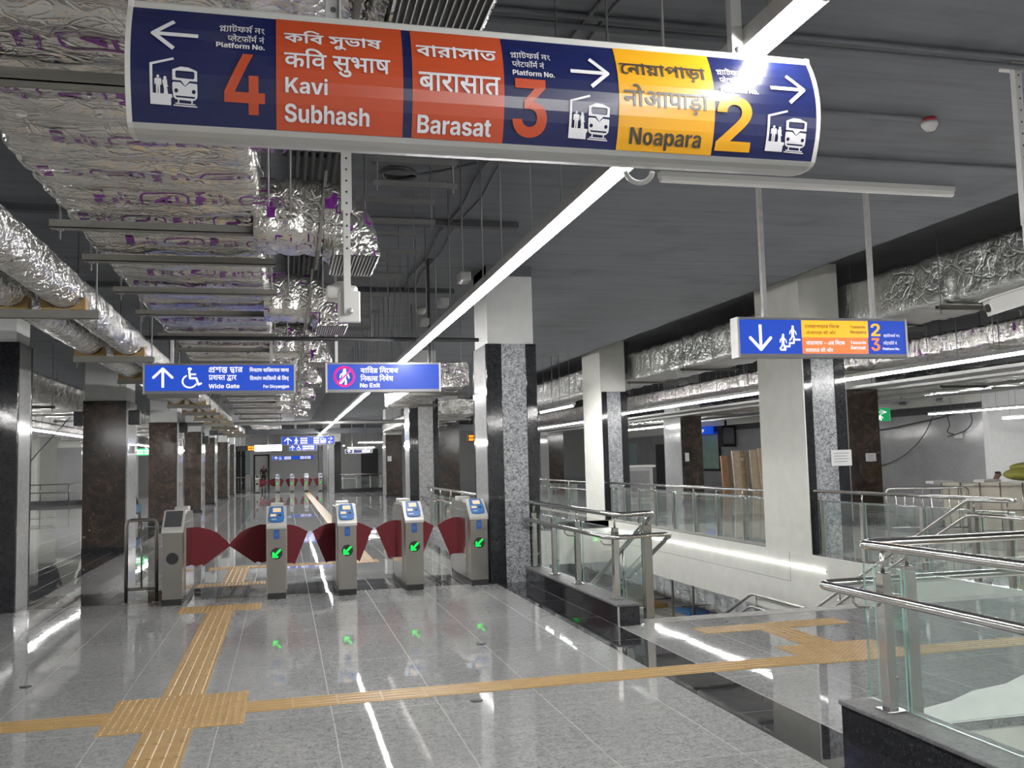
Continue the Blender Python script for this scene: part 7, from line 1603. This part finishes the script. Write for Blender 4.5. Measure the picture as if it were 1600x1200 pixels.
for i, pts in enumerate(([(25.85, 42, 1.6), (25.85, 39, .95), (25.85, 37, .9), (25.85, 35, 1.3), (25.85, 33.5, 2.1), (25.85, 32.6, 3.1)], [(25.85, 31.9, 3.1), (25.85, 31.75, 2.6), (25.85, 31.9, 2.35), (25.85, 31.5, 2.2)],
                         [(25.85, 30.6, 3.1), (25.85, 30.5, 2.7), (25.85, 30.9, 2.35), (25.85, 31.9, 2.15)], [(25.8, 42, 2.75), (25.8, 37, 2.55), (25.8, 33, 2.85), (25.8, 31, 3.1)])):
    P = [Vector(p) for p in pts]; sm = []
    for k in range(len(P)-1):
        p0, p1, p2, p3 = P[max(0, k-1)], P[k], P[k+1], P[min(len(P)-1, k+2)]
        for t in [j/6 for j in range(6)]:
            sm.append(.5*((2*p1)+(p2-p0)*t+(2*p0-5*p1+4*p2-p3)*t*t+(3*p1-p0-3*p2+p3)*t**3))
    MB().tube(sm+[P[-1]], .022, 6).build('dangling_cable', M['dark_grey'], None, label=('long dark cable drooping in a curve across the grey tiled wall', 'short wire hanging left of the white switch box', 'short wire hanging right of the white switch box', 'nearly straight cable strung along the top of the grey tiled wall')[i], cat='cable')
for i, y in enumerate((36.0, 33.2, 31.0)):
    MB().bar((25.9, y, 4.75), (24.6, y-.3, 3.5), .3, .12).build('brace', M['galv'], None, label=('left', 'middle', 'right')[i] + ' diagonal grey brace under the ceiling over the grey tiled wall', cat='brace')
# fence of bars and sheeted barricade
def bar_fence():
    r = thing('bar_fence', 'steel bar fence with rounded ends behind the stair handrail', 'fence', (12.8, 15.9, 0))
    A = Vector((12.0, 16.7, 0)); B = Vector((13.3, 15.95, 0))
    up = Vector((0, 0, .87))
    d = (B-A).normalized()
    MB().tube([A, A+up*.93, A+up*.985+d*.03, A+up+d*.10, B+up-d*.10, B+up*.985-d*.03, B+up*.93, B], .03, 10).build('hoop', M['steel'], r)
    for k in range(1, 9): 
        p = A.lerp(B, k/9); MB().tube([p+Vector((0, 0, .08)), p+up], .012, 8).build('bar', M['steel'], r)
    MB().tube([A+Vector((0, 0, .08)), B+Vector((0, 0, .08))], .018, 8).build('lower_rail', M['steel'], r)
bar_fence()
def barricade():
    r = thing('sheeted_barricade', 'cream sheeted barricade with dark vertical bars at the right edge', 'barricade', (15, 16, 0))
    mb = MB(); poly = [(13.35, 16.75), (13.95, 16.0), (14.3, 15.6), (18.5, 14.2), (18.5, 17.8)]
    vs = []; H = .94
    pts = []
    for a, b in zip(poly[:-1], poly[1:]):
        n = max(2, int(math.hypot(b[0]-a[0], b[1]-a[1])/.12))
        pts += [(a[0]+(b[0]-a[0])*i/n, a[1]+(b[1]-a[1])*i/n) for i in range(n)]
    pts.append(poly[-1])
    for z in (0, .25, .5, .75, H):
        for k, (x, y) in enumerate(pts): vs.append((x+.03*math.sin(k*1.7+z*3), y+.04*math.sin(k*2.3), z+(.02*math.sin(k*.9) if z == H else 0)))
    n = len(pts)
    mb.add(vs, [(j*n+i, j*n+i+1, (j+1)*n+i+1, (j+1)*n+i) for j in range(4) for i in range(n-1)], True)
    mb.build('sheet', M['tarp'], r)
    MB().add([(p[0], p[1], H-.03) for p in poly], [tuple(range(5))]).build('top_sheet', M['tarp'], r)
    for k in range(0, n-14, 3):
        x, y = pts[k]; MB().tube([(x-.05, y-.06, 0), (x-.05, y-.06, H+.01)], .014, 6).build('bar', M['steel_dark'], r)
    for z in (.4, .88): MB().tube([(p[0]-.05, p[1]-.06, z) for p in poly[:4]], .012, 6).build('bar_rail', M['steel_dark'], r)
barricade()
r = thing('sack', 'olive green sack lying on top of the barricade at the right edge', 'sack', (14.9, 16.0, .94))
MB().sphere((14.85, 16.0, 1.10), .36, 16, 9, (1.6, .9, .40)).build('folded_half', M['sack'], r)
MB().sphere((15.0, 16.1, 1.24), .34, 16, 9, (1.4, .8, .30)).build('folded_half', M['sack'], r)
MB().sphere((15.05, 15.75, 1.02), .18, 14, 8, (1.3, .7, .5)).build('brown_bundle', M['wood_dark'], None, label='brown bundle under the olive sack', cat='bundle')
MB().bbox(13.15, 13.65, 16.75, 17.0, .93, .99, .02).build('white_tray', M['white_plastic'], None, label='white tray on the left end of the barricade', cat='tray')
MB().bbox(14.0, 14.45, 16.3, 16.6, .93, 1.0, .02).build('white_tray', M['white_plastic'], None, label='white tray beside the olive sack on the barricade', cat='tray')
pts = []
for k in range(60):
    a = k*2*PI/15; pts.append((1.02+(.16+.02*math.sin(k*1.3))*math.cos(a), 8.25+(.16+.02*math.cos(k*.7))*math.sin(a), CEIL-.05-.012*(k//15)))
MB().tube(pts+[(1.4, 8.2, CEIL-.04), (1.7, 8.0, CEIL-.015)], .012, 6).build('cable_coil', M['dark_grey'], None, label='coil of dark cable tied under the ceiling between the hanger frames', cat='cable')
for i, (x, y) in enumerate(((1.28, 6.42), (1.72, 8.35), (-1.95, 8.0))):
    MB().tube([(x, y, .0), (x, y, .004)], .045, 16).build('floor_cover', M['dark_grey'], None, label=('small round dark floor cover just below the yellow strip', 'small round dark floor cover beyond the yellow strip', 'small round dark floor cover at the left')[i], cat='floor cover')
# ------------------------------------------------------------------ people
def figure(name, label, joints, bones, root, clothes, skin_m, loc, rotz=0):
    """one continuous skinned body; clothes: (part name, material, joint chain)"""
    def body(nm, chain, m, fat, parent):
        me = bpy.data.meshes.new(nm)
        idx = {j: i for i, j in enumerate(dict.fromkeys([a for e in chain for a in e]))}
        me.from_pydata([joints[j][0] for j in idx], [(idx[a], idx[b]) for a, b in chain], [])
        o = bpy.data.objects.new(nm, me); COL.objects.link(o)
        sk = o.modifiers.new('skin', 'SKIN')
        sv = me.skin_vertices[0].data
        for j, i in idx.items():
            rr = joints[j][1]*fat; sv[i].radius = (rr, rr); sv[i].use_root = (j == root or (root not in idx and i == 0))
        sb = o.modifiers.new('smooth', 'SUBSURF'); sb.levels = 1; sb.render_levels = 2
        me.materials.append(m)
        o.parent = parent
        return o
    r = thing(name, label, 'person', loc)
    r.rotation_euler = (0, 0, rotz)
    body('body', bones, skin_m, 1.0, r)
    for nm, m, chain in clothes: body(nm, chain, m, 1.22, r)
    return r
def human(pose):
    return {k: (Vector(p), rad) for k, (p, rad) in pose.items()}
BONES = [('pelvis', 'chest'), ('chest', 'neck'), ('neck', 'head'), ('head', 'crown'), ('head', 'nose'), ('chest', 'shl'), ('shl', 'ell'), ('ell', 'wrl'), ('wrl', 'hal'), ('chest', 'shr'), ('shr', 'elr'), ('elr', 'wrr'), ('wrr', 'har'),
         ('pelvis', 'hil'), ('hil', 'knl'), ('knl', 'anl'), ('anl', 'tol'), ('pelvis', 'hir'), ('hir', 'knr'), ('knr', 'anr'), ('anr', 'tor')] + [(s, s+str(i)) for s in ('hal', 'har') for i in range(5)]
def hands(p, s, base, d):
    for i in range(5): p[s+str(i)] = (Vector(base)+Vector(d)*(.07+.012*(2-abs(i-2)))+Vector((.018*(i-2), .010*(i-2), 0)), .009)
def standing(lean=0):
    p = {'pelvis': ((0, 0, .95), .13), 'chest': ((0, .0, 1.32), .15), 'neck': ((0, .0, 1.50), .055), 'head': ((0, -.01, 1.62), .085), 'crown': ((0, .0, 1.70), .075), 'nose': ((0, -.10, 1.61), .018),
         'shl': ((.19, 0, 1.42), .06), 'ell': ((.26, .02, 1.14), .045), 'wrl': ((.25, -.06, .90), .03), 'hal': ((.25, -.08, .83), .032), 'shr': ((-.19, 0, 1.42), .06), 'elr': ((-.26, .02, 1.14), .045), 'wrr': ((-.25, -.06, .90), .03), 'har': ((-.25, -.08, .83), .032),
         'hil': ((.09, 0, .90), .095), 'knl': ((.11, -.01, .50), .06), 'anl': ((.11, .02, .08), .04), 'tol': ((.12, -.15, .035), .035), 'hir': ((-.09, 0, .90), .095), 'knr': ((-.12, -.02, .50), .06), 'anr': ((-.12, .01, .08), .04), 'tor': ((-.13, -.16, .035), .035)}
    p['hal'] = (Vector(p['hal'][0]), .03); p['har'] = (Vector(p['har'][0]), .03)
    hands(p, 'hal', p['hal'][0], (0, 0, -1)); hands(p, 'har', p['har'][0], (0, 0, -1))
    return human(p)
CL = [('shirt', 'pelvis', [('pelvis', 'chest'), ('chest', 'shl'), ('shl', 'ell'), ('chest', 'shr'), ('shr', 'elr')]),
      ('trousers', 'pelvis', [('pelvis', 'hil'), ('hil', 'knl'), ('knl', 'anl'), ('pelvis', 'hir'), ('hir', 'knr'), ('knr', 'anr')]),
      ('hair', 'head', [('head', 'crown')])]
def person(label, pose, loc, rotz, shirt, legs):
    return figure('person', label, pose, BONES, 'pelvis', [('shirt', M[shirt], CL[0][2]), ('trousers', M[legs], CL[1][2]), ('hair', M['black_plastic'], CL[2][2])], M['skin'], loc, rotz)
person('person in dark clothes standing in the doorway of the far grey wall', standing(), (-1.6, 76.5, 0), 0, 'dark_cloth', 'dark_cloth')
sit = standing()
for k, v in {'pelvis': (0, 0, .52), 'chest': (0, -.10, .88), 'neck': (0, -.16, 1.05), 'head': (0, -.20, 1.17), 'crown': (0, -.20, 1.25), 'nose': (0, -.30, 1.14), 'shl': (.19, -.12, .98), 'ell': (.24, -.22, .72), 'wrl': (.16, -.42, .62), 'hal': (.13, -.47, .60),
             'shr': (-.19, -.12, .98), 'elr': (-.24, -.22, .72), 'wrr': (-.16, -.42, .62), 'har': (-.13, -.47, .60), 'hil': (.10, 0, .50), 'knl': (.14, -.44, .52), 'anl': (.14, -.40, .08), 'tol': (.15, -.56, .035),
             'hir': (-.10, 0, .50), 'knr': (-.14, -.44, .52), 'anr': (-.14, -.30, .08), 'tor': (-.15, -.46, .035)}.items():
    sit[k] = (Vector(v), sit[k][1])
for s in ('hal', 'har'):
    for i in range(5): sit[s+str(i)] = (sit[s][0]+Vector((.016*(i-2), -.06-.01*(2-abs(i-2)), -.03)), .009)
person('person in dark top and pale jeans sitting beside the third left pillar', sit, (-4.30, 29.3, 0), -1.15, 'dark_cloth', 'denim')
r = thing('low_stool', 'low dark seat under the person sitting by the third left pillar', 'stool', (-4.28, 29.32, 0))
MB().bbox(-4.48, -4.12, 29.15, 29.5, .36, .40, .01).build('seat', M['dark_grey'], r)
for sx in (-4.44, -4.16):
    for sy in (29.19, 29.46): MB().box(sx-.015, sx+.015, sy-.015, sy+.015, 0, .36).build('leg', M['dark_grey'], r)
o = person('person whose dark head shows above the barricade, left of the olive sack', sit, (16.25, 18.7, 0), .6, 'dark_cloth', 'dark_cloth'); o.scale = (.88, .88, .88)
MB().bbox(16.0, 16.5, 18.5, 18.95, 0, .36, .02).build('crate_seat', M['dark_grey'], None, label='dark box under the person behind the barricade', cat='box')

# ------------------------------------------------------------------ light, camera
w = bpy.data.worlds.new('hall_air'); SC.world = w; w.use_nodes = True
w.node_tree.nodes['Background'].inputs[0].default_value = (0.9, 0.95, 1.0, 1)
w.node_tree.nodes['Background'].inputs[1].default_value = 0.35
SC.view_settings.view_transform = 'Standard'
SC.view_settings.exposure = 0.0
SC.view_settings.gamma = 1.14
SC.cycles.max_bounces = 7; SC.cycles.transparent_max_bounces = 12; SC.cycles.glossy_bounces = 4; SC.cycles.diffuse_bounces = 4; SC.cycles.use_adaptive_sampling = True; SC.cycles.adaptive_threshold = 0.05
SC.cycles.sample_clamp_indirect = 8.0
SC.cycles.caustics_reflective = False; SC.cycles.caustics_refractive = False
cam = bpy.data.cameras.new('camera'); co = bpy.data.objects.new('camera', cam); COL.objects.link(co)
F_PX, YAW, PITCH, ROLL = 1444.115, 0.242726, 0.0821415, -0.0255287
fw = Vector((math.sin(YAW)*math.cos(PITCH), math.cos(YAW)*math.cos(PITCH), math.sin(PITCH)))
rt = Vector((math.cos(YAW), -math.sin(YAW), 0)); up = rt.cross(fw)
c_, s_ = math.cos(ROLL), math.sin(ROLL)
R_ = rt*c_ + up*s_; U_ = up*c_ - rt*s_
co.matrix_world = Matrix(((R_.x, U_.x, -fw.x, 0), (R_.y, U_.y, -fw.y, 0), (R_.z, U_.z, -fw.z, 1.65), (0, 0, 0, 1)))
cam.sensor_fit = 'HORIZONTAL'; cam.sensor_width = 36.0; cam.lens = F_PX*36.0/1600.0
cam.clip_start = 0.05; cam.clip_end = 300
SC.camera = co
